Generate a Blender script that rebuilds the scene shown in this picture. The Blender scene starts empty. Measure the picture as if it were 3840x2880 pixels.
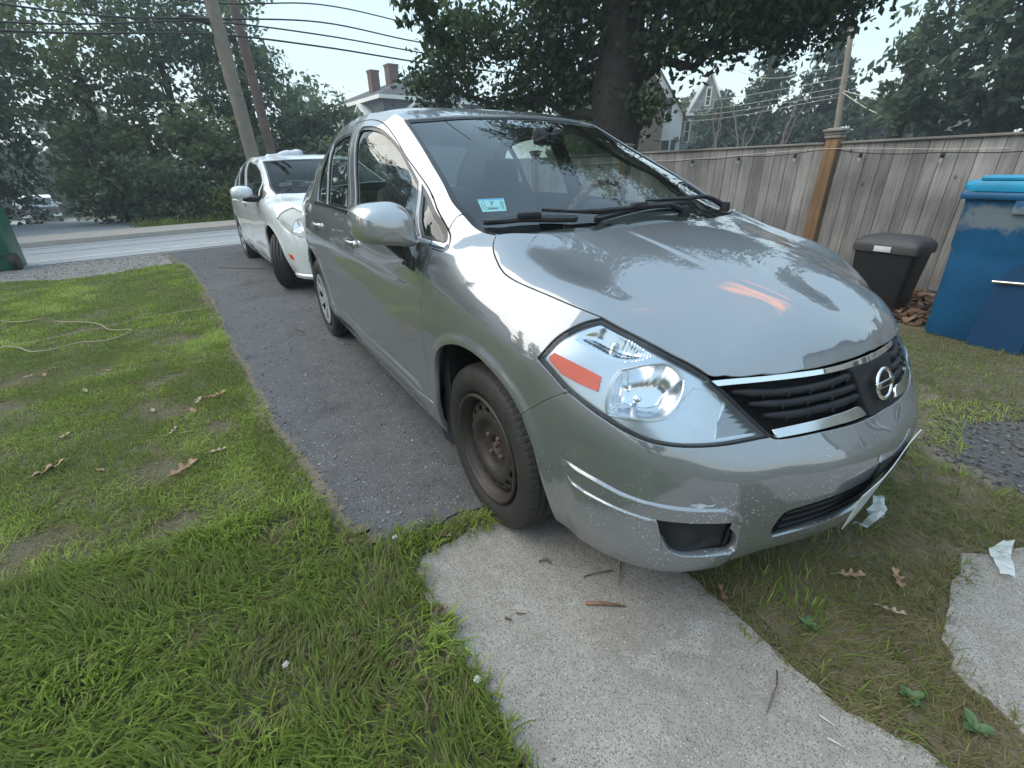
import bpy, bmesh, math, random, time
import numpy as np
from mathutils import Vector, Matrix
from mathutils.geometry import delaunay_2d_cdt
T0=time.time()
rnd=random.Random(7)
scene=bpy.context.scene
# ---------------------------------------------------------------- camera
CP=(1.25332622,-1.43301578,1.21773113); YAW,PITCH,ROLL=math.radians(148.41592672),math.radians(25.45051981),math.radians(-1.37980226); FPX=1699.5786
def cam_axes():
    d=np.array([math.cos(YAW)*math.cos(PITCH),math.sin(YAW)*math.cos(PITCH),-math.sin(PITCH)])
    r=np.array([math.sin(YAW),-math.cos(YAW),0.]); u=np.cross(r,d)
    return math.cos(ROLL)*r+math.sin(ROLL)*u, -math.sin(ROLL)*r+math.cos(ROLL)*u, d
cam=bpy.data.objects.new('camera',bpy.data.cameras.new('camera')); scene.collection.objects.link(cam)
_r,_u,_d=cam_axes()
M=Matrix.Identity(4)
for i in range(3): M[i][0]=_r[i]; M[i][1]=_u[i]; M[i][2]=-_d[i]; M[i][3]=CP[i]
cam.matrix_world=M; cam.data.sensor_width=36; cam.data.lens=FPX/3840*36; cam.data.clip_start=.02; cam.data.clip_end=2000
scene.camera=cam
# ---------------------------------------------------------------- light
SUN_EL,SUN_AZ=math.radians(44),math.radians(238)      # azimuth measured from +X counter-clockwise
CLOUD=(-.06,.66,.75)
world=bpy.data.worlds.new('World'); scene.world=world; world.use_nodes=True
wn=world.node_tree.nodes; wl=world.node_tree.links; wn.clear()
wo=wn.new('ShaderNodeOutputWorld'); bg=wn.new('ShaderNodeBackground'); sky=wn.new('ShaderNodeTexSky')
sky.sky_type='NISHITA'; sky.sun_disc=False; sky.sun_elevation=SUN_EL; sky.sun_rotation=math.pi/2-SUN_AZ; sky.altitude=50; sky.air_density=1.; sky.dust_density=.6; sky.ozone_density=2.5
bg.inputs['Strength'].default_value=.15
tc=wn.new('ShaderNodeTexCoord'); 
# thin high veil of cloud over the clear sky, and one small sunset-lit cloud high on the right
nm=wn.new('ShaderNodeVectorMath'); nm.operation='NORMALIZE'; wl.new(tc.outputs['Generated'],nm.inputs[0])
sp=wn.new('ShaderNodeSeparateXYZ'); wl.new(nm.outputs[0],sp.inputs[0])
rp=wn.new('ShaderNodeValToRGB'); e=rp.color_ramp.elements; e[0].position=0.; e[0].color=(2.1,2.05,1.8,1); e[1].position=1.; e[1].color=(1.2,1.75,2.3,1)
for ps,c in ((.16,(1.38,1.72,1.80)),(.45,(1.22,1.72,2.08))):
    q=e.new(ps); q.color=(*c,1)
wl.new(sp.outputs[2],rp.inputs[0])
mxs=wn.new('ShaderNodeMix'); mxs.data_type='RGBA'; mxs.inputs['Factor'].default_value=.94; wl.new(sky.outputs[0],mxs.inputs['A']); wl.new(rp.outputs[0],mxs.inputs['B'])
dt=wn.new('ShaderNodeVectorMath'); dt.operation='DISTANCE'; wl.new(nm.outputs[0],dt.inputs[0]); dt.inputs[1].default_value=CLOUD
mpc=wn.new('ShaderNodeMapping'); mpc.inputs['Scale'].default_value=(5,5,17); wl.new(nm.outputs[0],mpc.inputs[0])
nz=wn.new('ShaderNodeTexNoise'); nz.inputs['Scale'].default_value=1.6; nz.inputs['Detail'].default_value=8.; wl.new(mpc.outputs[0],nz.inputs['Vector'])
ma=wn.new('ShaderNodeMath'); ma.operation='MULTIPLY_ADD'; wl.new(nz.outputs[0],ma.inputs[0]); ma.inputs[1].default_value=-.42; wl.new(dt.outputs['Value'],ma.inputs[2])
cr=wn.new('ShaderNodeMapRange'); cr.inputs['From Min'].default_value=-.07; cr.inputs['From Max'].default_value=-.17; wl.new(ma.outputs[0],cr.inputs[0])
mxc=wn.new('ShaderNodeMix'); mxc.data_type='RGBA'; wl.new(cr.outputs[0],mxc.inputs['Factor']); wl.new(mxs.outputs['Result'],mxc.inputs['A']); mxc.inputs['B'].default_value=(5.5,2.7,2.0,1)
wl.new(mxc.outputs['Result'],bg.inputs[0]); wl.new(bg.outputs[0],wo.inputs[0])
sun=bpy.data.objects.new('sun',bpy.data.lights.new('sun','SUN')); scene.collection.objects.link(sun)
sun.data.energy=.85; sun.data.angle=math.radians(75); sun.data.color=(1,.88,.70)
sun.rotation_euler=Vector((-math.cos(SUN_AZ)*math.cos(SUN_EL),-math.sin(SUN_AZ)*math.cos(SUN_EL),-math.sin(SUN_EL))).to_track_quat('-Z','Y').to_euler()
scene.view_settings.view_transform='Standard'; scene.view_settings.look='None'; scene.view_settings.exposure=2.08; scene.view_settings.gamma=1
scene.render.engine='CYCLES'; scene.cycles.max_bounces=8; scene.cycles.transparent_max_bounces=24
try: scene.cycles.use_denoising=True
except Exception: pass
# ---------------------------------------------------------------- helpers
COL=scene.collection
def put(name,me,mat=None,parent=None):
    o=bpy.data.objects.new(name,me); COL.objects.link(o)
    if mat is not None: me.materials.append(mat)
    if parent is not None: o.parent=parent
    return o
def tag(o,label=None,cat=None,group=None,kind=None):
    if label: o['label']=label
    if cat: o['category']=cat
    if group: o['group']=group
    if kind: o['kind']=kind
    return o
def thing(name,label,cat,loc=(0,0,0),rz=0,group=None):
    o=bpy.data.objects.new(name,None); COL.objects.link(o); o.location=loc; o.rotation_euler=(0,0,rz); o.empty_display_size=.1
    return tag(o,label,cat,group)
def mesh(name,V,F,mat=None,parent=None,smooth=True,normals=None,mats=None,fm=None):
    me=bpy.data.meshes.new(name); me.from_pydata([tuple(map(float,v)) for v in V],[],[tuple(map(int,f)) for f in F])
    if mats:
        for m in mats: me.materials.append(m)
        mat=None
        if fm is not None: me.polygons.foreach_set('material_index',np.asarray(fm,dtype=np.int32))
    if smooth: me.polygons.foreach_set('use_smooth',np.ones(len(me.polygons),bool))
    me.validate(); me.update()
    if normals is not None and len(normals)==len(me.vertices): me.normals_split_custom_set_from_vertices([tuple(map(float,n)) for n in normals])
    return put(name,me,mat,parent)
class MB:
    """collects boxes, tubes, lathes, extrusions into one mesh"""
    def __init__(s): s.V=[];s.F=[];s.SM=[]
    def add(s,V,F,sm=False):
        k=len(s.V); s.V+= [tuple(map(float,v)) for v in V]; s.F+=[tuple(i+k for i in f) for f in F]; s.SM+=[sm]*len(F); return s
    def box(s,c,d,R=None,taper=1.,bevel=0.):
        x,y,z=[k/2 for k in d]; V=[(sx*x*(taper if sz>0 else 1),sy*y*(taper if sz>0 else 1),sz*z) for sz in(-1,1) for sy in(-1,1) for sx in(-1,1)]
        F=[(0,2,3,1),(4,5,7,6),(0,1,5,4),(2,6,7,3),(0,4,6,2),(1,3,7,5)]
        if bevel>0:
            bm=bmesh.new(); vs=[bm.verts.new(v) for v in V]
            for f in F: bm.faces.new([vs[i] for i in f])
            bmesh.ops.bevel(bm,geom=bm.edges[:],offset=bevel,segments=2,affect='EDGES',profile=.5); bm.verts.index_update()
            V=[tuple(v.co) for v in bm.verts]; F=[tuple(v.index for v in f.verts) for f in bm.faces]; bm.free()
        if R is not None: V=[R@Vector(v) for v in V]
        return s.add([(v[0]+c[0],v[1]+c[1],v[2]+c[2]) for v in V],F,bevel>0)
    def tube(s,P,r,n=8,cap=True):
        P=[Vector(q) for q in P]; m=len(P); rr=r if hasattr(r,'__len__') else [r]*m; V=[];prev=None
        for i,q in enumerate(P):
            t=(P[min(i+1,m-1)]-P[max(i-1,0)]); t=t.normalized() if t.length>1e-9 else Vector((0,0,1))
            a=prev if prev is not None else Vector((0,0,1)); 
            b=a-t*a.dot(t)
            if b.length<1e-3: b=Vector((1,0,0))-t*t.x
            b.normalize(); c=t.cross(b); prev=b
            for k in range(n):
                an=2*math.pi*k/n; V.append(q+(b*math.cos(an)+c*math.sin(an))*rr[i])
        F=[(i*n+k,i*n+(k+1)%n,(i+1)*n+(k+1)%n,(i+1)*n+k) for i in range(m-1) for k in range(n)]
        if cap: F+=[tuple(range(n))[::-1],tuple((m-1)*n+k for k in range(n))]
        return s.add(V,F,True)
    def lathe(s,prof,n=48,axis='y',c=(0,0,0),closed=False):
        V=[]
        for (r,h) in prof:
            for k in range(n):
                a=2*math.pi*k/n; x,z=r*math.cos(a),r*math.sin(a)
                V.append((x+c[0],h+c[1],z+c[2]) if axis=='y' else (x+c[0],z+c[1],h+c[2]))
        m=len(prof); F=[]
        for i in range(m-1+(1 if closed else 0)):
            j=(i+1)%m
            for k in range(n): F.append((i*n+k,i*n+(k+1)%n,j*n+(k+1)%n,j*n+k))
        return s.add(V,F,True)
    def prism(s,poly,h,plane='xy',off=0.):
        n=len(poly)
        def P(a,b,c): return {'xy':(a,b,c),'xz':(a,c,b),'yz':(c,a,b)}[plane]
        V=[P(a,b,off) for a,b in poly]+[P(a,b,off+h) for a,b in poly]
        F=[tuple(range(n)),tuple(range(n,2*n))[::-1]]+[(i,i+n,(i+1)%n+n,(i+1)%n) for i in range(n)]
        return s.add(V,F)
    def sweep(s,path,sec,closed=False):
        """sweep a 2-D section (a: sideways, b: up) along a 3-D path with given frames [(pos,side,up)]"""
        n=len(sec); V=[]
        for (q,a,b) in path:
            for (u,v) in sec: V.append(tuple(np.array(q)+np.array(a)*u+np.array(b)*v))
        m=len(path); F=[(i*n+k,i*n+(k+1)%n,(i+1)*n+(k+1)%n,(i+1)*n+k) for i in range(m-1) for k in range(n)]
        F+=[tuple(range(n))[::-1],tuple((m-1)*n+k for k in range(n))]
        return s.add(V,F,True)
    def build(s,name,mat=None,parent=None,fix=True,auto=True):
        me=bpy.data.meshes.new(name); me.from_pydata(s.V,[],s.F); me.polygons.foreach_set('use_smooth',np.array(s.SM,bool)); me.validate(); me.update()
        if fix:
            bm=bmesh.new(); bm.from_mesh(me); bmesh.ops.recalc_face_normals(bm,faces=bm.faces[:])
            for e in bm.edges:
                if len(e.link_faces)==2 and e.calc_face_angle(0)>.7: e.smooth=False
            bm.to_mesh(me); bm.free()
        return put(name,me,mat,parent)
def pin(o,loc=(0,0,0),rot=(0,0,0)):
    o.location=loc; o.rotation_euler=rot; return o
# ---------------------------------------------------------------- materials
MATS={}
def new_mat(name):
    m=bpy.data.materials.new(name); m.use_nodes=True; m.node_tree.nodes.clear(); MATS[name]=m; return m,m.node_tree.nodes,m.node_tree.links
def N(n,t,**k):
    x=n.new('ShaderNode'+t)
    for a,b in k.items():
        if a.startswith('_'): setattr(x,a[1:],b)
        else:
            x.inputs[a.replace('__',' ')].default_value=b
    return x
def ramp(n,stops,interp='LINEAR'):
    r=n.new('ShaderNodeValToRGB'); e=r.color_ramp.elements; r.color_ramp.interpolation=interp
    while len(e)<len(stops): e.new(.5)
    for i,(p_,c) in enumerate(stops):
        e[i].position=p_; e[i].color=(c if hasattr(c,'__len__') else (c,c,c))+(1,) if hasattr(c,'__len__') else (c,c,c,1)
    return r
def pbr(name,col,rough=.5,metal=0.,coat=0.,coatr=.03,spec=.5,noise=None,bump=None,alpha=None,trans=0.,sub=None):
    """noise=(scale,amount[,colour2]) varies the base colour; bump=(scale,strength)"""
    m,n,l=new_mat(name); o=N(n,'OutputMaterial'); b=N(n,'BsdfPrincipled'); l.new(b.outputs[0],o.inputs[0])
    b.inputs['Base Color'].default_value=(*col,1); b.inputs['Roughness'].default_value=rough; b.inputs['Metallic'].default_value=metal
    b.inputs['Coat Weight'].default_value=coat; b.inputs['Coat Roughness'].default_value=coatr; b.inputs['Specular IOR Level'].default_value=spec
    b.inputs['Transmission Weight'].default_value=trans
    if noise or bump: tx=N(n,'TexCoord')
    if noise:
        t=N(n,'TexNoise',Scale=noise[0],Detail=8.,Roughness=.65); l.new(tx.outputs['Object'],t.inputs['Vector'])
        c2=noise[2] if len(noise)>2 else tuple(min(1,k*(1+noise[1])) for k in col); c1=col if len(noise)>2 else tuple(k*(1-noise[1]) for k in col)
        r=ramp(n,[(.32,c1),(.68,c2)]); l.new(t.outputs[0],r.inputs[0]); l.new(r.outputs[0],b.inputs['Base Color'])
    if bump:
        t=N(n,'TexNoise',Scale=bump[0],Detail=6.); l.new(tx.outputs['Object'],t.inputs['Vector']); bp=N(n,'Bump',Strength=bump[1],Distance=.01); l.new(t.outputs[0],bp.inputs['Height']); l.new(bp.outputs[0],b.inputs['Normal'])
    return m
def catmull(P,n=8,closed=False):
    P=np.asarray(P,float); m=len(P); out=[]
    for i in range(m-1):
        p0=P[i-1] if i else 2*P[0]-P[1]; p1=P[i]; p2=P[i+1]; p3=P[i+2] if i+2<m else 2*P[-1]-P[-2]
        # centripetal
        t=[0.]
        for a,b in ((p0,p1),(p1,p2),(p2,p3)): t.append(t[-1]+max(np.linalg.norm(b-a),1e-9)**.5)
        for k in range(n):
            u=t[1]+(t[2]-t[1])*k/n
            A1=(t[1]-u)/(t[1]-t[0])*p0+(u-t[0])/(t[1]-t[0])*p1
            A2=(t[2]-u)/(t[2]-t[1])*p1+(u-t[1])/(t[2]-t[1])*p2
            A3=(t[3]-u)/(t[3]-t[2])*p2+(u-t[2])/(t[3]-t[2])*p3
            B1=(t[2]-u)/(t[2]-t[0])*A1+(u-t[0])/(t[2]-t[0])*A2
            B2=(t[3]-u)/(t[3]-t[1])*A2+(u-t[1])/(t[3]-t[1])*A3
            out.append((t[2]-u)/(t[2]-t[1])*B1+(u-t[1])/(t[2]-t[1])*B2)
    out.append(P[-1]); return np.array(out)
class TPS:
    def __init__(s,X,v,lam=0.,sc=(1,1)):
        s.sc=np.array(sc,float); s.X=np.asarray(X,float)*s.sc; n=len(s.X); v=np.asarray(v,float)
        if v.ndim==1: v=v[:,None]
        K=s.U(s.X,s.X)+np.eye(n)*lam; Pm=np.c_[np.ones(n),s.X]
        A=np.block([[K,Pm],[Pm.T,np.zeros((3,3))]]); s.w=np.linalg.lstsq(A,np.r_[v,np.zeros((3,v.shape[1]))],rcond=None)[0]
    @staticmethod
    def U(a,b):
        r2=((a[:,None]-b[None])**2).sum(2); return .5*r2*np.log(r2+1e-12)
    def __call__(s,Q):
        Q=np.asarray(Q,float)*s.sc; out=[]
        for i in range(0,len(Q),4000):
            q=Q[i:i+4000]; out.append(s.U(q,s.X)@s.w[:-3]+np.c_[np.ones(len(q)),q]@s.w[-3:])
        return np.concatenate(out)
class Side:
    """surface round the car: (s,z)->3D, s = arc length of the base plan curve from the nose"""
    def __init__(S,base,pts,lam=1e-4,sc=(.55,1.)):
        c=catmull(base,12); L=np.r_[0,np.cumsum(np.linalg.norm(np.diff(c,axis=0),axis=1))]
        S.L=L[-1]; g=np.linspace(0,S.L,1200); S.g=g; S.B=np.c_[np.interp(g,L,c[:,0]),np.interp(g,L,c[:,1])]
        # smooth base
        B=S.B.copy(); k=np.hanning(41);k/=k.sum()
        ext=np.r_[B[1:21][::-1]*[1,-1],B,B[-21:-1][::-1]*[1,-1]]
        S.B=np.c_[np.convolve(ext[:,0],k,'valid'),np.convolve(ext[:,1],k,'valid')]
        T=np.gradient(S.B,axis=0); T/=np.linalg.norm(T,axis=1,keepdims=True); S.N=np.c_[T[:,1],-T[:,0]]
        if S.N[0,0]<0: S.N=-S.N
        pts=np.asarray(pts,float); sd=np.array([S.toSD(q[0],q[1]) for q in pts])
        S.ctrl=np.c_[sd[:,0],pts[:,2],sd[:,1]]
        # mirror ghosts near the nose for symmetry
        gh=S.ctrl[S.ctrl[:,0]<.35]*[-1,1,1]; gh=gh[gh[:,0]<-.01]
        A=np.r_[S.ctrl,gh]; S.f=TPS(A[:,:2],A[:,2],lam,sc); S.extra=None
    def toSD(S,x,y):
        # nearest with normal offset
        best=None
        d=np.array([x,y])-S.B; i=np.argmin((d**2).sum(1)); 
        return S.g[i],float(d[i]@S.N[i])
    def __call__(S,Q):
        Q=np.atleast_2d(np.asarray(Q,float)).copy(); sg=np.where(Q[:,0]<0,-1,1); Q[:,0]=abs(Q[:,0]); s=Q[:,0]; z=Q[:,1]; d=S.f(Q)[:,0]
        if S.extra is not None: d=d+S.extra(s,z)
        bx=np.interp(s,S.g,S.B[:,0]);by=np.interp(s,S.g,S.B[:,1]);nx=np.interp(s,S.g,S.N[:,0]);ny=np.interp(s,S.g,S.N[:,1])
        return np.c_[bx+nx*d,(by+ny*d)*sg,z]
class HF:
    """height field z=f(x,y)"""
    def __init__(S,pts,lam=1e-6,mirror=True):
        pts=np.asarray(pts,float)
        if mirror: pts=np.r_[pts,pts[abs(pts[:,1])>1e-4]*[1,-1,1]]
        S.f=TPS(pts[:,:2],pts[:,2],lam); S.extra=None
    def __call__(S,Q):
        Q=np.atleast_2d(np.asarray(Q,float)); z=S.f(Q)[:,0]
        if S.extra is not None: z=z+S.extra(Q[:,0],Q[:,1])
        return np.c_[Q,z]
def smooth(a,b,x):
    t=np.clip((x-a)/(b-a),0,1); return t*t*(3-2*t)
def inpoly(Q,poly):
    x=Q[:,0];y=Q[:,1];c=np.zeros(len(Q),bool);P=np.asarray(poly);n=len(P)
    for i in range(n):
        x1,y1=P[i];x2,y2=P[(i+1)%n]
        if y1==y2: continue
        m=((y1>y)!=(y2>y))&(x<(x2-x1)*(y-y1)/(y2-y1)+x1); c^=m
    return c
def pdist(Q,poly,closed=True):
    P=np.asarray(poly,float);n=len(P);d=np.full(len(Q),1e9)
    for i in range(n if closed else n-1):
        a=P[i];b=P[(i+1)%n];ab=b-a;t=np.clip(((Q-a)@ab)/max(ab@ab,1e-12),0,1)
        d=np.minimum(d,np.linalg.norm(Q-a-t[:,None]*ab,axis=1))
    return d
def sdf(Q,poly):
    d=pdist(Q,poly); return np.where(inpoly(Q,poly),-d,d)
# base plan curve of the right side (y negative)
BASE=[(.915,0),(.895,-.2),(.845,-.38),(.79,-.51),(.72,-.615),(.62,-.70),(.50,-.757),(.36,-.795),(.2,-.82),(0,-.832),(-.4,-.838),(-1.3,-.845),(-2.2,-.84),(-2.6,-.835),(-2.95,-.81),(-3.25,-.75),(-3.43,-.62),(-3.53,-.4),(-3.57,0)]
C=[
# nose centre
(.850,0,.17),(.868,0,.20),(.888,0,.27),(.895,0,.35),(.915,0,.45),(.922,0,.50),(.905,0,.56),(.862,0,.605),(.835,0,.668),(.803,0,.74),
# y -.2
(.815,-.19,.17),(.833,-.192,.20),(.865,-.195,.30),(.895,-.2,.45),(.90,-.2,.50),(.885,-.198,.55),(.840,-.20,.61),(.81,-.195,.68),(.775,-.19,.74),
# y -.39
(.765,-.368,.17),(.784,-.375,.20),(.815,-.38,.30),(.835,-.385,.43),(.835,-.385,.50),(.818,-.385,.555),(.774,-.391,.61),(.745,-.37,.665),(.715,-.36,.72),
# y -.5
(.735,-.475,.17),(.755,-.482,.20),(.775,-.50,.30),(.785,-.505,.43),(.782,-.505,.50),(.765,-.50,.56),(.735,-.49,.61),(.69,-.465,.68),(.66,-.455,.735),
# corner
(.672,-.588,.17),(.692,-.600,.20),(.71,-.612,.30),(.715,-.615,.43),(.712,-.612,.52),(.695,-.60,.60),(.655,-.575,.67),(.60,-.545,.75),(.57,-.53,.785),
# y -.68
(.572,-.668,.17),(.589,-.678,.20),(.605,-.695,.30),(.612,-.70,.43),(.61,-.70,.52),(.598,-.692,.61),(.57,-.67,.69),(.53,-.635,.76),(.49,-.60,.82),
# x .45
(.47,-.705,.17),(.475,-.715,.20),(.48,-.745,.30),(.485,-.757,.43),(.485,-.757,.55),(.48,-.75,.65),(.46,-.73,.73),(.44,-.70,.79),(.41,-.645,.855),
# x .34
(.36,-.725,.17),(.36,-.735,.20),(.355,-.775,.30),(.355,-.80,.43),(.35,-.805,.55),(.345,-.803,.66),(.342,-.793,.765),(.33,-.755,.83),(.32,-.70,.875),
# x .2
(.2,-.80,.20),(.2,-.81,.35),(.2,-.825,.5),(.2,-.83,.62),(.2,-.825,.74),(.2,-.80,.83),(.2,-.755,.885),(.2,-.70,.92),
# x 0
(0,-.805,.20),(0,-.82,.35),(0,-.833,.5),(0,-.838,.65),(0,-.835,.78),(0,-.817,.86),(0,-.78,.915),(0,-.72,.955),
# x -.15
(-.15,-.84,.65),(-.15,-.837,.78),(-.15,-.822,.88),(-.15,-.79,.94),(-.15,-.74,.985),(-.15,-.65,1.025),
# x -.4
(-.4,-.795,.19),(-.4,-.825,.25),(-.4,-.838,.32),(-.4,-.836,.5),(-.4,-.840,.65),(-.4,-.838,.78),(-.4,-.828,.88),(-.4,-.812,.95),(-.4,-.79,1.0),(-.4,-.735,1.08),(-.4,-.64,1.16),
# x -.7
(-.7,-.79,1.0),(-.7,-.74,1.1),(-.7,-.68,1.2),(-.7,-.60,1.30),
(-1.0,-.795,1.01),(-1.0,-.757,1.1),(-1.0,-.71,1.2),(-1.0,-.655,1.3),(-1.0,-.59,1.405),
# x -1.3
(-1.3,-.795,.19),(-1.3,-.83,.26),(-1.3,-.843,.32),(-1.3,-.840,.5),(-1.3,-.848,.66),(-1.3,-.845,.74),(-1.3,-.832,.88),(-1.3,-.815,.96),(-1.3,-.795,1.015),(-1.4,-.765,1.1),(-1.4,-.74,1.2),(-1.4,-.71,1.3),(-1.4,-.668,1.4),(-1.35,-.61,1.46),
# x -1.8
(-1.8,-.842,.5),(-1.8,-.849,.7),(-1.8,-.83,.9),(-1.8,-.79,1.03),(-1.8,-.762,1.12),(-1.8,-.74,1.2),(-1.8,-.708,1.3),(-1.8,-.664,1.4),(-1.8,-.605,1.465),
# x -2.2
(-2.2,-.79,.19),(-2.2,-.825,.26),(-2.2,-.838,.32),(-2.2,-.838,.5),(-2.2,-.846,.72),(-2.2,-.828,.9),(-2.2,-.785,1.04),(-2.2,-.755,1.14),(-2.2,-.698,1.3),(-2.2,-.65,1.38),(-2.2,-.605,1.43),
# x -2.6
(-2.6,-.835,.5),(-2.6,-.84,.72),(-2.6,-.82,.9),(-2.6,-.775,1.05),(-2.6,-.725,1.17),(-2.6,-.67,1.27),(-2.6,-.595,1.35),
# x -2.95
(-2.95,-.80,.25),(-2.95,-.812,.5),(-2.95,-.815,.72),(-2.95,-.795,.9),(-2.95,-.745,1.05),(-2.95,-.66,1.16),
(-3.25,-.73,.25),(-3.25,-.75,.5),(-3.25,-.75,.72),(-3.25,-.735,.9),(-3.25,-.69,1.03),
(-3.42,-.61,.25),(-3.45,-.62,.5),(-3.43,-.61,.72),(-3.38,-.59,.9),(-3.36,-.57,1.02),
(-3.50,-.38,.25),(-3.55,-.4,.5),(-3.53,-.4,.72),(-3.50,-.39,.9),(-3.48,-.38,1.03),
(-3.53,0,.25),(-3.58,0,.5),(-3.56,0,.72),(-3.53,0,.9),(-3.5,0,1.04)]
side=Side(BASE,C,1e-4)
# brow / lower-corner steps pressed into the bumper, door sill ledge, wheel-arch lips
BROW=np.array([(.968,.49),(.924,.478),(.868,.466),(.808,.452),(.752,.445),(.693,.442),(.628,.44),(.55,.436),(.511,.419),(.488,.387),(.486,.30),(.486,.10),(1.2,.10),(1.2,.38),(1.02,.43)])
BROW2=np.array([(.972,.478),(.963,.447),(.948,.433),(.905,.42),(.842,.41),(.783,.402),(.717,.397),(.70,.36),(.69,.30),(.66,.22),(.66,.10),(1.2,.10),(1.2,.38),(1.06,.43)])
ARCH=np.array([(1.745,.19),(1.733,.27),(1.721,.403),(1.703,.527),(1.673,.592),(1.61,.644),(1.515,.682),(1.435,.697),(1.347,.697),(1.244,.671),(1.169,.629),(1.126,.583),(1.076,.471),(1.052,.329),(1.051,.195)])
def _extra(s,z):
    Q=np.c_[s,z]; m=(s<1.25)&(z<.55); d=np.zeros(len(s))
    if m.any():
        q=Q[m]; fade=smooth(.995,.93,q[:,0])
        d[m]+=.0075*fade*smooth(.0035,-.0035,sdf(q,BROW)) + .0055*fade*smooth(.003,-.003,sdf(q,BROW2))*smooth(.15,.3,q[:,1])
    # side ledge under the doors
    k=smooth(1.80,1.95,s)*smooth(3.65,3.45,s); zl=.386-.04*smooth(1.95,1.78,s)
    d+=k*.010*smooth(zl+.006,zl-.010,z)*smooth(.27,.31,z)
    # character crease
    k=smooth(1.55,1.9,s)*smooth(4.0,3.7,s); zc=.775+.055*smooth(2.,3.8,s)
    d+=-k*.004*smooth(zc,zc+.05,z)*smooth(zc+.16,zc+.05,z)
    # arch lip
    for off in (0.,2.62):
        a=ARCH.copy(); a[:,0]+=off; m=(abs(s-a[7,0])<.55)&(z<.85)
        if m.any():
            dd=pdist(Q[m],a,False); d[m]+=.007*smooth(.045,.012,dd)*smooth(.25,.4,z[m])
    return d
side.extra=_extra
def side_pt(L): return side(np.array(L,float))
GAPH=np.array([(1.527,1.020),(1.495,.999),(1.436,.968),(1.354,.937),(1.298,.924),(1.152,.902),(1.041,.879),(.971,.862)])
HTOPI=np.array([(.971,.862),(.876,.832),(.742,.793),(.626,.758),(.585,.74)])
_e=[]
for g in (catmull(GAPH,3),catmull(HTOPI,3)):
    P=side_pt(g); _e+=list(P)
    q=g.copy(); q[:,1]-=.012; 
for g in (catmull(GAPH,2)[2:],):
    q=g.copy(); q[:,1]-=.02; _e+=list(side_pt(q))
LE=[(.643,-.481,.74),(.665,-.45,.741),(.715,-.366,.742),(.757,-.272,.745),(.788,-.14,.748),(.802,0,.752)]
HREAR=[(-.027,-.492,1.018),(.037,-.29,1.020),(.053,-.213,1.021),(.07,0,1.024)]
HMID=[(.785,0,.780),(.74,0,.817),(.65,0,.866),(.5,0,.925),(.3,0,.981),(.15,0,1.014),
 (.70,-.25,.822),(.60,-.27,.868),(.45,-.30,.917),(.25,-.32,.967),(.1,-.3,1.004),
 (.62,-.42,.796),(.53,-.46,.837),(.36,-.52,.900),(.2,-.55,.942),(.05,-.56,.980)]
HMID+=[(x+.012,y,z-.022) for x,y,z in LE]
hood=HF(np.array(_e+LE+HREAR+HMID),3e-5)
# raised centre of the hood between two creases
CREASE=np.array([(.052,-.224),(.2,-.224),(.34,-.225),(.51,-.207),(.63,-.167),(.72,-.128)])
def _hx(x,y):
    yc=np.interp(x,CREASE[:,0],-CREASE[:,1]); k=smooth(.04,.10,x)*smooth(.76,.56,x)
    return .0045*k*smooth(yc+.022,yc-.004,abs(y))
hood.extra=_hx
GLASS=np.array([(2.451,1.429),(2.223,1.322),(2.039,1.237),(1.879,1.162),(1.712,1.078),(1.644,1.041),(1.59,1.025),(1.527,1.020)])
_g=side_pt(catmull(GLASS,3)); _g[:,2]-=.002
WSB=[(.0,-.50,.99),(.05,-.25,.985),(.07,0,.983)]
WSH=[(-.965,-.40,1.437),(-.925,-.2,1.444),(-.915,0,1.447)]
WSM=[(-.43,0,1.258),(-.15,0,1.106),(-.70,0,1.372),(-.47,-.35,1.243),(-.20,-.42,1.092),(-.75,-.32,1.368)]
wshield=HF(np.r_[_g,WSB,WSH,WSM],1e-4)
DITCH=np.array([(2.451,1.431),(2.56,1.462),(2.8,1.488),(3.1,1.497),(3.45,1.483),(3.75,1.45),(4.02,1.395)])
CPIL=np.array([(4.02,1.395),(4.20,1.32),(4.38,1.22),(4.55,1.11),(4.62,1.075)])
_r=side_pt(catmull(DITCH,3)); _r[:,2]-=.001
roof=HF(np.r_[_r,[(-.965,-.40,1.443),(-.925,-.2,1.450),(-.915,0,1.453),(-1.2,0,1.503),(-1.6,0,1.533),(-2.0,0,1.527),(-2.35,0,1.495),(-2.6,0,1.445),(-1.2,-.35,1.496),(-1.35,-.47,1.507),(-1.6,-.35,1.525),(-2.0,-.35,1.514),(-2.35,-.33,1.480),(-2.6,-.3,1.435)]],1e-5)
# ---------------------------------------------------------------- panels cut out of a surface
def resamp(P,h,closed=False):
    P=np.asarray(P,float); out=[]
    for i in range(len(P)-(0 if closed else 1)):
        a=P[i];b=P[(i+1)%len(P)];k=max(1,int(math.ceil(np.linalg.norm(b-a)/h)))
        for j in range(k): out.append(a+(b-a)*j/k)
    if not closed: out.append(P[-1])
    return np.array(out)
def loop(*segs):
    """closed outline from segments; a segment with more than 2 points is smoothed, corners between segments stay"""
    out=[]
    for s_ in segs:
        q=np.asarray(s_,float); q=catmull(q,5) if len(q)>2 else q
        for v in q:
            if not out or np.linalg.norm(out[-1]-v)>1e-5: out.append(v)
    if np.linalg.norm(out[0]-out[-1])<1e-5: out.pop()
    return np.array(out)
def area(P): return .5*sum(P[i][0]*P[(i+1)%len(P)][1]-P[(i+1)%len(P)][0]*P[i][1] for i in range(len(P)))
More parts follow.
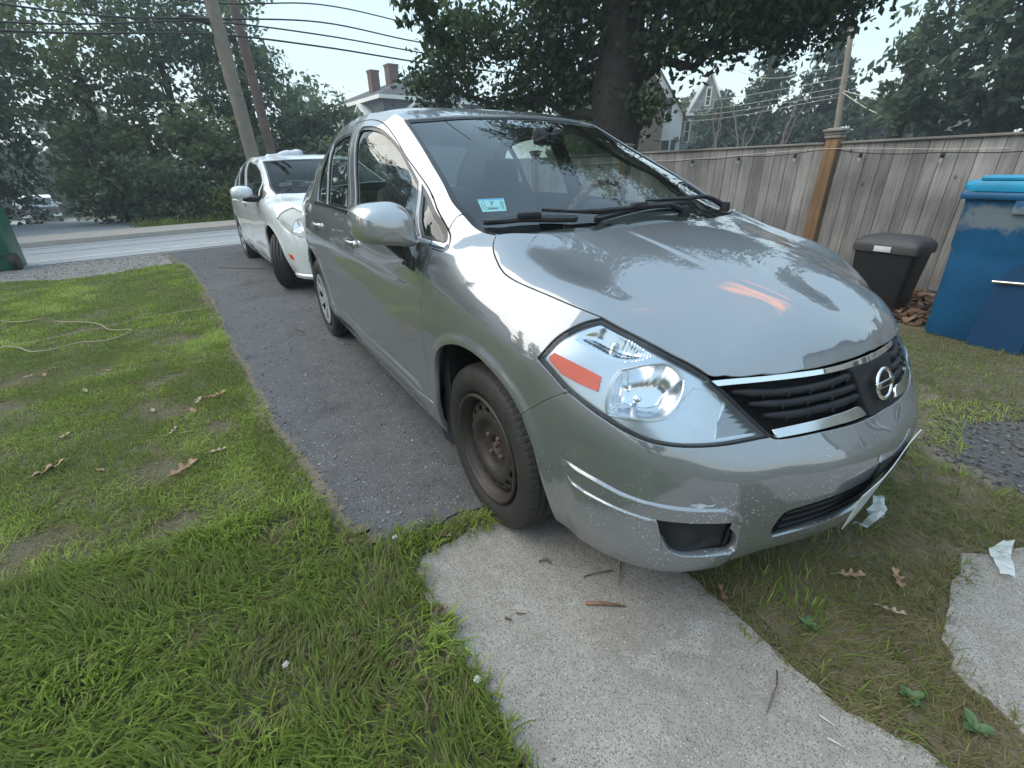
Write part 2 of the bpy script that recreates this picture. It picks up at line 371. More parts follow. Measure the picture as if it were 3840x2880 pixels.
def inset(P,d):
    """shrink (d>0) or grow (d<0) a closed outline"""
    P=np.asarray(P,float); n=len(P); sg=1 if area(P)>0 else -1; out=[]
    for i in range(n):
        a=P[i]-P[i-1]; b=P[(i+1)%n]-P[i]; a=a/max(np.linalg.norm(a),1e-9); b=b/max(np.linalg.norm(b),1e-9)
        na=np.array([-a[1],a[0]])*sg; nb=np.array([-b[1],b[0]])*sg; m=na+nb; L=np.linalg.norm(m)
        m=m/max(L,1e-6); c=max(.35,float(m@na)); out.append(P[i]+m*d/c)
    return np.array(out)
def cdt(outer,holes,h,feats=()):
    """triangulate outline with holes and a grid of interior points"""
    loops=[resamp(outer,h,True)]+[resamp(q,h,True) for q in holes]
    V=[];E=[]
    for L_ in loops:
        k=len(V);n=len(L_); V+=[tuple(v) for v in L_]; E+=[(k+i,k+(i+1)%n) for i in range(n)]
    fp=[]
    for L_ in feats:
        q=resamp(L_,h*.8); ok=inpoly(q,loops[0])
        for z_ in loops[1:]: ok&=~inpoly(q,z_)
        for z_ in loops: ok&=pdist(q,z_)>.0015
        for j in range(len(q)):
            if ok[j]:
                V.append(tuple(q[j])); fp.append(q[j])
                if j and ok[j-1]: E.append((len(V)-2,len(V)-1))
    lo=outer.min(0);hi=outer.max(0)
    gx,gy=np.meshgrid(np.arange(lo[0]+h*.5,hi[0],h),np.arange(lo[1]+h*.5,hi[1],h)); G=np.c_[gx.ravel(),gy.ravel()]
    G=G[inpoly(G,loops[0])]
    for q in loops[1:]: G=G[~inpoly(G,q)]
    if len(G):
        d=np.full(len(G),1e9)
        for L_ in loops+([np.array(fp)] if fp else []):
            for i in range(0,len(G),2000): d[i:i+2000]=np.minimum(d[i:i+2000],np.sqrt(((G[i:i+2000,None]-L_[None])**2).sum(2)).min(1))
        G=G[d>h*.55]
    V+=[tuple(v) for v in G]
    vs,_,fs,_,_,_=delaunay_2d_cdt([Vector(v) for v in V],E,[],0,1e-7)
    vs=np.array([tuple(v) for v in vs]); T=np.array([f for f in fs]); c=vs[T].mean(1); k=inpoly(c,outer)
    for q in holes: k&=~inpoly(c,q)
    T=T[k]
    used=np.unique(T); mp=-np.ones(len(vs),int); mp[used]=np.arange(len(used)); return vs[used],mp[T]
def surf_eval(surf,Q,D=None):
    e=8e-4; f=(lambda q:D(surf(q))) if D else surf
    P=f(Q); n=np.cross(f(Q+[e,0])-f(Q-[e,0]),f(Q+[0,e])-f(Q-[0,e])); n/=np.maximum(np.linalg.norm(n,axis=1,keepdims=True),1e-12); return P,n
def panel(name,surf,outer,mat,parent,holes=(),h=.03,feats=(),recess=0.,flange=.010,gap=0.,flip=None,mirror=False,D=None,disp=None,thick=0.):
    outer=np.asarray(outer,float)
    if gap: outer=inset(outer,gap); holes=[inset(q,-gap) for q in holes]
    Q,T=cdt(outer,list(holes),h,feats); P,n=surf_eval(surf,Q,D)
    isS=isinstance(surf,Side)
    if isS:
        i=len(Q)//2; ctr=np.array([-1.,0,.6]); s_=np.sign(((P-ctr)*n).sum())
    else: s_=np.sign(n[:,2].sum())
    n=n*s_
    off=-recess+(disp(Q,P) if disp is not None else 0.); P=P+n*np.reshape(off,(-1,1) if np.ndim(off) else (1,1))
    if disp is not None:   # recompute normals numerically from the mesh
        fn=np.cross(P[T[:,1]]-P[T[:,0]],P[T[:,2]]-P[T[:,0]]); fs=np.sign((fn*n[T[:,0]]).sum(1)); fn*=fs[:,None]; nn=np.zeros_like(P)
        for k in range(3): np.add.at(nn,T[:,k],fn)
        n=nn/np.maximum(np.linalg.norm(nn,axis=1,keepdims=True),1e-12)
    fn=np.cross(P[T[:,1]]-P[T[:,0]],P[T[:,2]]-P[T[:,0]]); wrong=(fn*n[T[:,0]]).sum(1)<0; T[wrong]=T[wrong][:,::-1]
    V=list(P);F=[tuple(t) for t in T];NN=list(n)
    if flange:
        # boundary edges, turned inwards
        from collections import defaultdict
        cnt=defaultdict(int)
        for t in T:
            for a,b in ((t[0],t[1]),(t[1],t[2]),(t[2],t[0])): cnt[(a,b)]+=1
        bd=[(a,b) for (a,b) in cnt if (b,a) not in cnt]; mp={}
        et={}
        for a,b in bd:
            d=P[b]-P[a]; m=np.cross(d,n[a]); m/=max(np.linalg.norm(m),1e-12)
            for v in (a,b): et[v]=et.get(v,0)+m
        for v,m in et.items():
            m=m/max(np.linalg.norm(m),1e-12); k=len(V); mp[v]=k
            V+=[P[v],P[v]+m*.0015-n[v]*.0015,P[v]+m*.0015-n[v]*flange]; NN+=[n[v],m*.8+n[v]*.3,m]
        for a,b in bd:
            for j in range(2): F.append((mp[b]+j,mp[a]+j,mp[a]+j+1,mp[b]+j+1))
    V=np.array(V);NN=np.array(NN); NN/=np.maximum(np.linalg.norm(NN,axis=1,keepdims=True),1e-9)
    o=mesh(name,V,F,mat,parent,True,NN)
    if mirror:
        V2=V*[1,-1,1]; o2=mesh(name,V2,[f[::-1] for f in F],mat,parent,True,NN*[1,-1,1]); return o,o2
    return o
def ribbon(name,surf,line,w,mat,parent,off=0.,h=.02,thick=.006,D=None,mirror=False,n=6,tilt=0.,mb=None):
    """a rounded moulding laid along a line on a surface; w=(across) width"""
    Q=resamp(catmull(np.asarray(line,float),5) if len(line)>2 else np.asarray(line,float),h); P,nn=surf_eval(surf,Q,D)
    if isinstance(surf,Side): s_=np.sign(((P-[-1,0,.6])*nn).sum())
    else: s_=np.sign(nn[:,2].sum())
    nn=nn*s_; T=np.gradient(P,axis=0); T/=np.linalg.norm(T,axis=1,keepdims=True); A=np.cross(nn,T); A/=np.linalg.norm(A,axis=1,keepdims=True)
    W=w if hasattr(w,'__len__') else (w,w)
    k=len(P); ww=np.interp(np.linspace(0,1,k),np.linspace(0,1,len(W)),W)
    sec=[(-.5,-.5),(-.5,.1),(-.38,.42),(0,.5),(.38,.42),(.5,.1),(.5,-.5)]
    for sg in ((1,-1) if mirror else (1,)):
        m=mb or MB(); V=[]
        for i in range(k):
            for a,b in sec:
                v=P[i]+nn[i]*off+A[i]*a*ww[i]+nn[i]*b*thick; V.append(v*[1,sg,1])
        ns=len(sec); F=[(i*ns+j,i*ns+j+1,(i+1)*ns+j+1,(i+1)*ns+j) for i in range(k-1) for j in range(ns-1)]+[tuple(range(ns)),tuple((k-1)*ns+j for j in range(ns))]
        m.add(V,F,True)
        if mb is None: o=m.build(name,mat,parent)
    return None if mb is not None else o
# ---------------------------------------------------------------- car materials
def paint(name,base,metal,rough,flake=.25,chips=False,dirt=True):
    m,n,l=new_mat(name); o=N(n,'OutputMaterial'); b=N(n,'BsdfPrincipled',Metallic=metal,Roughness=rough); l.new(b.outputs[0],o.inputs[0])
    b.inputs['Coat Weight'].default_value=1.; b.inputs['Coat Roughness'].default_value=.025; b.inputs['Coat IOR'].default_value=2.0 if metal==0 else 2.4
    tx=N(n,'TexCoord'); t=N(n,'TexNoise',Scale=3.,Detail=5.); l.new(tx.outputs['Object'],t.inputs['Vector'])
    r=ramp(n,[(.3,tuple(k*.93 for k in base)),(.7,base)]); l.new(t.outputs[0],r.inputs[0]); col=r.outputs[0]
    # dust film: dulls the coat in patches
    t2=N(n,'TexNoise',Scale=9.,Detail=9.,Roughness=.7); l.new(tx.outputs['Object'],t2.inputs['Vector']); r2=ramp(n,[(.45,.0),(.8,.035)]); l.new(t2.outputs[0],r2.inputs[0]); l.new(r2.outputs[0],b.inputs['Coat Roughness'])
    if flake:
        v=N(n,'TexNoise',Scale=900.,Detail=2.); l.new(tx.outputs['Object'],v.inputs['Vector']); bp=N(n,'Bump',Strength=flake,Distance=.0006); l.new(v.outputs[0],bp.inputs['Height']); l.new(bp.outputs[0],b.inputs['Normal'])
    if chips:
        s=N(n,'SeparateXYZ'); l.new(tx.outputs['Object'],s.inputs[0])
        mp=N(n,'Mapping'); mp.inputs['Scale'].default_value=(1,1,1.3); l.new(tx.outputs['Object'],mp.inputs[0])
        vo=N(n,'TexVoronoi',Scale=92.); l.new(mp.outputs[0],vo.inputs[0]); n3=N(n,'TexNoise',Scale=60.,Detail=3.); l.new(tx.outputs['Object'],n3.inputs['Vector'])
        ad=N(n,'Math',_operation='MULTIPLY_ADD'); l.new(n3.outputs[0],ad.inputs[0]); ad.inputs[1].default_value=.16; l.new(vo.outputs['Distance'],ad.inputs[2])
        lt=N(n,'Math',_operation='LESS_THAN'); l.new(ad.outputs[0],lt.inputs[0])
        # chips sit mostly low on the nose and near the centre
        mx=N(n,'MapRange'); mx.inputs['From Min'].default_value=.60; mx.inputs['From Max'].default_value=.86; mx.inputs['To Min'].default_value=.19; mx.inputs['To Max'].default_value=.27; l.new(s.outputs[0],mx.inputs[0])
        mz=N(n,'MapRange'); mz.inputs['From Min'].default_value=.57; mz.inputs['From Max'].default_value=.45; mz.inputs['To Min'].default_value=-.12; mz.inputs['To Max'].default_value=0.; l.new(s.outputs[2],mz.inputs[0])
        n4=N(n,'TexNoise',Scale=7.,Detail=2.); l.new(tx.outputs['Object'],n4.inputs['Vector']); a5=N(n,'Math',_operation='MULTIPLY_ADD'); l.new(n4.outputs[0],a5.inputs[0]); a5.inputs[1].default_value=.34; a5.inputs[2].default_value=-.17
        a2=N(n,'Math',_operation='ADD'); l.new(mx.outputs[0],a2.inputs[0]); l.new(mz.outputs[0],a2.inputs[1]); a6=N(n,'Math',_operation='ADD'); l.new(a2.outputs[0],a6.inputs[0]); l.new(a5.outputs[0],a6.inputs[1]); l.new(a6.outputs[0],lt.inputs[1])
        mix=N(n,'Mix',_data_type='RGBA'); l.new(lt.outputs[0],mix.inputs['Factor']); l.new(col,mix.inputs['A']); mix.inputs['B'].default_value=(.62,.66,.68,1); col=mix.outputs['Result']
        iv=N(n,'Math',_operation='SUBTRACT'); iv.inputs[0].default_value=1.; l.new(lt.outputs[0],iv.inputs[1]); mm=N(n,'Math',_operation='MULTIPLY'); l.new(iv.outputs[0],mm.inputs[0]); mm.inputs[1].default_value=metal; l.new(mm.outputs[0],b.inputs['Metallic'])
    l.new(col,b.inputs['Base Color']); return m
def glass(name,tint,ior=1.5,rough=.0,haze=.0,boost=1.0):
    m,n,l=new_mat(name); o=N(n,'OutputMaterial'); tr=N(n,'BsdfTransparent'); tr.inputs[0].default_value=(*tint,1); g=N(n,'BsdfGlossy',Roughness=rough); f=N(n,'Fresnel'); ge=N(n,'NewGeometry'); im=N(n,'Mix'); im.inputs['A'].default_value=ior; im.inputs['B'].default_value=1/ior; l.new(ge.outputs['Backfacing'],im.inputs['Factor']); l.new(im.outputs['Result'],f.inputs['IOR'])
    mx=N(n,'MixShader'); mu=N(n,'Math',_operation='MULTIPLY',_use_clamp=True); l.new(f.outputs[0],mu.inputs[0]); mu.inputs[1].default_value=boost
    l.new(mu.outputs[0],mx.inputs[0]); l.new(tr.outputs[0],mx.inputs[1]); l.new(g.outputs[0],mx.inputs[2]); last=mx.outputs[0]
    if haze:
        d=N(n,'BsdfDiffuse'); d.inputs[0].default_value=(.5,.52,.52,1); m2=N(n,'MixShader'); tx=N(n,'TexCoord'); t=N(n,'TexNoise',Scale=5.,Detail=8.); l.new(tx.outputs['Object'],t.inputs[0]); r=ramp(n,[(.35,0.),(.8,haze)]); l.new(t.outputs[0],r.inputs[0]); l.new(r.outputs[0],m2.inputs[0]); l.new(last,m2.inputs[1]); l.new(d.outputs[0],m2.inputs[2]); last=m2.outputs[0]
    l.new(last,o.inputs[0]); return m
MATS_=None
M_SILVER=paint('silver_paint',(.215,.23,.248),.50,.42)
M_SILVERB=paint('silver_paint_chipped',(.215,.23,.248),.50,.42,chips=True)
M_WHITE=paint('white_paint',(.74,.76,.77),0.,.35,flake=0)
M_CHROME=pbr('chrome',(.82,.83,.84),.06,1.)
M_CHROME2=pbr('bright_trim',(.62,.64,.65),.18,1.)
M_BLK=pbr('black_plastic',(.016,.017,.020),.5,spec=.3,noise=(14,.35))
M_BLKS=pbr('black_satin',(.012,.012,.014),.28)
M_DK=pbr('dark_cavity',(.006,.006,.007),.8)
M_RUB=pbr('rubber',(.012,.012,.013),.6,noise=(25,.3))
M_GLASS=glass('window_glass',(.74,.82,.79),1.55,haze=.02,boost=1.6)
M_SGLASS=glass('side_glass',(.74,.81,.78),1.55,haze=.02,boost=1.6)
M_DKREFL=glass('dark_reflection_glass',(.30,.34,.33),1.33,haze=.02,boost=.8)  # glass darkened to stand in for dark trees reflected in the panes
M_LENS=glass('lamp_lens',(.95,.96,.97),1.45,haze=.12,boost=1.1)
M_AMBER=pbr('amber_lens',(.85,.10,.02),.25,coat=.8,trans=.1)
M_REFL=pbr('lamp_reflector',(.80,.82,.84),.16,1.)
M_HOUS=pbr('lamp_housing',(.62,.66,.69),.28,.85)
M_STEEL=pbr('wheel_steel',(.035,.032,.030),.55,.3,noise=(12,.3,(.058,.044,.037)),bump=(40,.3))
M_RUST=pbr('rusty_steel',(.10,.055,.035),.75,.3,noise=(60,.6,(.17,.14,.12)))
M_SEAT=pbr('seat_cloth',(.09,.092,.095),.95,noise=(90,.3))
M_DASH=pbr('dash_plastic',(.03,.031,.034),.7)
M_BEIGE=pbr('pale_trim',(.35,.33,.29),.8)
M_HUBC=pbr('hubcap_silver',(.60,.62,.64),.3,.6,coat=.4)
# ---------------------------------------------------------------- outlines on the silver car, (arc length, height) on the side surface
HEAD_BOT=[(1.083,.762),(.995,.696),(.895,.651),(.801,.618),(.741,.606),(.651,.602),(.551,.599),(.425,.604)]
HEAD_TOP=[(1.083,.762),(1.070,.785),(1.050,.822),(1.015,.850),(.971,.862)]
HEAD_IN=[(.971,.862),(.876,.832),(.742,.793),(.626,.758),(.585,.740),(.531,.702),(.468,.647),(.425,.604)]
HEAD=loop(HEAD_TOP,HEAD_IN,HEAD_BOT[::-1])
SEAM_B=[(1.126,.583),(1.050,.649),(.988,.690)]
LIP=[(.425,.604),(.412,.599),(.28,.6),(.161,.60),(.074,.601),(0,.602)]
LEs=np.array([side.toSD(x,y)[0] for x,y,z in LE]); LEz=np.array([z for *_,z in LE])
FRAME_TOP=[(1.719,1.026),(1.849,1.104),(2.1,1.206),(2.286,1.276),(2.473,1.364),(2.597,1.416),(2.718,1.446),(2.845,1.459),(3.054,1.461),(3.262,1.454),(3.476,1.440),(3.65,1.400),(3.76,1.32),(3.81,1.18),(3.805,1.025)]
WCORN=[(1.719,1.026),(1.690,1.008),(1.662,.985),(1.650,.972),(1.665,.964),(1.737,.966)]
DF=[(1.737,.966),(1.746,.916),(1.764,.847),(1.785,.774),(1.807,.551),(1.797,.43),(1.775,.346)]
DB=[(2.84,.346),(2.870,.39),(2.900,.551),(2.920,.719),(2.945,.81),(2.938,.927),(2.895,.99),(2.855,1.03),(2.935,1.25),(2.985,1.461)]
DR=[(3.805,1.025),(3.844,.961),(3.867,.839),(3.80,.756),(3.757,.66)]
def mir(P): return [(-a,b) for a,b in P]
def arch_at(off,i0=0,i1=15): return [(a+off,b) for a,b in ARCH[i0:i1]]
AR=[(a+2.615,b) for a,b in ARCH]
def build_shell(root,paint_m,bump_m,D=None,hd=.03,front=True,fine=.012,gm=None,sgm=None):
    gm=gm or M_GLASS; sgm=sgm or M_SGLASS
    """painted panels, glass and seals of a four-door car"""
    P=dict(parent=root,D=D)
    g=.0022
    # hood
    ge=[tuple(v[:2]) for v in side_pt(catmull(GAPH,4))]; hi=[tuple(v[:2]) for v in side_pt(catmull(HTOPI,4))]; le=[(x,y) for x,y,z in LE]
    hr=[(x,y) for x,y,z in [(-.102,-.647,0)]+HREAR]
    ho=loop(ge,hi,le,[(x,-y) for x,y in le[::-1]],[(x,-y) for x,y in hi[::-1]],[(x,-y) for x,y in ge[::-1]],[(x,-y) for x,y in hr]+[(x,y) for x,y in hr[::-1]][1:])
    panel('hood',hood,ho,paint_m,h=.022,feats=HF_,flange=.014,gap=g,**P)
    # fender
    fe=loop(GAPH,HEAD_TOP[::-1],HEAD_BOT[:3][0:1]+[(.995,.696)]+[(.988,.690)],SEAM_B[::-1],[ARCH[i] for i in range(11,0,-1)],[(1.733,.20),(1.765,.20)],[(1.765,.20),(1.775,.346)],DF[::-1],WCORN[::-1],[(1.719,1.028),(1.725,1.052),(1.723,1.068),(1.710,1.075)],[(1.710,1.075),(1.644,1.041),(1.59,1.025),(1.527,1.020)])
    panel('fender',side,fe,paint_m,h=.022,feats=AF_,flange=.02,gap=g,mirror=True,**P)
    # bumper
    if front:
        fog=FOG; itk=INTAKE
        right=[HEAD_BOT[1:-1]+[(.425,.604)],LIP]
        bo=loop(SEAM_B,[(.988,.690)]+HEAD_BOT[1:],LIP,mir(LIP[::-1]),mir(([(.988,.690)]+HEAD_BOT[1:])[::-1]),mir(SEAM_B[::-1]),mir([(1.126,.583),(1.076,.471),(1.052,.329),(1.051,.195)]),[(-1.051,.195),(-.6,.195)],[(-.6,.195),(.6,.195)],[(.6,.195),(1.051,.195)],[(1.051,.195),(1.052,.329),(1.076,.471),(1.126,.583)])
        o=panel('front_bumper',side,bo,bump_m,holes=[fog,np.array(mir(fog))[::-1],itk],h=.018,feats=BF_+AF_+[v*[-1,1] for v in AF_],flange=.025,gap=g,**P)
    # doors
    fd=loop(DF,[(1.775,.346),(2.84,.346)],DB,[(2.985,1.461),(2.845,1.459),(2.718,1.446),(2.597,1.416),(2.473,1.364),(2.286,1.276),(2.1,1.206),(1.849,1.104),(1.719,1.026)],WCORN)
    o1,o2=panel('front_door',side,fd,paint_m,holes=[FWIN,FQRT],h=.025,feats=DF_,flange=.02,gap=g+.0008,mirror=True,**P)
    rd=loop(DB[::-1],[(2.84,.346),(3.50,.346)],[(3.50,.346),(3.56,.41),(3.66,.53),(3.757,.66)],DR[::-1],[(3.805,1.025),(3.81,1.18),(3.76,1.32),(3.65,1.400),(3.476,1.440),(3.262,1.454),(3.054,1.461),(2.985,1.461)])
    r1,r2=panel('rear_door',side,rd,paint_m,holes=[RWIN,RQRT],h=.03,feats=DF_,flange=.02,gap=g+.0008,mirror=True,**P)
    # body side: A pillar, roof rail, C pillar, quarter, rockers and tail
    tail=side.L
    bs=loop([(1.712,1.077)]+[tuple(v) for v in GLASS[:4][::-1]],[tuple(v) for v in DITCH],[tuple(v) for v in CPIL],[(4.62,1.075),(4.85,1.06),(tail-.75,1.05)],[(tail-.75,1.05),(tail-.3,1.04),(tail,1.035)],[(tail,1.035),(tail,.22)],[(tail,.22),(4.38,.2)],[(4.38,.2)]+[(a,b) for a,b in AR[1:-1]]+[(3.70,.2)] if False else [(4.36,.2)]+[(a,b) for a,b in AR[1:13]]+[(3.665,.3),(3.64,.2)],[(3.64,.2),(1.767,.2)],[(1.767,.2),(1.777,.342)],[(1.777,.342),(2.84,.342)],[(2.84,.342),(3.50,.342)],[(3.50,.342),(3.56,.406),(3.66,.526),(3.757,.656)],DR[::-1],FRAME_TOP[::-1],[(1.719,1.026),(1.725,1.052),(1.723,1.068),(1.712,1.077)])
    panel('body_side',side,bs,paint_m,h=.032,flange=.02,gap=g,mirror=True,**P)
    # roof
    rr=[tuple(v[:2]) for v in side_pt(catmull(DITCH,4))]; hd_=[(-.965,-.40),(-.925,-.2),(-.915,0)]; x0=rr[-1]
    ro=loop(rr,[x0,(-2.70,-.3),(-2.72,0),(-2.70,.3),(x0[0],-x0[1])],[(x,-y) for x,y in rr[::-1]],[(rr[0][0],-rr[0][1])]+[(x,-y) for x,y in hd_]+hd_[::-1][1:]+[rr[0]])
    panel('roof',roof,ro,paint_m,h=.04,flange=.012,gap=.003,**P)
    # windscreen
    ge=[tuple(v[:2]) for v in side_pt(catmull(GLASS,4))]
    wo=loop(ge,[ge[-1],(.0,-.50),(.05,-.25),(.07,0),(.05,.25),(.0,.5),(ge[-1][0],-ge[-1][1])],[(x,-y) for x,y in ge[::-1]],[(ge[0][0],-ge[0][1])]+[(x,-y) for x,y in hd_]+hd_[::-1][1:]+[ge[0]])
    panel('windscreen',wshield,wo,gm,h=.035,flange=0,recess=.006,gap=.004,**P)
    band=inset(wo,.022); panel('windscreen_seal',wshield,wo,M_BLKS,holes=[band],h=.02,flange=.0,recess=.003,gap=.0015,**P)
    # side glass and seals
    for nm,W in (('front_door_glass',FWIN),('quarter_glass',FQRT),('rear_door_glass',RWIN),('rear_quarter_glass',RQRT)):
        a,b=panel(nm,side,W,sgm,h=.05,flange=0,recess=.012,gap=-.001,mirror=True,**P)
        panel('window_seal',side,inset(W,-.002),M_BLKS,holes=[inset(W,.011)],h=.02,flange=.004,recess=.006,mirror=True,**P)
    # dark inner skin behind gaps
    inn=loop([(1.10,.60),(1.0,.68)],[(1.0,.68),(1.06,.80),(1.0,.85)],[(1.0,.85),(1.5,.98),(1.60,1.0)],[(1.60,1.0),(1.72,.955),(2.9,.975),(3.9,1.0)],[(3.9,1.0),(4.6,1.0)],[(4.6,1.0),(4.6,.72)],[(4.6,.72),(4.0,.74)],[(4.0,.74),(3.72,.62),(3.6,.40)],[(3.6,.40),(3.6,.26)],[(3.6,.26),(1.78,.26)],[(1.78,.26),(1.75,.5),(1.68,.66),(1.55,.74),(1.4,.755),(1.25,.73),(1.10,.60)])
    panel('inner_panel',side,inn,M_DK,h=.06,flange=0,recess=.02,mirror=True,**P)
    # door frame upright (between frame parts a dark gap shows)
    fr=loop(FRAME_TOP[:13],[(3.76,1.32),(3.7,1.30)],[(3.70,1.30),(3.60,1.375),(3.47,1.41),(3.26,1.425),(3.05,1.43),(2.85,1.43),(2.72,1.415),(2.60,1.385),(2.5,1.34),(2.3,1.25),(2.1,1.18),(1.87,1.08),(1.74,1.01)])
    panel('door_aperture_seal',side,fr,M_DK,h=.04,flange=0,recess=.018,mirror=True,**P)
    bp=loop([(2.84,.4),(2.99,.4)],[(2.99,.4),(3.0,.9),(2.93,1.02),(3.05,1.44)],[(3.05,1.44),(2.90,1.44)],[(2.90,1.44),(2.80,1.02),(2.84,.8),(2.84,.4)])
    panel('centre_pillar',side,bp,M_DK,h=.05,flange=0,recess=.019,mirror=True,**P)
    # rear window, trunk lid
    cp=[tuple(v) for v in side_pt(catmull(CPIL,4))]; L_=cp[-1]
    xs=[v[0] for v in cp]; 
    rw=HF(np.array([tuple(np.array(v)-[0,0,.003]) for v in cp]+[(-2.72,0,1.430),(-2.70,-.3,1.425),(-3.12,0,1.165),(-3.10,-.35,1.15),(-2.93,0,1.31),(-2.92,-.3,1.295)]),1e-5)
    e=[(x,y) for x,y,z in cp]
    ro2=loop(e,[e[-1],(-3.14,-.3),(-3.16,0),(-3.14,.3),(e[-1][0],-e[-1][1])],[(x,-y) for x,y in e[::-1]],[(e[0][0],-e[0][1]),(-2.70,.3),(-2.72,0),(-2.70,-.3),e[0]])
    panel('rear_window',rw,ro2,M_GLASS,h=.05,flange=0,gap=.004,**P)
    te=[tuple(v) for v in side_pt(np.array([(4.62,1.075),(4.85,1.06),(tail-.75,1.05),(tail-.3,1.04),(tail-.001,1.035)]))]
    tk=HF(np.array(te+[(-3.14,-.3,1.13),(-3.16,0,1.14),(-3.3,0,1.125),(-3.45,0,1.085),(-3.3,-.35,1.10)]),1e-5)
    e=[(x,y) for x,y,z in te]
    to=loop([L_[:2],(-3.14,-.3),(-3.16,0),(-3.14,.3),(L_[0],-L_[1])],[(x,-y) for x,y in e],[(x,y) for x,y in e[::-1]])
    panel('trunk_lid',tk,to,paint_m,h=.05,flange=.01,gap=.003,**P)
FOG=loop([(.711,.396),(.648,.3965),(.566,.394),(.495,.390)],[(.495,.390),(.470,.26)],[(.470,.262),(.524,.270),(.60,.276),(.640,.281),(.668,.296),(.688,.33),(.705,.38),(.711,.396)])
INTAKE=loop([(-.36,.283),(-.372,.30),(-.365,.385),(-.34,.397)],[(-.34,.397),(-.2,.409),(0,.413),(.2,.409),(.34,.397)],[(.34,.397),(.365,.385),(.372,.30),(.36,.283)],[(.36,.283),(.2,.280),(0,.279),(-.2,.280),(-.36,.283)])
FWIN=loop([(2.745,1.03),(2.85,1.25),(2.905,1.405)],[(2.905,1.405),(2.885,1.424),(2.80,1.426),(2.723,1.418),(2.619,1.398),(2.511,1.364),(2.366,1.307),(2.247,1.253),(2.138,1.207),(2.07,1.176)],[(2.07,1.176),(1.866,.996)],[(1.866,.996),(2.745,1.03)])
FQRT=loop([(2.035,1.168),(1.841,1.090),(1.735,1.030),(1.700,1.004)],[(1.700,1.004),(1.69,.992),(1.705,.985),(1.75,.986),(1.828,.993)],[(1.828,.993),(2.035,1.168)])
RWIN=loop([(2.905,1.036),(2.985,1.25),(3.045,1.415)],[(3.045,1.415),(3.20,1.417),(3.38,1.405),(3.52,1.380)],[(3.52,1.380),(3.415,1.04)],[(3.415,1.04),(2.905,1.036)])
RQRT=loop([(3.445,1.042),(3.555,1.370)],[(3.555,1.370),(3.62,1.34),(3.70,1.25),(3.735,1.13),(3.72,1.05)],[(3.72,1.05),(3.445,1.042)])

HF_=[np.c_[np.linspace(.02,.76,40),np.array([sg*-(np.interp(x,CREASE[:,0],CREASE[:,1])-o) for x in np.linspace(.02,.76,40)])] for sg in (1,-1) for o in (-.004,.005,.013,.022)]
BF_=[]
for _b,_k,_w in ((BROW,11,.004),(BROW2,9,.003)):
    _c=catmull(_b[:_k],5)
    _t=np.gradient(_c,axis=0); _t/=np.linalg.norm(_t,axis=1,keepdims=True); _n=np.c_[-_t[:,1],_t[:,0]]
    for _o in (-1.3,-.6,0.,.6,1.3):
        _q=_c+_n*_o*_w; BF_+=[_q,_q*[-1,1]]
DF_=[np.array([(1.8,z),(3.6,z)]) for z in (.394,.386,.378,.37)]

AF_=[]
_c=catmull(ARCH,4); _t=np.gradient(_c,axis=0); _t/=np.linalg.norm(_t,axis=1,keepdims=True); _n=np.c_[-_t[:,1],_t[:,0]]
_n*=np.sign(((_c-_c.mean(0))*_n).sum())
for _o in (.010,.018,.026,.034,.045,.056): AF_.append(_c+_n*_o)
# ---------------------------------------------------------------- lamps, grille and fittings of the silver car
MAINR=loop([(.867,.760),(.805,.771),(.729,.772),(.689,.757),(.665,.740)],[(.665,.740),(.667,.719),(.688,.687),(.718,.664)],[(.718,.664),(.764,.656),(.824,.655),(.87,.655)],[(.87,.655),(.877,.667),(.882,.70),(.878,.742),(.867,.760)])
UPR=loop([(1.013,.820),(1.009,.833),(.992,.846),(.957,.853),(.903,.836),(.847,.814),(.778,.790)],[(.778,.790),(.816,.781),(.874,.777),(.918,.786),(.965,.802),(1.013,.820)])
AMB=loop([(1.046,.783),(.912,.740)],[(.912,.740),(.911,.707)],[(.911,.707),(.965,.718),(1.013,.733)],[(1.013,.733),(1.055,.768),(1.046,.783)])
RIB=loop([(.630,.723),(.569,.709),(.524,.690)],[(.524,.690),(.541,.667),(.562,.635),(.572,.615)],[(.572,.615),(.634,.639),(.690,.658)],[(.690,.658),(.687,.675),(.674,.696),(.630,.723)])
RIBD=loop([(.518,.685),(.475,.648),(.438,.616)],[(.438,.616),(.568,.614)],[(.568,.614),(.557,.644),(.518,.685)])
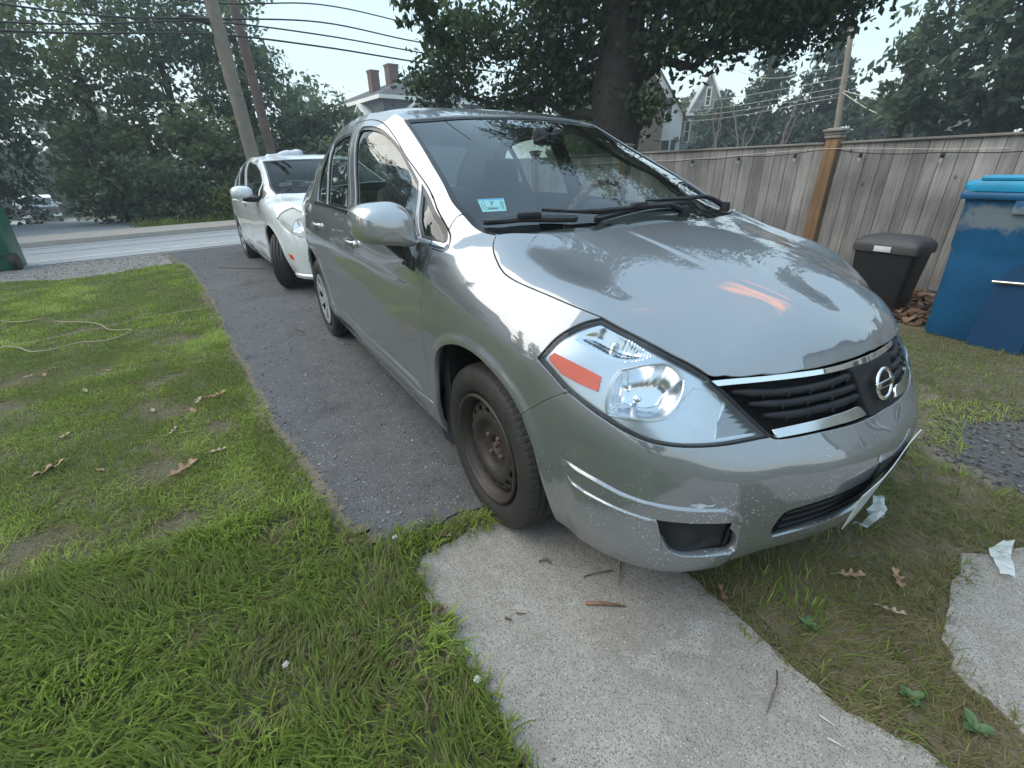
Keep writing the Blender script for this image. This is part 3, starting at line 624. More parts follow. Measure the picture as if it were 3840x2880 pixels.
def headlight(root,sg):
    fl=lambda P:np.array([(sg*a,b) for a,b in P])
    P=dict(parent=None)
    hs=panel('headlight',side,fl(inset(HEAD,.007)),M_HOUS,root,holes=[fl(MAINR),fl(UPR),fl(RIB),fl(RIBD)],h=.012,recess=.020,flange=.028)
    bk=panel('lamp_back',side,fl(inset(HEAD,-.012)),M_DK,hs,h=.04,recess=.085,flange=0)
    c=MAINR.mean(0); 
    def bowl(Q,P_):
        q=np.c_[abs(Q[:,0]),Q[:,1]]; d=-sdf(q,MAINR); r=np.clip(d/.052,0,1)
        a=np.arctan2(q[:,1]-c[1],q[:,0]-c[0]); fac=.0015*np.abs(np.sin(a*7+1))*smooth(0,.03,d)
        return -(.024+.058*(1-(1-r)**2.6))+fac
    panel('main_reflector',side,fl(MAINR),M_REFL,hs,h=.007,flange=0,disp=bowl)
    panel('turn_reflector',side,fl(UPR),M_REFL,hs,h=.005,flange=0,disp=lambda Q,P_:-.040+.002*np.sin(Q[:,0]*600)*(abs(Q[:,0])<.88)+.02*smooth(.03,.0,-sdf(np.c_[abs(Q[:,0]),Q[:,1]],UPR)))
    panel('ribbed_reflector',side,fl(inset(RIB,.0008)),M_HOUS,hs,h=.004,flange=.01,disp=lambda Q,P_:-.021+.0011*np.sin((Q[:,1]*.8+abs(Q[:,0])*.45)*900))
    panel('corner_reflector',side,fl(inset(RIBD,.0008)),pbr('ribbed_dark',(.30,.32,.33),.25,.9) if 'ribbed_dark' not in MATS else MATS['ribbed_dark'],hs,h=.004,flange=.01,disp=lambda Q,P_:-.026+.0016*np.sin(Q[:,1]*1000))
    panel('side_marker',side,fl(AMB),M_AMBER,hs,h=.012,recess=.013,flange=.012)
    # rounded rim round the main reflector
    mb=MB(); q=resamp(MAINR,.008,True); Pp,nn=surf_eval(side,fl(q)); nn*=np.sign(((Pp-[-1,0,.6])*nn).sum()); Pp=Pp-nn*.018; mb.tube(list(Pp)+[Pp[0]],.0045,6,False); mb.build('reflector_rim',M_HOUS,hs)
    # bulb and its cap
    cc=np.array([[sg*.80,.705]]); Pc,nc=surf_eval(side,cc); nc*=np.sign(((Pc-[-1,0,.6])*nc).sum()); b=MB(); p0=Pc[0]-nc[0]*.075; p1=Pc[0]-nc[0]*.028; b.tube([p0,p0+(p1-p0)*.5,p1-(p1-p0)*.1,p1],[.009,.009,.010,.004],10); b.build('bulb',M_CHROME,hs)
    cc=np.array([[sg*.905,.812]]); Pc,nc=surf_eval(side,cc); nc*=np.sign(((Pc-[-1,0,.6])*nc).sum()); b=MB(); b.tube([Pc[0]-nc[0]*.045,Pc[0]-nc[0]*.03,Pc[0]-nc[0]*.018],[.008,.011,.003],10); b.build('bulb',M_CHROME2,hs)
    panel('lens',side,fl(inset(HEAD,.0045)),M_LENS,hs,h=.014,recess=.003,flange=.010)
    q=inset(HEAD,.0005); panel('lens_gasket',side,fl(q),M_BLK,hs,holes=[fl(inset(HEAD,.0068))],h=.02,recess=.008,flange=.012)
    return hs
def text_mesh(s,size,depth):
    cu=bpy.data.curves.new('t','FONT'); cu.body=s; cu.size=size; cu.extrude=depth; cu.align_x='CENTER'; cu.align_y='CENTER'
    o=bpy.data.objects.new('t',cu); COL.objects.link(o); dg=bpy.context.evaluated_depsgraph_get(); me=bpy.data.meshes.new_from_object(o.evaluated_get(dg)); bpy.data.objects.remove(o); return me
def grille(root):
    HB=[(.600,.732)]
    back=loop([(-.60,.735),(-.585,.745)]+[(-a,b+.002) for a,b in zip(LEs,LEz)]+[(a,b+.002) for a,b in zip(LEs[::-1],LEz[::-1])]+[(.585,.745),(.60,.735)],[(.60,.735),(.531,.695),(.468,.640),(.425,.602)],[(.425,.602),(.161,.596),(0,.598),(-.161,.596),(-.425,.602)],[(-.425,.602),(-.468,.640),(-.531,.695),(-.60,.735)])
    g=panel('grille',side,back,M_DK,root,h=.03,recess=.045,flange=0)
    # chrome band under the hood edge
    up=[(a,b-.009) for a,b in zip(LEs,LEz)]; lo=[(.553,.720),(.443,.7215),(.329,.7245),(.203,.728),(.097,.7285),(0,.729)]
    ch=loop([(.588,.731)]+up[1:],[(-a,b) for a,b in up[::-1][1:-1]]+[(-.588,.731)],[(-.588,.731),(-.553,.720)],[(-a,b) for a,b in lo]+[(a,b) for a,b in lo[::-1][1:]],[(.553,.720),(.588,.731)])
    panel('chrome_band',side,ch,M_CHROME,g,h=.012,recess=.006,flange=.02)
    for sg in (1,-1):
        f=lambda P:[(sg*a,b) for a,b in P]
        for L_ in ([(.515,.7035),(.392,.696),(.307,.698),(.213,.704),(.128,.710)],[(.468,.675),(.342,.671),(.253,.676),(.112,.681)],[(.430,.6485),(.347,.6455),(.258,.6495),(.098,.655)]):
            mb=MB(); ribbon('s',side,f(L_),(.010,.021,.021,.021,.021,.018),M_BLK,g,off=-.014,thick=.022,mb=mb)
            Q=catmull(np.array(L_),8); 
            for i in range(6,len(Q)-2,6):
                Pp,nn=surf_eval(side,np.array(f([tuple(Q[i])]))); nn*=np.sign(((Pp-[-1,0,.6])*nn).sum()); c=Pp[0]-nn[0]*.004+np.array([0,0,-.007]); mb.box(c,(.018,.0035,.011),R=Matrix.Rotation(math.atan2(nn[0][1],nn[0][0]),3,'Z'),bevel=.0008)
            mb.build('grille_slat',M_BLK,g,fix=False)
        lc=loop([(.413,.617),(.325,.623),(.194,.629),(.125,.633)],[(.125,.633),(.110,.628),(.095,.609)],[(.095,.609),(.269,.606),(.404,.601)],[(.404,.601),(.413,.617)])
        panel('lower_chrome_bar',side,np.array(f(lc)),M_CHROME2,g,h=.01,recess=.001,flange=.02)
        fr=[(.585,.732),(.531,.695),(.468,.641),(.424,.604)]
        ribbon('grille_frame',side,f(fr),(.010,.016,.016,.014),M_BLK,g,off=-.016,thick=.03)
    pn=loop([(-.118,.724),(0,.727),(.118,.724)],[(.118,.724),(.098,.665),(.074,.603)],[(.074,.603),(0,.603),(-.074,.603)],[(-.074,.603),(-.098,.665),(-.118,.724)])
    panel('badge_panel',side,pn,M_BLK,g,h=.012,recess=.002,flange=.03)
    Pc,nc=surf_eval(side,np.array([[0.,.667]])); nc*=np.sign(((Pc-[-1,0,.6])*nc).sum()); nrm=Vector(nc[0]); nrm.y=0; nrm.normalize()
    X=Vector((0,1,0)); Z=nrm; Y=Z.cross(X); R=Matrix((X,Y,Z)).transposed(); c=Vector(Pc[0])+nrm*.010
    b=MB(); ring=[]; n=48
    V=[];F=[]
    for i in range(n):
        a=2*math.pi*i/n; 
        for j in range(8):
            t=2*math.pi*j/8; r=.0405+.0058*math.cos(t); v=R@Vector((r*math.cos(a),r*math.sin(a),.005*math.sin(t))); V.append(c+v)
    F=[(i*8+j,((i+1)%n)*8+j,((i+1)%n)*8+(j+1)%8,i*8+(j+1)%8) for i in range(n) for j in range(8)]
    b.add(V,F,True); em=b.build('badge',M_CHROME,g,fix=False)
    b=MB(); b.box(tuple(c+nrm*.002),(.100,.019,.008),R=R,bevel=.002); b.build('badge_bar',M_CHROME2,em,fix=False)
    me=text_mesh('NISSAN',.0155,.0006); M4=R.to_4x4(); M4.translation=c+nrm*.0068; me.transform(Matrix.Translation((0,0,0)) if False else M4); put('badge_lettering',me,M_BLK,em)
def fittings(root):
    # lower intake and fog lamp recesses
    panel('intake_back',side,inset(INTAKE,-.006),M_DK,root,h=.04,recess=.05,flange=0)
    for z in (.376,.349,.321,.298):
        ribbon('intake_slat',side,[(-.35,z),(0,z+.008),(.35,z)],(.010,.013,.010),M_BLK,root,off=-.018,thick=.03)
    for sg in (1,-1):
        F_=np.array([(sg*a,b) for a,b in FOG]); cf=F_.mean(0)
        panel('fog_lamp_cover',side,inset(F_,-.002),M_BLK,root,h=.012,flange=0,disp=lambda Q,P_:-.030+.022*np.exp(-((Q[:,0]-cf[0]-.01*sg)**2/.004+(Q[:,1]-cf[1]+.02)**2/.0022)))
    ribbon('chin_lip',side,[(-1.0,.187),(-.8,.180),(-.6,.178),(0,.180),(.6,.178),(.8,.180),(1.0,.187)],(.02,.045,.045,.045,.02),M_BLK,root,off=-.012,thick=.012,h=.03)
    # number plate, bent forward at one lower corner
    pl=MB(); V=[];F=[];nx,ny=16,6
    for j in range(ny+1):
        for i in range(nx+1):
            u=i/nx;v=j/ny; y=-.152+.304*u; z=.462+.33*y-.125*(1-v); x=.902+.028*v+.006*math.sin(u*5)+.012*(1-u)**2*(1-v); V.append((x,y,z))
    for j in range(ny):
        for i in range(nx): k=j*(nx+1)+i; F.append((k,k+1,k+nx+2,k+nx+1))
    k=len(V); V+=[(x-.0025,y,z) for x,y,z in V]; F2=[tuple(a+k for a in f[::-1]) for f in F]
    bd=[j for j in range(nx+1)]+[j*(nx+1)+nx for j in range(1,ny+1)]+[ny*(nx+1)+j for j in range(nx-1,-1,-1)]+[j*(nx+1) for j in range(ny-1,0,-1)]
    F3=[(bd[i],bd[i]+k,bd[(i+1)%len(bd)]+k,bd[(i+1)%len(bd)]) for i in range(len(bd))]
    pl.add(V,F+F2+F3,False); po=pl.build('number_plate',pbr('plate_metal',(.62,.64,.65),.35,.3,noise=(20,.25)),root)
    br=MB(); br.box((.912,.02,.455),(.020,.18,.05),bevel=.006); br.build('plate_bracket',M_BLK,po)
    # door mirror on its broken stalk
    out=[(-1.029,1.097),(-1.012,1.11),(-.985,1.118),(-.952,1.122),(-.921,1.123),(-.892,1.121),(-.864,1.108),(-.85,1.093),(-.841,1.071),(-.833,1.038),(-.827,1.006),(-.826,.986),(-.845,.978),(-.874,.977),(-.902,.983),(-.961,.99),(-1.005,.997),(-1.021,1.006),(-1.03,1.028),(-1.034,1.057),(-1.033,1.082)]
    O=catmull(np.array(out+[out[0]]),4)[:-1]; c0=np.array([-.925,1.05])
    V=[];F=[];lay=[(-.475,.93,0),(-.445,1.0,0),(-.40,1.012,0),(-.37,.995,0),(-.345,.95,.004),(-.325,.86,.008),(-.312,.72,.010),(-.305,.5,.012),(-.302,.25,.012)]
    n=len(O)
    for x,s_,dz in lay:
        for v in O: q=c0+(v-c0)*s_; V.append((x-.10*(q[0]-c0[0])**2*4*0+.10*(q[0]+.925),q[0],q[1]-dz))
    for i in range(len(lay)-1):
        for j in range(n): F.append((i*n+j,i*n+(j+1)%n,(i+1)*n+(j+1)%n,(i+1)*n+j))
    V.append((-.301,c0[0],c0[1]-.012)); k=len(V)-1; i=len(lay)-1
    for j in range(n): F.append((i*n+j,i*n+(j+1)%n,k))
    for sg in (1,):
        m=MB(); m.add([(a,b*sg,c) for a,b,c in V],F,True); mo=m.build('door_mirror',M_MIRR,root)
        m=MB(); q=[((c0+(v-c0)*.9)) for v in O]; m.add([(-.466+.10*(v[0]+.925),v[0]*sg,v[1]) for v in q]+[(-.468,c0[0]*sg,c0[1])],[(j,(j+1)%n,n) for j in range(n)],False); m.build('mirror_glass',M_CHROME,mo)
        if sg==1:
            m=MB(); m.tube([(-.43,-.905,.992),(-.42,-.885,.965),(-.415,-.865,.935)],[.026,.022,.017],8); m.tube([(-.39,-.870,.985),(-.385,-.858,.95),(-.40,-.850,.915)],[.012,.012,.016],8)
            m.box((-.405,-.848,.915),(.085,.016,.055),R=Matrix.Rotation(.12,3,'Y'),bevel=.006)
            for (x,z) in ((-.42,.925),(-.395,.905),(-.385,.93),(-.43,.905)): m.tube([(x,-.852,z),(x,-.868,z+.002)],[.009,.006],6)
            m.build('mirror_stalk',pbr('broken_plastic',(.02,.02,.021),.55,noise=(120,.9,(.10,.10,.10)),bump=(200,.8)),mo)
            m=MB(); m.add([(-.345,-.829,.985),(-.300,-.822,.975),(-.315,-.832,.93),(-.36,-.834,.965)],[(0,1,2,3)],False)
            so=m.build('stalk_cover',M_SILVER,mo)
        else:
            m=MB(); m.tube([(-.40,.87,.99),(-.39,.83,.965),(-.39,.80,.95)],[.03,.026,.03],8); m.build('mirror_stalk',M_BLK,mo)
    # belt mouldings
    for sg in (1,-1):
        f=lambda P:[(sg*a,b) for a,b in P]
        ribbon('window_moulding',side,f([(1.662,.977),(1.70,.9775),(1.742,.980)]),.020,M_CHROME,root,off=.004,thick=.010,h=.01)
        ribbon('window_moulding',side,f([(1.748,.980),(1.83,.986),(2.2,.998),(2.55,1.011),(2.84,1.019)]),.018,M_CHROME2,root,off=.004,thick=.010)
        ribbon('window_moulding',side,f([(2.885,1.021),(3.2,1.028),(3.5,1.031),(3.78,1.030)]),.018,M_BLKS,root,off=.004,thick=.010)
    # door handles
    for sg in (1,-1):
        for x,y,z,L_ in ((-1.33,-.829,.882,.17),(-2.235,-.823,.898,.17)):
            h_=MB(); V=[];F=[];n=12;m_=9
            for i in range(m_):
                u=i/(m_-1); xx=x-L_/2+L_*u; bow=.030*math.sin(math.pi*min(1,max(0,u)))**.5+.002; w=.011+.004*math.sin(math.pi*u); 
                for j in range(n):
                    a=2*math.pi*j/n; V.append((xx,(y-bow+math.cos(a)*.007)*sg,z+math.sin(a)*w))
            F=[(i*n+j,i*n+(j+1)%n,(i+1)*n+(j+1)%n,(i+1)*n+j) for i in range(m_-1) for j in range(n)]+[tuple(range(n)),tuple((m_-1)*n+j for j in range(n))]
            h_.add(V,F,True); ho=h_.build('door_handle',M_SILVER,root)
            c=MB(); c.lathe([(.0,-.0165),(.014,-.0165),(.018,-.012),(.018,0)],20,'y',(0,0,0)); o=c.build('key_cylinder',M_CHROME,ho); o.location=(x+L_/2+.018,y*sg-(.001*sg),z); o.rotation_euler=(0 if sg>0 else math.pi,0,0)
            q=loop([(x-.03,z+.028),(x+.02,z+.034),(x+.055,z+.02),(x+.06,z-.01),(x+.03,z-.034),(x-.01,z-.03),(x-.035,z),(x-.03,z+.028)])
            s0=side.toSD(x,y)[0]; q2=np.array([(sg*(s0-(a-x)),b) for a,b in q]); panel('handle_cup_shade',side,q2,M_CUP,ho,h=.01,flange=0,disp=lambda Q,P_:.0008-.0*Q[:,0])  # flat darkened patch paints in the shade of the hollow behind the handle
    # cowl, wipers, washer nozzles
    cw=MB(); xs=[(-.10,.64),(-.02,.5),(.045,.25),(.065,0)]
    L1=[(-.095,-.648,1.004),(-.022,-.50,.998),(.045,-.25,.992),(.068,0,.990)]; A=L1+[(x,-y,z) for x,y,z in L1[::-1][1:]]
    B=[(x-.085 if abs(y)<.6 else x-.02,y*(.93 if abs(y)>.6 else 1),z+.004) for x,y,z in A]; k=len(A); cw.add(A+B,[(i,i+1,k+i+1,k+i) for i in range(k-1)],False); 
    C_=[(x,y,z-.06) for x,y,z in A]; cw.add(A+C_,[(i,i+1,k+i+1,k+i) for i in range(k-1)],False); cw.build('cowl_panel',M_BLK,root,fix=False)
    def onws(x,y,h): return np.array([x,y,wshield([(x,y)])[0,2]+h])
    def wiper(hub,arm,blade,bow):
        m=MB(); pts=[onws(*hub,.012)]+[onws(x,y,.026) for x,y in arm]; m.tube(pts,[.014]+[.010]*(len(pts)//2)+[.0055]*(len(pts)-1-len(pts)//2),6); m.lathe([(0,.02),(.018,.018),(.022,0),(.022,-.02)],16,'z',tuple(onws(*hub,.012))); w=m.build('wiper_arm',M_BLK,root)
        m=MB(); P_=[onws(x,y,.010) for x,y in catmull(np.array(blade),6)]; 
        for i in range(len(P_)-1): pass
        up=np.array([.42,0,.9]); sec=[(-.006,0),(-.006,.006),(-.011,.010),(-.008,.018),(.008,.018),(.011,.010),(.006,.006),(.006,0)]
        fr=[]
        for i,q in enumerate(P_):
            t=P_[min(i+1,len(P_)-1)]-P_[max(i-1,0)]; t/=np.linalg.norm(t); a=np.cross(up,t); a/=np.linalg.norm(a); k_=1 if 0<i<len(P_)-1 else .5; fr.append((q-up*.006,a*k_*1.25,up))
        m.sweep(fr,sec); m.build('wiper_blade',M_BLKS,w)
        m=MB(); q=P_[len(P_)//2]+up*.014; d=P_[len(P_)//2+2]-P_[len(P_)//2-2]; m.box(tuple(q),(.03,.085,.024),R=Matrix.Rotation(math.atan2(d[1],d[0])-math.pi/2,3,'Z'),bevel=.008); m.build('blade_holder',M_BLK,w)
    wiper((-.035,.20),[(-.05,.13),(-.048,-.05),(-.060,-.24),(-.085,-.33),(-.135,-.44)],[(-.203,-.637),(-.165,-.58),(-.130,-.50),(-.095,-.42),(-.067,-.335)],.01)
    wiper((-.105,.565),[(-.14,.515),(-.145,.45),(-.10,.28),(-.085,.14),(-.080,.02)],[(-.045,-.27),(-.052,-.16),(-.062,-.04),(-.078,.12),(-.092,.27)],.01)
    for y in (-.262,.235):
        m=MB(); x=.012; m.box((x,y,hood([(x,y)])[0,2]+.004),(.016,.028,.012),bevel=.003); m.build('washer_nozzle',M_BLK,root)
    # mud flaps, wheel-well liners, underbody
    for sg in (1,-1):
        m=MB(); m.prism([(-.275,.66),(-.235,.62),(-.232,.30),(-.24,.19),(-.265,.165),(-.345,.16),(-.375,.185),(-.30,.40)],.17,'xz',-.80 if sg>0 else .63); m.build('mud_flap',M_BLK,root)
        for x in (.035,-2.60):
            m=MB(); pr=[]; n=20; V=[];F=[]
            for i in range(n+1):
                a=math.pi*(.02+.96*i/n); V+= [(x+.352*math.cos(a),-.775*sg,.312+.375*math.sin(a)),(x+.352*math.cos(a),-.46*sg,.312+.375*math.sin(a))]
            F=[(2*i,2*i+1,2*i+3,2*i+2) for i in range(n)]+[tuple(2*i+1 for i in range(n+1))]
            m.add(V,F,True); m.build('wheel_liner',M_DK,root)
    m=MB(); m.box((-1.32,0,.30),(2.15,1.52,.12)); m.box((-1.35,0,.24),(4.0,1.0,.10)); m.box((-3.15,0,.45),(.6,1.2,.3)); m.box((.42,0,.42),(.55,.9,.30)); m.build('underbody',M_DK,root)
    # windscreen sticker
    st=MB(); q=[(-.345,-.583),(-.305,-.492),(-.240,-.520),(-.277,-.598)]; P4=[onws(x,y,-.0085) for x,y in q]; st.add(P4,[(0,1,2,3)],False); so=st.build('inspection_sticker',pbr('sticker_blue',(.38,.72,.80),.6),root,fix=False)
    a,b_,c_,d_=[Vector(v) for v in P4]; nz=(b_-a).cross(d_-a).normalized(); nz*=1 if nz.z>0 else -1
    def uv(u,v,h=.0006): return a*(1-u)*(1-v)+b_*u*(1-v)+c_*u*v+d_*(1-u)*v+nz*h
    m=MB(); 
    def rect(u0,v0,u1,v1,h): m.add([uv(u0,v0,h),uv(u1,v0,h),uv(u1,v1,h),uv(u0,v1,h)],[(0,1,2,3)],False)
    for (u0,v0,u1,v1) in ((.19,.2,.205,.9),(.81,.2,.825,.9),(.19,.68,.82,.70)): rect(u0,v0,u1,v1,.0008)
    for k in range(12): 
        if rnd.random()<.8: rect(.27+k*.038,.74,.27+k*.038+.028,.86,.0008)
    for k in range(7): rect(.87,.25+k*.09,.93,.30+k*.09,.0008); rect(.08,.35+k*.07,.11,.40+k*.07,.0008)
    m.build('sticker_print',pbr('print_navy',(.02,.06,.12),.6),so,fix=False)
    m=MB(); rect(0,0,1,.12,.0005); m.build('sticker_header',pbr('header_blue',(.10,.42,.72),.6),so,fix=False)
    me=text_mesh('7',.034,.0001); ux=(b_-a).normalized(); uy=nz.cross(ux); R=Matrix((ux,uy,nz)).transposed().to_4x4(); R.translation=uv(.48,.42,.0012); me.transform(R); put('sticker_numeral',me,MATS['print_navy'],so)
def scrapes(root):
    m_=pbr('bare_scrape',(.50,.55,.60),.6,noise=(60,.25))
    for c in (loop([(.640,.453),(.615,.458),(.590,.452),(.575,.456),(.582,.448),(.60,.447),(.612,.442),(.63,.448),(.640,.453)]),loop([(.092,.503),(.080,.512),(.078,.502),(.066,.505),(.072,.494),(.068,.482),(.080,.488),(.088,.486),(.086,.496),(.092,.503)])):
        panel('paint_scrape',side,c,m_,root,h=.01,recess=-.0012,flange=0)
def cabin(root):
    ds=MB(); L_=[]
    V=[];F=[];prof=[(.03,.955),(-.12,.985),(-.30,.985),(-.44,.965),(-.52,.925),(-.55,.86),(-.56,.62)]
    ys=np.linspace(-.70,.70,15)
    for x,z in prof:
        for y in ys: V.append((x-.10*(abs(y)/.7)**2+ (.03 if .15<y<.55 and x<-.35 else 0)*-1,y,z-.03*(abs(y)/.7)**3+(.035 if .15<y<.55 and -.5<x<-.25 else 0)))
    F=[(i*15+j,i*15+j+1,(i+1)*15+j+1,(i+1)*15+j) for i in range(len(prof)-1) for j in range(14)]; ds.add(V,F,True); ds.build('dashboard',M_DASH,root)
    for y in (-.345,.345):
        s=MB(); s.box((-1.32,y,.56),(.52,.48,.16),bevel=.05); so=s.build('front_seat',M_SEAT,root)
        s=MB(); R=Matrix.Rotation(-.33,3,'Y'); s.box((-1.60,y,.86),(.13,.47,.56),R=R,taper=.86,bevel=.045); s.build('seat_back',M_SEAT,so)
        s=MB(); R=Matrix.Rotation(-.22,3,'Y'); s.box((-1.715,y,1.195),(.10,.255,.17),R=R,taper=.9,bevel=.035); s.build('headrest',M_SEAT,so)
        [MB().tube([(-1.69,y+d,1.06),(-1.70,y+d,1.14)],.006).build('headrest_post',M_CHROME2,so) for d in (-.05,.05)]
    s=MB(); s.box((-2.25,0,.56),(.5,1.26,.16),bevel=.05); so=s.build('rear_seat',M_SEAT,root)
    s=MB(); s.box((-2.56,0,.84),(.14,1.26,.50),R=Matrix.Rotation(-.4,3,'Y'),bevel=.04); s.build('seat_back',M_SEAT,so)
    s=MB(); s.box((-2.86,0,1.03),(.5,1.2,.02),bevel=.005); s.build('parcel_shelf',M_DASH,root)
    # steering wheel in a spotted cover
    m,n,l=new_mat('spotted_fur'); o=N(n,'OutputMaterial'); b=N(n,'BsdfPrincipled',Roughness=.95); l.new(b.outputs[0],o.inputs[0]); tx=N(n,'TexCoord'); vo=N(n,'TexVoronoi',Scale=38.); l.new(tx.outputs['Object'],vo.inputs[0]); r=ramp(n,[(.30,(.010,.006,.004)),(.40,(.10,.045,.02)),(.7,(.22,.13,.07))]); l.new(vo.outputs['Distance'],r.inputs[0]); l.new(r.outputs[0],b.inputs['Base Color'])
    V=[];N1,N2=40,10; R=Matrix.Rotation(math.radians(-62),3,'Y'); c=Vector((-.735,.345,.985))
    for i in range(N1):
        a=2*math.pi*i/N1
        for j in range(N2):
            t=2*math.pi*j/N2; rr=.182+.0175*math.cos(t); V.append(c+R@Vector((rr*math.cos(a),rr*math.sin(a),.0175*math.sin(t))))
    s=MB(); s.add(V,[(i*N2+j,((i+1)%N1)*N2+j,((i+1)%N1)*N2+(j+1)%N2,i*N2+(j+1)%N2) for i in range(N1) for j in range(N2)],True); w=s.build('steering_wheel',m,root)
    s=MB(); s.box(tuple(c),(.15,.16,.05),R=R,bevel=.02); s.box(tuple(c),(.03,.35,.02),R=R,bevel=.006); s.box(tuple(c+R@Vector((-.09,0,0))),(.16,.03,.02),R=R,bevel=.006); s.tube([c,c+Vector((.3,0,-.16))],.035,8); s.build('wheel_hub',M_DASH,w)
    s=MB(); s.box((-.695,.0,1.345),(.03,.235,.068),R=Matrix.Rotation(.35,3,'Z')@Matrix.Rotation(-.1,3,'Y'),bevel=.012); s.tube([(-.69,0,1.37),(-.665,0,1.39)],.012); s.build('rear_view_mirror',M_BLKS,root)
    hl=roof; rr=[tuple(v[:2]) for v in side_pt(catmull(DITCH,3))]; ro=np.array(rr+[(x,-y) for x,y in rr[::-1]]); panel('headliner',roof,inset(ro,.02),pbr('headliner_cloth',(.16,.16,.16),.95),root,h=.08,recess=.03,flange=0)
def tyre_mesh(mb,R=.3105,rw=.205,w=.185,n=120,sipes=True):
    h=w/2
    prof=[(rw-.004,-h*.62,0),(rw+.004,-h*.80,0),(rw+.025,-h*.97,0),(rw+.055,-h*1.03,0),(R-.035,-h*.98,0),(R-.014,-h*.90,0),(R-.006,-h*.80,2),(R-.001,-h*.62,2),(R,-h*.60,0),(R-.007,-h*.58,0),(R-.007,-h*.53,0),(R,-h*.51,0),(R+.001,-h*.24,1),(R-.007,-h*.22,0),(R-.007,-h*.16,0),(R+.001,-h*.14,0),(R+.001,h*.14,1),(R-.007,h*.16,0),(R-.007,h*.22,0),(R+.001,h*.24,0),(R,h*.51,1),(R-.007,h*.53,0),(R-.007,h*.58,0),(R,h*.60,0),(R-.001,h*.62,2),(R-.006,h*.80,2),(R-.014,h*.90,0),(R-.035,h*.98,0),(rw+.055,h*1.03,0),(rw+.025,h*.97,0),(rw,h*.7,0)]
    N_=n*4 if sipes else 40; V=[]
    for r,y,k in prof:
        for i in range(N_):
            a=2*math.pi*i/N_; d=(.004 if (k==2 and sipes and i%6==0) else 0); rr=r-d; z=rr*math.sin(a); x=rr*math.cos(a)
            if z<-.298: z=-.298-(-.298-z)*.1
            V.append((x,y,z))
    F=[(i*N_+j,i*N_+(j+1)%N_,(i+1)*N_+(j+1)%N_,(i+1)*N_+j) for i in range(len(prof)-1) for j in range(N_)]
    mb.add(V,F,True); return mb
class Disc:
    """wheel face: x,z plane -> y depth"""
    def __init__(s,prof): s.p=np.array(prof)
    def __call__(s,Q): Q=np.atleast_2d(Q); r=np.hypot(Q[:,0],Q[:,1]); return np.c_[Q[:,0],np.interp(r,s.p[:,0],s.p[:,1]),Q[:,1]]
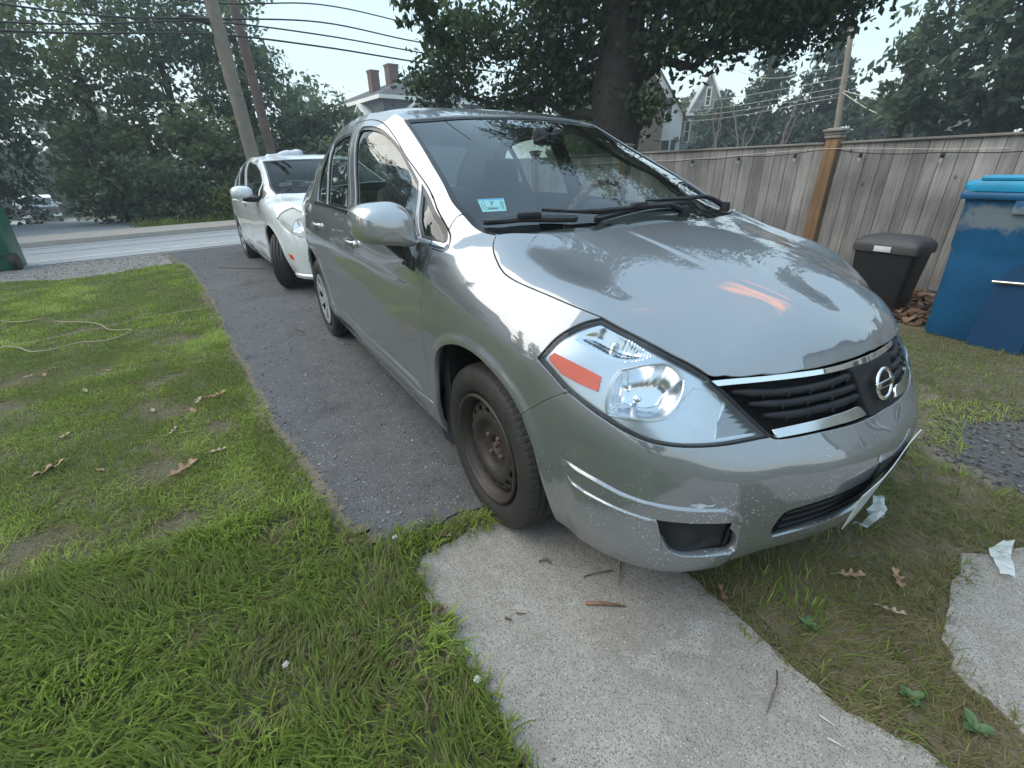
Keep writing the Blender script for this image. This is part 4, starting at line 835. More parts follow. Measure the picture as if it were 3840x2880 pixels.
def wheel(root,name,loc,style,steer=0.,right=True,sipes=True,hole=None,R=.3105,mat=None):
    w=bpy.data.objects.new(name,None); COL.objects.link(w); w.parent=root; w.location=loc; w.rotation_euler=(0,0,steer+(0 if right else math.pi)); w.empty_display_size=.1
    t=MB(); tyre_mesh(t,R=R,sipes=sipes); t.build('tyre',M_TYRE,w,fix=False)
    ro=-.088   # outer face plane (towards -y)
    m=MB(); m.lathe([(.192,-.070),(.197,-.0885),(.2055,-.089),(.208,-.080),(.204,-.066)],72); m.lathe([(.192,-.072),(.186,-.066),(.183,-.045),(.178,-.03),(.172,.0),(.172,.08)],72); rim=m.build('rim',M_STEEL if style=='steel' else M_DK,w,fix=False)
    def disc(nm,prof,holes,mat,par,off=0.,h=.008):
        D_=Disc(prof); n=96; out=np.array([(prof[-1][0]*math.cos(2*math.pi*i/n),prof[-1][0]*math.sin(2*math.pi*i/n)) for i in range(n)])
        Q,T=cdt(out,holes,h); P=D_(Q); V=list(P); F=[tuple(t) for t in T]
        # orient to -y
        a,b,c=P[T[0]]; 
        F=[f if np.cross(P[f[1]]-P[f[0]],P[f[2]]-P[f[0]])[1]<0 else f[::-1] for f in F]
        from collections import defaultdict
        cnt=defaultdict(int)
        for t_ in F:
            for a,b in ((t_[0],t_[1]),(t_[1],t_[2]),(t_[2],t_[0])): cnt[(a,b)]+=1
        mp={}
        for (a,b) in list(cnt):
            if (b,a) not in cnt:
                for v in (a,b):
                    if v not in mp: mp[v]=len(V); V+= [P[v]+[0,.001,0],P[v]+[0,.010,0]]
                for j in range(1): F.append((mp[b],mp[a],mp[a]+1,mp[b]+1)); 
                F.append((b,a,mp[a],mp[b]))
        o=mesh(nm,V,F,mat,par,True); return o
    if style=='steel':
        holes=[]
        for k in range(16):
            a=2*math.pi*k/16+.1; c=np.array([math.cos(a),math.sin(a)])*.147; u=np.array([math.cos(a),math.sin(a)]); v=np.array([-u[1],u[0]])
            holes.append(np.array([c+u*.0095*math.sin(t)+v*.0165*math.cos(t)-u*.003*math.cos(t)**2 for t in np.linspace(0,2*math.pi,14,endpoint=False)]))
        hub=np.array([(.030*math.cos(t),.030*math.sin(t)) for t in np.linspace(0,2*math.pi,24,endpoint=False)])
        prof=[(0,-.030),(.030,-.030),(.034,-.038),(.072,-.036),(.085,-.040),(.100,-.056),(.112,-.062),(.125,-.062),(.150,-.058),(.166,-.050),(.180,-.034)]
        d=disc('wheel_disc',prof,holes+[hub],M_STEEL,rim)
        m=MB(); m.lathe([(.0,-.016),(.026,-.016),(.029,-.028)],24); m.tube([(0,-.01,0),(0,-.044,0)],[.014,.011],8); m.build('hub',M_RUST,rim)
        for k in range(4):
            a=math.pi/4+k*math.pi/2+.2; x,z=.050*math.cos(a),.050*math.sin(a); m=MB(); m.tube([(x,-.026,z),(x,-.046,z),(x,-.050,z)],[.0105,.0105,.006],6); m.build('wheel_nut',M_RUST,rim)
    else:
        holes=[]
        ns=7 if style=='cap' else 5
        for k in range(ns):
            a=2*math.pi*k/ns+.3; hw=math.pi/ns*(.44 if style=='cap' else .55)
            pts=[]
            for t in np.linspace(-1,1,7): pts.append(( .168*math.cos(a+t*hw*1.05),.168*math.sin(a+t*hw*1.05)))
            for t in np.linspace(1,-1,5): pts.append(( .085*math.cos(a+t*hw*.75),.085*math.sin(a+t*hw*.75)))
            holes.append(loop(pts+[pts[0]]))
        prof=[(0,-.078),(.03,-.078),(.036,-.072),(.06,-.070),(.10,-.078),(.15,-.085),(.178,-.088),(.190,-.090),(.199,-.086)]
        disc('hubcap' if style=='cap' else 'wheel_face',prof,holes,mat or M_HUBC,rim)
        m=MB(); m.lathe([(0,-.03),(.17,-.03)],32); m.build('brake_disc',M_DK,rim)
        if style!='cap':
            for k in range(5):
                a=k*2*math.pi/5; x,z=.055*math.cos(a),.055*math.sin(a); m=MB(); m.tube([(x,-.065,z),(x,-.074,z)],[.009,.009],6); m.build('wheel_nut',M_DK,rim)
    return w
M_MIRR=paint('mirror_paint',(.36,.37,.375),.7,.42); M_CUP=pbr('cup_shade_paint',(.12,.13,.14),.3,.6)
M_TYRE=pbr('tyre_rubber',(.016,.016,.017),.62,noise=(7,.3,(.034,.031,.028)),bump=(90,.25))
def build_silver():
    root=thing('silver_sedan','silver grey sedan in front with a rusty steel front wheel and a dangling mirror','car')
    build_shell(root,M_SILVER,M_SILVERB)
    for sg in (1,-1): headlight(root,sg)
    grille(root); scrapes(root); fittings(root); cabin(root)
    for x,y,st,r in ((.018,-.712,'steel',True),(-2.6,-.735,'cap',True),(.018,.712,'steel',False),(-2.6,.735,'cap',False)):
        wheel(root,'front_wheel' if x>-1 else 'rear_wheel',(x,y,.30),st,-.005 if x>-1 else 0,r)
    return root
# ---------------------------------------------------------------- ground
def hgt(x,y):
    x=np.asarray(x,float); return -1.75*smooth(-16.5,-45.,x)
def vec(n,l,scale=1.):
    g=N(n,'NewGeometry'); return g.outputs['Position']
M_=None
def ground_mat(name,stops,scale,speck=None,rough=.9,bump=(60,.3,.004),patch=None,extra=None):
    """stops: ramp of colours on noise; speck=(scale,size,colour,amount); patch=(scale,colour,lo,hi)"""
    m,n,l=new_mat(name); o=N(n,'OutputMaterial'); b=N(n,'BsdfPrincipled',Roughness=rough); l.new(b.outputs[0],o.inputs[0]); b.inputs['Specular IOR Level'].default_value=.3
    P=vec(n,l); t=N(n,'TexNoise',Scale=scale,Detail=10.,Roughness=.7); l.new(P,t.inputs['Vector']); r=ramp(n,stops); l.new(t.outputs[0],r.inputs[0]); col=r.outputs[0]
    if patch:
        for (sc,c,lo,hi) in patch:
            t2=N(n,'TexNoise',Scale=sc,Detail=4.,Roughness=.55); l.new(P,t2.inputs['Vector']); r2=ramp(n,[(lo,0.),(hi,1.)]); l.new(t2.outputs[0],r2.inputs[0]); mx=N(n,'Mix',_data_type='RGBA'); l.new(r2.outputs[0],mx.inputs['Factor']); l.new(col,mx.inputs['A']); mx.inputs['B'].default_value=(*c,1); col=mx.outputs['Result']
    if speck:
        for (sc,size,c,thr) in speck:
            v=N(n,'TexVoronoi',Scale=sc); l.new(P,v.inputs['Vector']); lt=N(n,'Math',_operation='LESS_THAN'); l.new(v.outputs['Distance'],lt.inputs[0]); lt.inputs[1].default_value=size
            sp=N(n,'SeparateColor'); l.new(v.outputs['Color'],sp.inputs[0]); l2=N(n,'Math',_operation='LESS_THAN'); l.new(sp.outputs[0],l2.inputs[0]); l2.inputs[1].default_value=thr
            mu=N(n,'Math',_operation='MULTIPLY'); l.new(lt.outputs[0],mu.inputs[0]); l.new(l2.outputs[0],mu.inputs[1]); mx=N(n,'Mix',_data_type='RGBA'); l.new(mu.outputs[0],mx.inputs['Factor']); l.new(col,mx.inputs['A']); mx.inputs['B'].default_value=(*c,1); col=mx.outputs['Result']
    l.new(col,b.inputs['Base Color'])
    t3=N(n,'TexNoise',Scale=bump[0],Detail=8.,Roughness=.7); l.new(P,t3.inputs['Vector']); bp=N(n,'Bump',Strength=bump[1],Distance=bump[2]); l.new(t3.outputs[0],bp.inputs['Height']); l.new(bp.outputs[0],b.inputs['Normal'])
    return m
M_SOIL=ground_mat('soil_thatch',[(.25,(.075,.070,.040)),(.5,(.12,.112,.065)),(.75,(.19,.17,.115))],60.,bump=(120,1.,.01),speck=[(140,.4,(.24,.21,.14),.35),(90,.35,(.05,.045,.03),.3)],patch=[(7,(.15,.135,.10),.52,.70)])
M_ASPH=ground_mat('driveway_asphalt',[(.3,(.078,.079,.084)),(.7,(.128,.129,.134))],9.,speck=[(150,.30,(.22,.22,.23),.30),(95,.28,(.38,.37,.36),.07),(120,.35,(.02,.02,.024),.25)],bump=(160,.7,.004),patch=[(.9,(.135,.13,.125),.5,.75),(2.2,(.065,.066,.07),.58,.72)])
M_ROAD=ground_mat('road_asphalt',[(.3,(.33,.335,.345)),(.7,(.41,.415,.425))],5.,bump=(60,.3,.003))
M_CONC=ground_mat('path_concrete',[(.3,(.24,.222,.198)),(.7,(.345,.322,.292))],26.,speck=[(330,.45,(.17,.16,.145),.5),(190,.40,(.135,.125,.11),.36),(150,.28,(.46,.44,.41),.12),(110,.28,(.17,.15,.125),.22)],bump=(120,.5,.003),patch=[(1.7,(.18,.168,.150),.50,.72),(2.3,(.27,.34,.36),.64,.78),(7.,(.34,.33,.31),.55,.7)])
M_WALK=ground_mat('pavement_concrete',[(.3,(.38,.335,.29)),(.7,(.48,.43,.38))],6.,bump=(60,.3,.003))
M_GRAV=ground_mat('gravel_verge',[(.3,(.15,.14,.13)),(.7,(.30,.28,.26))],30.,speck=[(60,.4,(.36,.34,.32),.3)],bump=(50,.8,.012))
M_DIRT=ground_mat('dirt',[(.3,(.12,.10,.075)),(.7,(.21,.18,.14))],25.,bump=(70,.7,.008))
M_PAINTL=pbr('road_paint',(.62,.62,.60),.7,noise=(6,.2))
def sheet(name,poly,z,mat,h=None,kind='structure',label=None,thick=0.,jag=0.,slope=False):
    P=np.array(poly,float)
    if jag:
        P=resamp(P,.05 if jag<.05 else .25,True); P=P+np.array([[rnd.gauss(0,jag),rnd.gauss(0,jag)] for _ in P])
    Q,T=cdt(P,[],h or 3.); 
    if area(P)<0: pass
    a=Q[T[:,0]];b=Q[T[:,1]];c=Q[T[:,2]]; cr=(b[:,0]-a[:,0])*(c[:,1]-a[:,1])-(b[:,1]-a[:,1])*(c[:,0]-a[:,0]); T[cr<0]=T[cr<0][:,::-1]
    V=np.c_[Q,hgt(Q[:,0],Q[:,1])+z] ; V=list(V);F=[tuple(t) for t in T]
    if thick:
        n=len(V); L_=resamp(P,h or 3.,True); k=len(L_); V+=[(x,y,float(hgt(x,y))+z) for x,y in L_]+[(x,y,float(hgt(x,y))+z-thick) for x,y in L_]; F+=[(n+i,n+(i+1)%k,n+k+(i+1)%k,n+k+i) for i in range(k)]
    o=mesh(name,V,F,mat,None,False); tag(o,label,None,None,kind); return o
# the wide ground sheet, dense enough to follow the dip beyond the street
gx=np.r_[np.linspace(-400,-66,8),np.linspace(-60,-14,31),np.linspace(-12,12,7),np.linspace(30,400,6)]; gy=np.r_[np.linspace(-400,-40,6),np.linspace(-30,30,9),np.linspace(50,400,6)]
V=[(x,y,float(hgt(x,y))) for x in gx for y in gy]; k=len(gy); F=[(i*k+j,(i+1)*k+j,(i+1)*k+j+1,i*k+j+1) for i in range(len(gx)-1) for j in range(k-1)]
tag(mesh('ground',V,F,M_SOIL,None,False),kind='structure')
DRV=[(-8.95,4.2),(-9.25,-2.35),(-8.44,-2.19),(-7.11,-1.9),(-5.27,-1.72),(-4.13,-1.63),(-2.96,-1.57),(-2.22,-1.5),(-1.4,-1.45),(-.91,-1.39),(-.45,-1.32),(-.22,-1.29),(-.07,-1.22),(-.03,-1.1),(-.04,-.85),(.02,-.70),(.1,.2),(.0,1.1),(-1.2,1.35),(-4,1.5),(-7,1.7),(-8.2,2.4)]
sheet('driveway',DRV,.006,M_ASPH,.6,jag=.008)
PATH=[(.04,-.72),(.08,-.98),(.09,-1.10),(.16,-1.155),(.28,-1.16),(.38,-1.16),(.52,-1.15),(.70,-1.14),(.79,-1.14),(2.6,-1.13),(2.6,-.36),(1.40,-.365),(1.25,-.36),(1.12,-.43),(1.0,-.425),(.86,-.41),(.63,-.405),(.45,-.40),(.12,-.38),(.05,-.5)]
sheet('path',PATH,.012,M_CONC,.3,thick=.03,jag=.004)
SL2=[(1.19,.95),(1.20,.66),(1.15,.52),(1.095,.44),(1.12,.27),(1.15,.10),(1.18,.0),(1.22,-.08),(1.30,-.11),(1.40,-.14),(2.6,-.16),(2.6,1.0)]
sheet('path',SL2,.014,M_CONC,.3,thick=.035,jag=.005)
def band(x0,x1,y0=-60,y1=60,k=-.2): return [(x0+k*y0,y0),(x0+k*y1,y1),(x1+k*y1,y1),(x1+k*y0,y0)]
sheet('road',band(-9.35,-12.5),.010,M_ROAD,3.)
sheet('road_line',band(-10.05,-10.15),.014,M_PAINTL,8.)
for d_,w_ in ((-9.42,.10),(-11.2,.03),(-12.1,.04)):
    sheet('road_seam',[(d_+.2*7+0.02*math.sin(i),-7+i*.5) for i in range(0)] or band(d_,d_-w_),.0135,M_ASPH,6.)
sw=sheet('pavement',band(-12.5,-14.05),.11,M_WALK,3.,thick=.12)
sheet('verge',[(-9.3,-2.3),(-9.0,-8),(-9.0,-30),(-7.6,-30),(-7.5,-8),(-7.35,-4.1),(-7.1,-3.4),(-7.05,-2.9),(-7.4,-2.4),(-7.6,-2.1),(-8.5,-2.12)],.004,M_GRAV,.5,jag=.02)
sheet('far_driveway',[(-13.9,-7.5),(-14.3,-1.8),(-16.2,-2.2),(-18,-3.6),(-24,-5.5),(-52,-11),(-54,-22),(-30,-16),(-18,-9.5)],.006,M_ROAD,1.5)
M_DRK=ground_mat('dark_gravel',[(.3,(.055,.054,.055)),(.7,(.15,.145,.14))],40.,bump=(60,.8,.01))
sheet('gravel_patch',[(.74,1.5),(.80,1.22),(.92,1.12),(1.12,1.0),(1.4,1.1),(1.5,1.8),(1.0,1.9)],.0035,M_DRK,.2,jag=.035)
sheet('dirt_patch',[(.20,-.36),(1.25,-.34),(2.4,-.34),(2.4,-.1),(1.2,.0),(1.14,.5),(1.2,.95),(1.25,1.35),(.75,1.35),(.60,1.9),(.35,1.9),(.15,1.0),(.1,.2)],.0025,M_DIRT,.2,jag=.03)
sheet('dirt_strip',[(-6,4.45),(-6,3.0),(-.9,2.9),(0,3.3),(.1,4.0),(3,4.1),(3,4.45)],.004,M_DIRT,.4,jag=.02)
# ---------------------------------------------------------------- trees and bushes
def foliage_mat(name,cols,trans=.35,rough=.6):
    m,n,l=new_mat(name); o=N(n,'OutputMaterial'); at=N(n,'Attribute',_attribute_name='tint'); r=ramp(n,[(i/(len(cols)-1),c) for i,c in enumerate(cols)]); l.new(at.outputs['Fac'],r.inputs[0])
    b=N(n,'BsdfPrincipled',Roughness=rough); b.inputs['Specular IOR Level'].default_value=.35; l.new(r.outputs[0],b.inputs['Base Color']); t=N(n,'BsdfTranslucent'); l.new(r.outputs[0],t.inputs[0]); mx=N(n,'MixShader'); mx.inputs[0].default_value=trans; l.new(b.outputs[0],mx.inputs[1]); l.new(t.outputs[0],mx.inputs[2]); l.new(mx.outputs[0],o.inputs[0]); return m
def quads(name,V,tint,mat,parent,nv=4):
    """V: (n,nv,3) leaf polygons; tint per leaf"""
    n=len(V); me=bpy.data.meshes.new(name); me.vertices.add(n*nv); me.vertices.foreach_set('co',V.reshape(-1).astype(np.float32)); me.loops.add(n*nv); me.loops.foreach_set('vertex_index',np.arange(n*nv,dtype=np.int32)); me.polygons.add(n); me.polygons.foreach_set('loop_start',np.arange(0,n*nv,nv,dtype=np.int32)); me.polygons.foreach_set('loop_total',np.full(n,nv,dtype=np.int32)); me.update(calc_edges=True)
    a=me.attributes.new('tint','FLOAT','FACE'); a.data.foreach_set('value',tint.astype(np.float32)); return put(name,me,mat,parent)
def crown(name,blobs,mat,parent,size,dens,seed,asp=1.9,clump=.35,per=26,shell=.55,flat=.5):
    """blobs: (x,y,z,rx,ry,rz). leaves sit in clumps spread through the outer part of each blob"""
    g=np.random.default_rng(seed); C_=[];CT=[]
    for (x,y,z,rx,ry,rz) in blobs:
        A=4*math.pi*((rx*ry)**1.6+(rx*rz)**1.6+(ry*rz)**1.6)**(1/1.6)/3**(1/1.6); k=max(6,int(dens*A))
        d=g.normal(size=(k,3)); d/=np.linalg.norm(d,axis=1,keepdims=True); rad=(shell+(1.06-shell)*g.random((k,1))**.7); lump=1+.16*np.sin(d@np.array([5,3,7.])*1.3+seed)[:,None]
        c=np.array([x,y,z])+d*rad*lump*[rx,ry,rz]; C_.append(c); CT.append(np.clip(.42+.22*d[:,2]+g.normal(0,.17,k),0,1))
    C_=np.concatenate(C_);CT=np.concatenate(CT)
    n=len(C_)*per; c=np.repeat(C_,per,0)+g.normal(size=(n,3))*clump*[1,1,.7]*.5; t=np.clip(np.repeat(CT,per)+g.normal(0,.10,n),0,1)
    u=g.normal(size=(n,3)); u/=np.linalg.norm(u,axis=1,keepdims=True); w=g.normal(size=(n,3))+[0,0,flat]; w-=u*(u*w).sum(1,keepdims=True); w/=np.linalg.norm(w,axis=1,keepdims=True); v=np.cross(w,u)
    s=size*(.6+.8*g.random((n,1))); L=u*s*asp*.5; Wd=v*s*.5
    V=np.stack([c-L,c+Wd-L*.05,c+L,c-Wd-L*.05],1); V[:,1]+=w*s*.12; V[:,3]+=w*s*.12
    V=V[V[:,:,2].min(1)>-1.2]; return quads(name,V,t[:len(V)] if len(V)==n else np.resize(t,len(V)),mat,parent)
def limb(mb,a,b,r0,r1,g,n=7,wob=.06,seg=6):
    a=np.array(a,float);b=np.array(b,float); L=np.linalg.norm(b-a); P=[]
    for i in range(seg+1):
        t=i/seg; P.append(a+(b-a)*t+(g.normal(size=3)*wob*L*.35*math.sin(math.pi*t))+[0,0,-.03*L*math.sin(math.pi*t)])
    mb.tube(P,[r0+(r1-r0)*(i/seg) for i in range(seg+1)],n); return P
M_BARK=pbr('bark',(.018,.015,.013),.95,noise=(9,.5,(.045,.040,.034)),bump=(22,1.))
M_BARKP=pbr('pale_bark',(.13,.115,.10),.95,noise=(9,.3),bump=(22,.8))
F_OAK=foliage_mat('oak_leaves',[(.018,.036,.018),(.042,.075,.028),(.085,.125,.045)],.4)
F_DEC=foliage_mat('hazed_leaves',[(.055,.088,.066),(.115,.165,.098),(.19,.25,.13)],.5)  # greens shifted bluish to put distance haze into the leaf colour
F_LITE=foliage_mat('pale_leaves',[(.075,.11,.060),(.14,.19,.085),(.23,.28,.12)],.5)
F_CON=foliage_mat('conifer_needles',[(.036,.062,.050),(.068,.105,.072),(.11,.15,.09)],.4)
F_YEL=foliage_mat('yellow_leaves',[(.06,.085,.02),(.14,.17,.04),(.22,.22,.07)],.4)
F_DRY=foliage_mat('dry_twigs',[(.10,.085,.06),(.17,.14,.10),(.22,.19,.14)],.2)
def tree(name,label,cat,base,trunk,blobs,fol,size,dens,seed,group=None,r=.18,bark=None,limbs=6,**kw):
    t=thing(name,label,cat,tuple(base),0,group); g=np.random.default_rng(seed+99); B=np.array(base,float)
    mb=MB(); top=np.array(trunk,float); limb(mb,(0,0,-.1),top-B,r,r*.5,g,14,.025,10)
    for i in range(min(limbs,len(blobs))):
        b=np.array(blobs[i][:3])-B; f=.35+.6*g.random(); a=(top-B)*f; limb(mb,a,a+(b-a)*.9,min(r*.30,.10),min(r*.06,.03),g,6,.12)
    mb.build('trunk',bark or M_BARK,t,fix=False)
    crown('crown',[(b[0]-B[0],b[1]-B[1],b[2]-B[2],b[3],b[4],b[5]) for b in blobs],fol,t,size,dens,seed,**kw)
    return t
def G(x,y): return float(hgt(x,y))
TREES=1.0
# the big oak behind the fence
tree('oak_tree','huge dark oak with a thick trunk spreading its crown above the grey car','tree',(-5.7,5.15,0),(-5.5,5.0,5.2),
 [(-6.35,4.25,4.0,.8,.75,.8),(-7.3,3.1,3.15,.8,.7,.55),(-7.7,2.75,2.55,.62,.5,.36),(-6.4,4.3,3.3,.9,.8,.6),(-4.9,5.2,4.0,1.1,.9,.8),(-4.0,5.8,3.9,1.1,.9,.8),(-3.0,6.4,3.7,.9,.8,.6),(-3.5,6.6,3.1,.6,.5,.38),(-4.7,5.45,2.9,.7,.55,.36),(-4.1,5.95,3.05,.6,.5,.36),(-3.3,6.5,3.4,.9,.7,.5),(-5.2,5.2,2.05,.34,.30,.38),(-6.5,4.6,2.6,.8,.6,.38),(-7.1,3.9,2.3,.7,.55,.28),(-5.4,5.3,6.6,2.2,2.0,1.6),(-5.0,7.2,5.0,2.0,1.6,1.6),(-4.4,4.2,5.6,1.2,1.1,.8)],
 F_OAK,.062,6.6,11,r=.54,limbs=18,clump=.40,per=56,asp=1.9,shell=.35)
# twig of another oak hanging into the top of the view
t=thing('hanging_oak_branch','leafy oak branch hanging alone in front of the cables against the sky','branch',(-4.25,.86,3.3))
mb=MB(); g_=np.random.default_rng(5); limb(mb,(0,0,.1),(.02,.05,-.75),.012,.003,g_,5,.1); limb(mb,(0,0,.1),(.6,.2,1.6),.02,.012,g_,5,.1); mb.build('twig',M_BARK,t,fix=False)
crown('leaves',[(-.02,-.03,-.25,.16,.16,.30),(.0,.05,-.52,.24,.24,.26),(.02,.16,-.70,.26,.26,.14),(0,-.02,.05,.13,.13,.2),(.08,.28,-.80,.12,.12,.08)],F_OAK,t,.055,22,8,clump=.09,per=8,asp=2.3,shell=.15)
# hedge and trees across the street
HG='trees and bushes across the street'
def T(name,label,x,y,h,w,fol,seed,size=.088,dens=3.8,low=.0,extra=(),cat='tree',r=.14,**kw):
    z=G(x,y); bl=[(x,y,z+low+(h-low)*.22,w*.92,w*.85,(h-low)*.24),(x-.2,y+.2,z+low+(h-low)*.5,w,w*.95,(h-low)*.27),(x+.1,y-.2,z+low+(h-low)*.76,w*.72,w*.7,(h-low)*.25)]+[tuple(np.array(e)+[0,0,z,0,0,0]) for e in extra]
    return tree(name,label,cat,(x,y,z),(x,y,z+h*.75),bl,fol,size,dens,seed,group=HG,r=r,**kw)
T('spruce_tree','tall dark blue-green tree at the top left corner',-19.5,-7.6,9.6,2.6,F_CON,21,r=.25)
T('maple_tree','broad mid-green tree standing left behind the parked pickup',-18.6,-7.7,7.4,2.9,F_DEC,22,low=2.2)
T('maple_tree','pale green leaning tree in the middle of the hedge across the street',-17.3,-3.5,5.9,1.6,F_LITE,23)
T('maple_tree','tall dense tree whose top meets the cables left of the poles',-18.2,-1.6,7.4,2.0,F_DEC,24)
T('maple_tree','dark tree directly behind the two leaning poles',-17.4,.5,6.5,1.7,F_DEC,25)
T('willow_tree','feathery tree with ragged thin shoots just left of the open sky',-16.2,1.9,3.7,1.25,F_DEC,26,.08,4.2,clump=.28,extra=[(-16.2,2.9,2.6,.7,.7,1.0),(-16.4,3.3,1.6,.7,.7,1.2)])
T('lilac_bush','rounded dark bush at the pavement left of the weeds',-15.6,-2.2,1.75,1.05,F_DEC,27,.075,7.,cat='bush',r=.05)
T('lilac_bush','taller olive bush with drooping pale sprays behind the rounded bush',-16.0,-1.0,2.9,1.15,F_LITE,28,.09,4.,cat='bush',r=.06)
T('lilac_bush','dark low bush at the edge of the far driveway beside the pickup',-17.4,-3.2,2.2,1.1,F_DEC,29,.09,4.,cat='bush',r=.05)
T('lilac_bush','shadowy bush behind the white car roof and pole foot',-15.4,.6,2.1,1.0,F_DEC,30,.09,4.,cat='bush',r=.05)
T('lilac_bush','dark bush behind the left window of the grey car',-14.9,2.3,2.1,1.1,F_DEC,31,.09,4.,cat='bush',r=.05)
T('weed_clump','yellow-green weeds growing at the edge of the pavement',-14.7,-.75,.75,.5,F_YEL,32,.07,8.,cat='weeds',r=.015)
T('weed_clump','dry brown weeds left of the yellow-green ones',-14.9,-1.55,.5,.45,F_DRY,33,.05,8.,cat='weeds',r=.01)
T('maple_tree','far dark tree closing the gap behind the pickup',-60,-20,9,5.5,F_DEC,34,.22,1.6,r=.3)
T('maple_tree','far green tree between the pickup and the hedge',-58,-9.0,9,4.6,F_DEC,35,.22,1.6,r=.3)
T('maple_tree','tree filling the left edge behind the green bin',-20,-9.6,6.0,2.6,F_DEC,36,r=.2)
T('lilac_bush','dark bush left of the pickup at the frame edge',-19.5,-8.6,2.6,1.3,F_DEC,37,.11,2.8,cat='bush',r=.05)
T('lilac_bush','dark thicket directly behind the parked pickup',-58,-14.5,5.5,4.5,F_DEC,38,.2,1.8,cat='bush',r=.1)
T('maple_tree','tall tree overhanging the pickup from behind',-30,-9.8,9.5,2.6,F_DEC,39,.12,2.4,low=3.6,r=.2)
# far background right
BG='trees in the far background'
def FT(name,label,x,y,h,w,fol,seed,size=.17,dens=1.5,r=.3,con=False,**kw):
    if con: bl=[(x,y,h*(.16+.78*i/6),w*(1-.80*i/6),w*(1-.80*i/6),h*.10) for i in range(7)]
    else: bl=[(x,y,h*.35,w,w,h*.25),(x+.5,y,h*.62,w*.95,w*.9,h*.25),(x,y+.3,h*.85,w*.6,w*.6,h*.16)]
    return tree(name,label,'tree',(x,y,0),(x,y,h*.9),bl,fol,size,dens,seed,group=BG,r=r,**kw)
FT('pine_tree','dark pine left of the far utility pole',-16.8,27.2,7.3,2.4,F_CON,41,con=True,size=.16,dens=2.2)
FT('pine_tree','tallest dark pine right behind the far utility pole',-13.9,28.0,7.2,2.3,F_CON,42,con=True,size=.16,dens=2.2)
FT('pine_tree','lower pine between the bare trees and the dark pines',-18.6,26.0,4.6,2.2,F_CON,43,con=True,size=.16,dens=2.2)
FT('maple_tree','hazy dark tree right of the white house',-24,31,6.2,3.0,F_DEC,44)
FT('maple_tree','dark low tree just behind the fence right of the pole',-11.2,27,3.9,2.0,F_CON,45,size=.15)
FT('maple_tree','very tall shadowy tree filling the top right corner',-3.7,17.2,9.5,2.5,F_CON,46,size=.13,dens=2.6,r=.4)
FT('maple_tree','dark green tree at the right edge above the fence',-1.0,17.5,8.6,2.6,F_DEC,47,size=.13,dens=2.4,r=.35)
FT('maple_tree','leafy branches left of the tall corner tree',-6.3,18.0,5.6,1.1,F_DEC,48,size=.12,dens=1.6)
FT('maple_tree','pale hedge tree behind the grey car roof',-11.5,9.4,2.9,1.2,F_LITE,49,size=.09,dens=3.,r=.12)
FT('maple_tree','dark tree behind the blue house at right',-20,16.5,5.6,2.0,F_DEC,50,size=.15,dens=1.8)
FT('maple_tree','small tree top beyond the blue house chimneys',-52,8.6,8.6,2.2,F_DEC,51,size=.2,dens=1.2)
for i,(x,y,h,lab) in enumerate(((-15.6,21.4,4.6,'bare pale forked tree nearest the white house'),(-14.4,21.9,4.2,'bare pale tree leaning right of its bare neighbour'),(-12.9,22.6,4.8,'thin bare tree in front of the dark pines'))):
    t=thing('bare_tree',lab,'tree',(x,y,0),0,'bare trees behind the fence'); g_=np.random.default_rng(60+i); mb=MB(); P=limb(mb,(0,0,0),(.2,0,h*.35),.10,.07,g_,6,.05)
    for k in range(3):
        a=P[-1-k%2]; b=a+np.array([g_.normal()*.9,g_.normal()*.4,h*(.35+.3*g_.random())]); Q_=limb(mb,a,b,.055,.02,g_,5,.10)
        for j in range(2): c=Q_[2+j*2]; limb(mb,c,c+np.array([g_.normal()*.6,g_.normal()*.3,.3+.7*g_.random()]),.02,.005,g_,4,.1)
    mb.build('trunk',M_BARKP,t,fix=False)
# reflected surroundings beside and behind the camera
FT('spruce_tree','tall spruce left of the lawn seen mirrored in the car windows',-10.5,-9.0,9.5,1.9,F_CON,70,con=True,size=.22,dens=1.3)
FT('spruce_tree','smaller spruce mirrored in the rear window glass',-6.2,-12.5,8.0,1.7,F_CON,71,con=True,size=.22,dens=1.3)
FT('maple_tree','leafy tree by the lawn mirrored in the doors',-1.5,-13.5,7.5,2.6,F_DEC,72,size=.24,dens=.9)
FT('maple_tree','leafy tree behind the photographer mirrored in the bumper',7.5,-8.5,7.0,2.6,F_DEC,73,size=.24,dens=.9)
# ---------------------------------------------------------------- houses, poles, cables
def siding(name,col,pitch=.12,dark=.75):
    m,n,l=new_mat(name); o=N(n,'OutputMaterial'); b=N(n,'BsdfPrincipled',Roughness=.7); l.new(b.outputs[0],o.inputs[0]); tx=N(n,'TexCoord'); s=N(n,'SeparateXYZ'); l.new(tx.outputs['Object'],s.inputs[0])
    md=N(n,'Math',_operation='FRACT'); mu=N(n,'Math',_operation='MULTIPLY'); l.new(s.outputs[2],mu.inputs[0]); mu.inputs[1].default_value=1/pitch; l.new(mu.outputs[0],md.inputs[0]); bp=N(n,'Bump',Strength=1.,Distance=.02); l.new(md.outputs[0],bp.inputs['Height']); l.new(bp.outputs[0],b.inputs['Normal'])
    r=ramp(n,[(0.,tuple(k*dark for k in col)),(.12,col),(1.,col)]); l.new(md.outputs[0],r.inputs[0]); l.new(r.outputs[0],b.inputs['Base Color']); return m
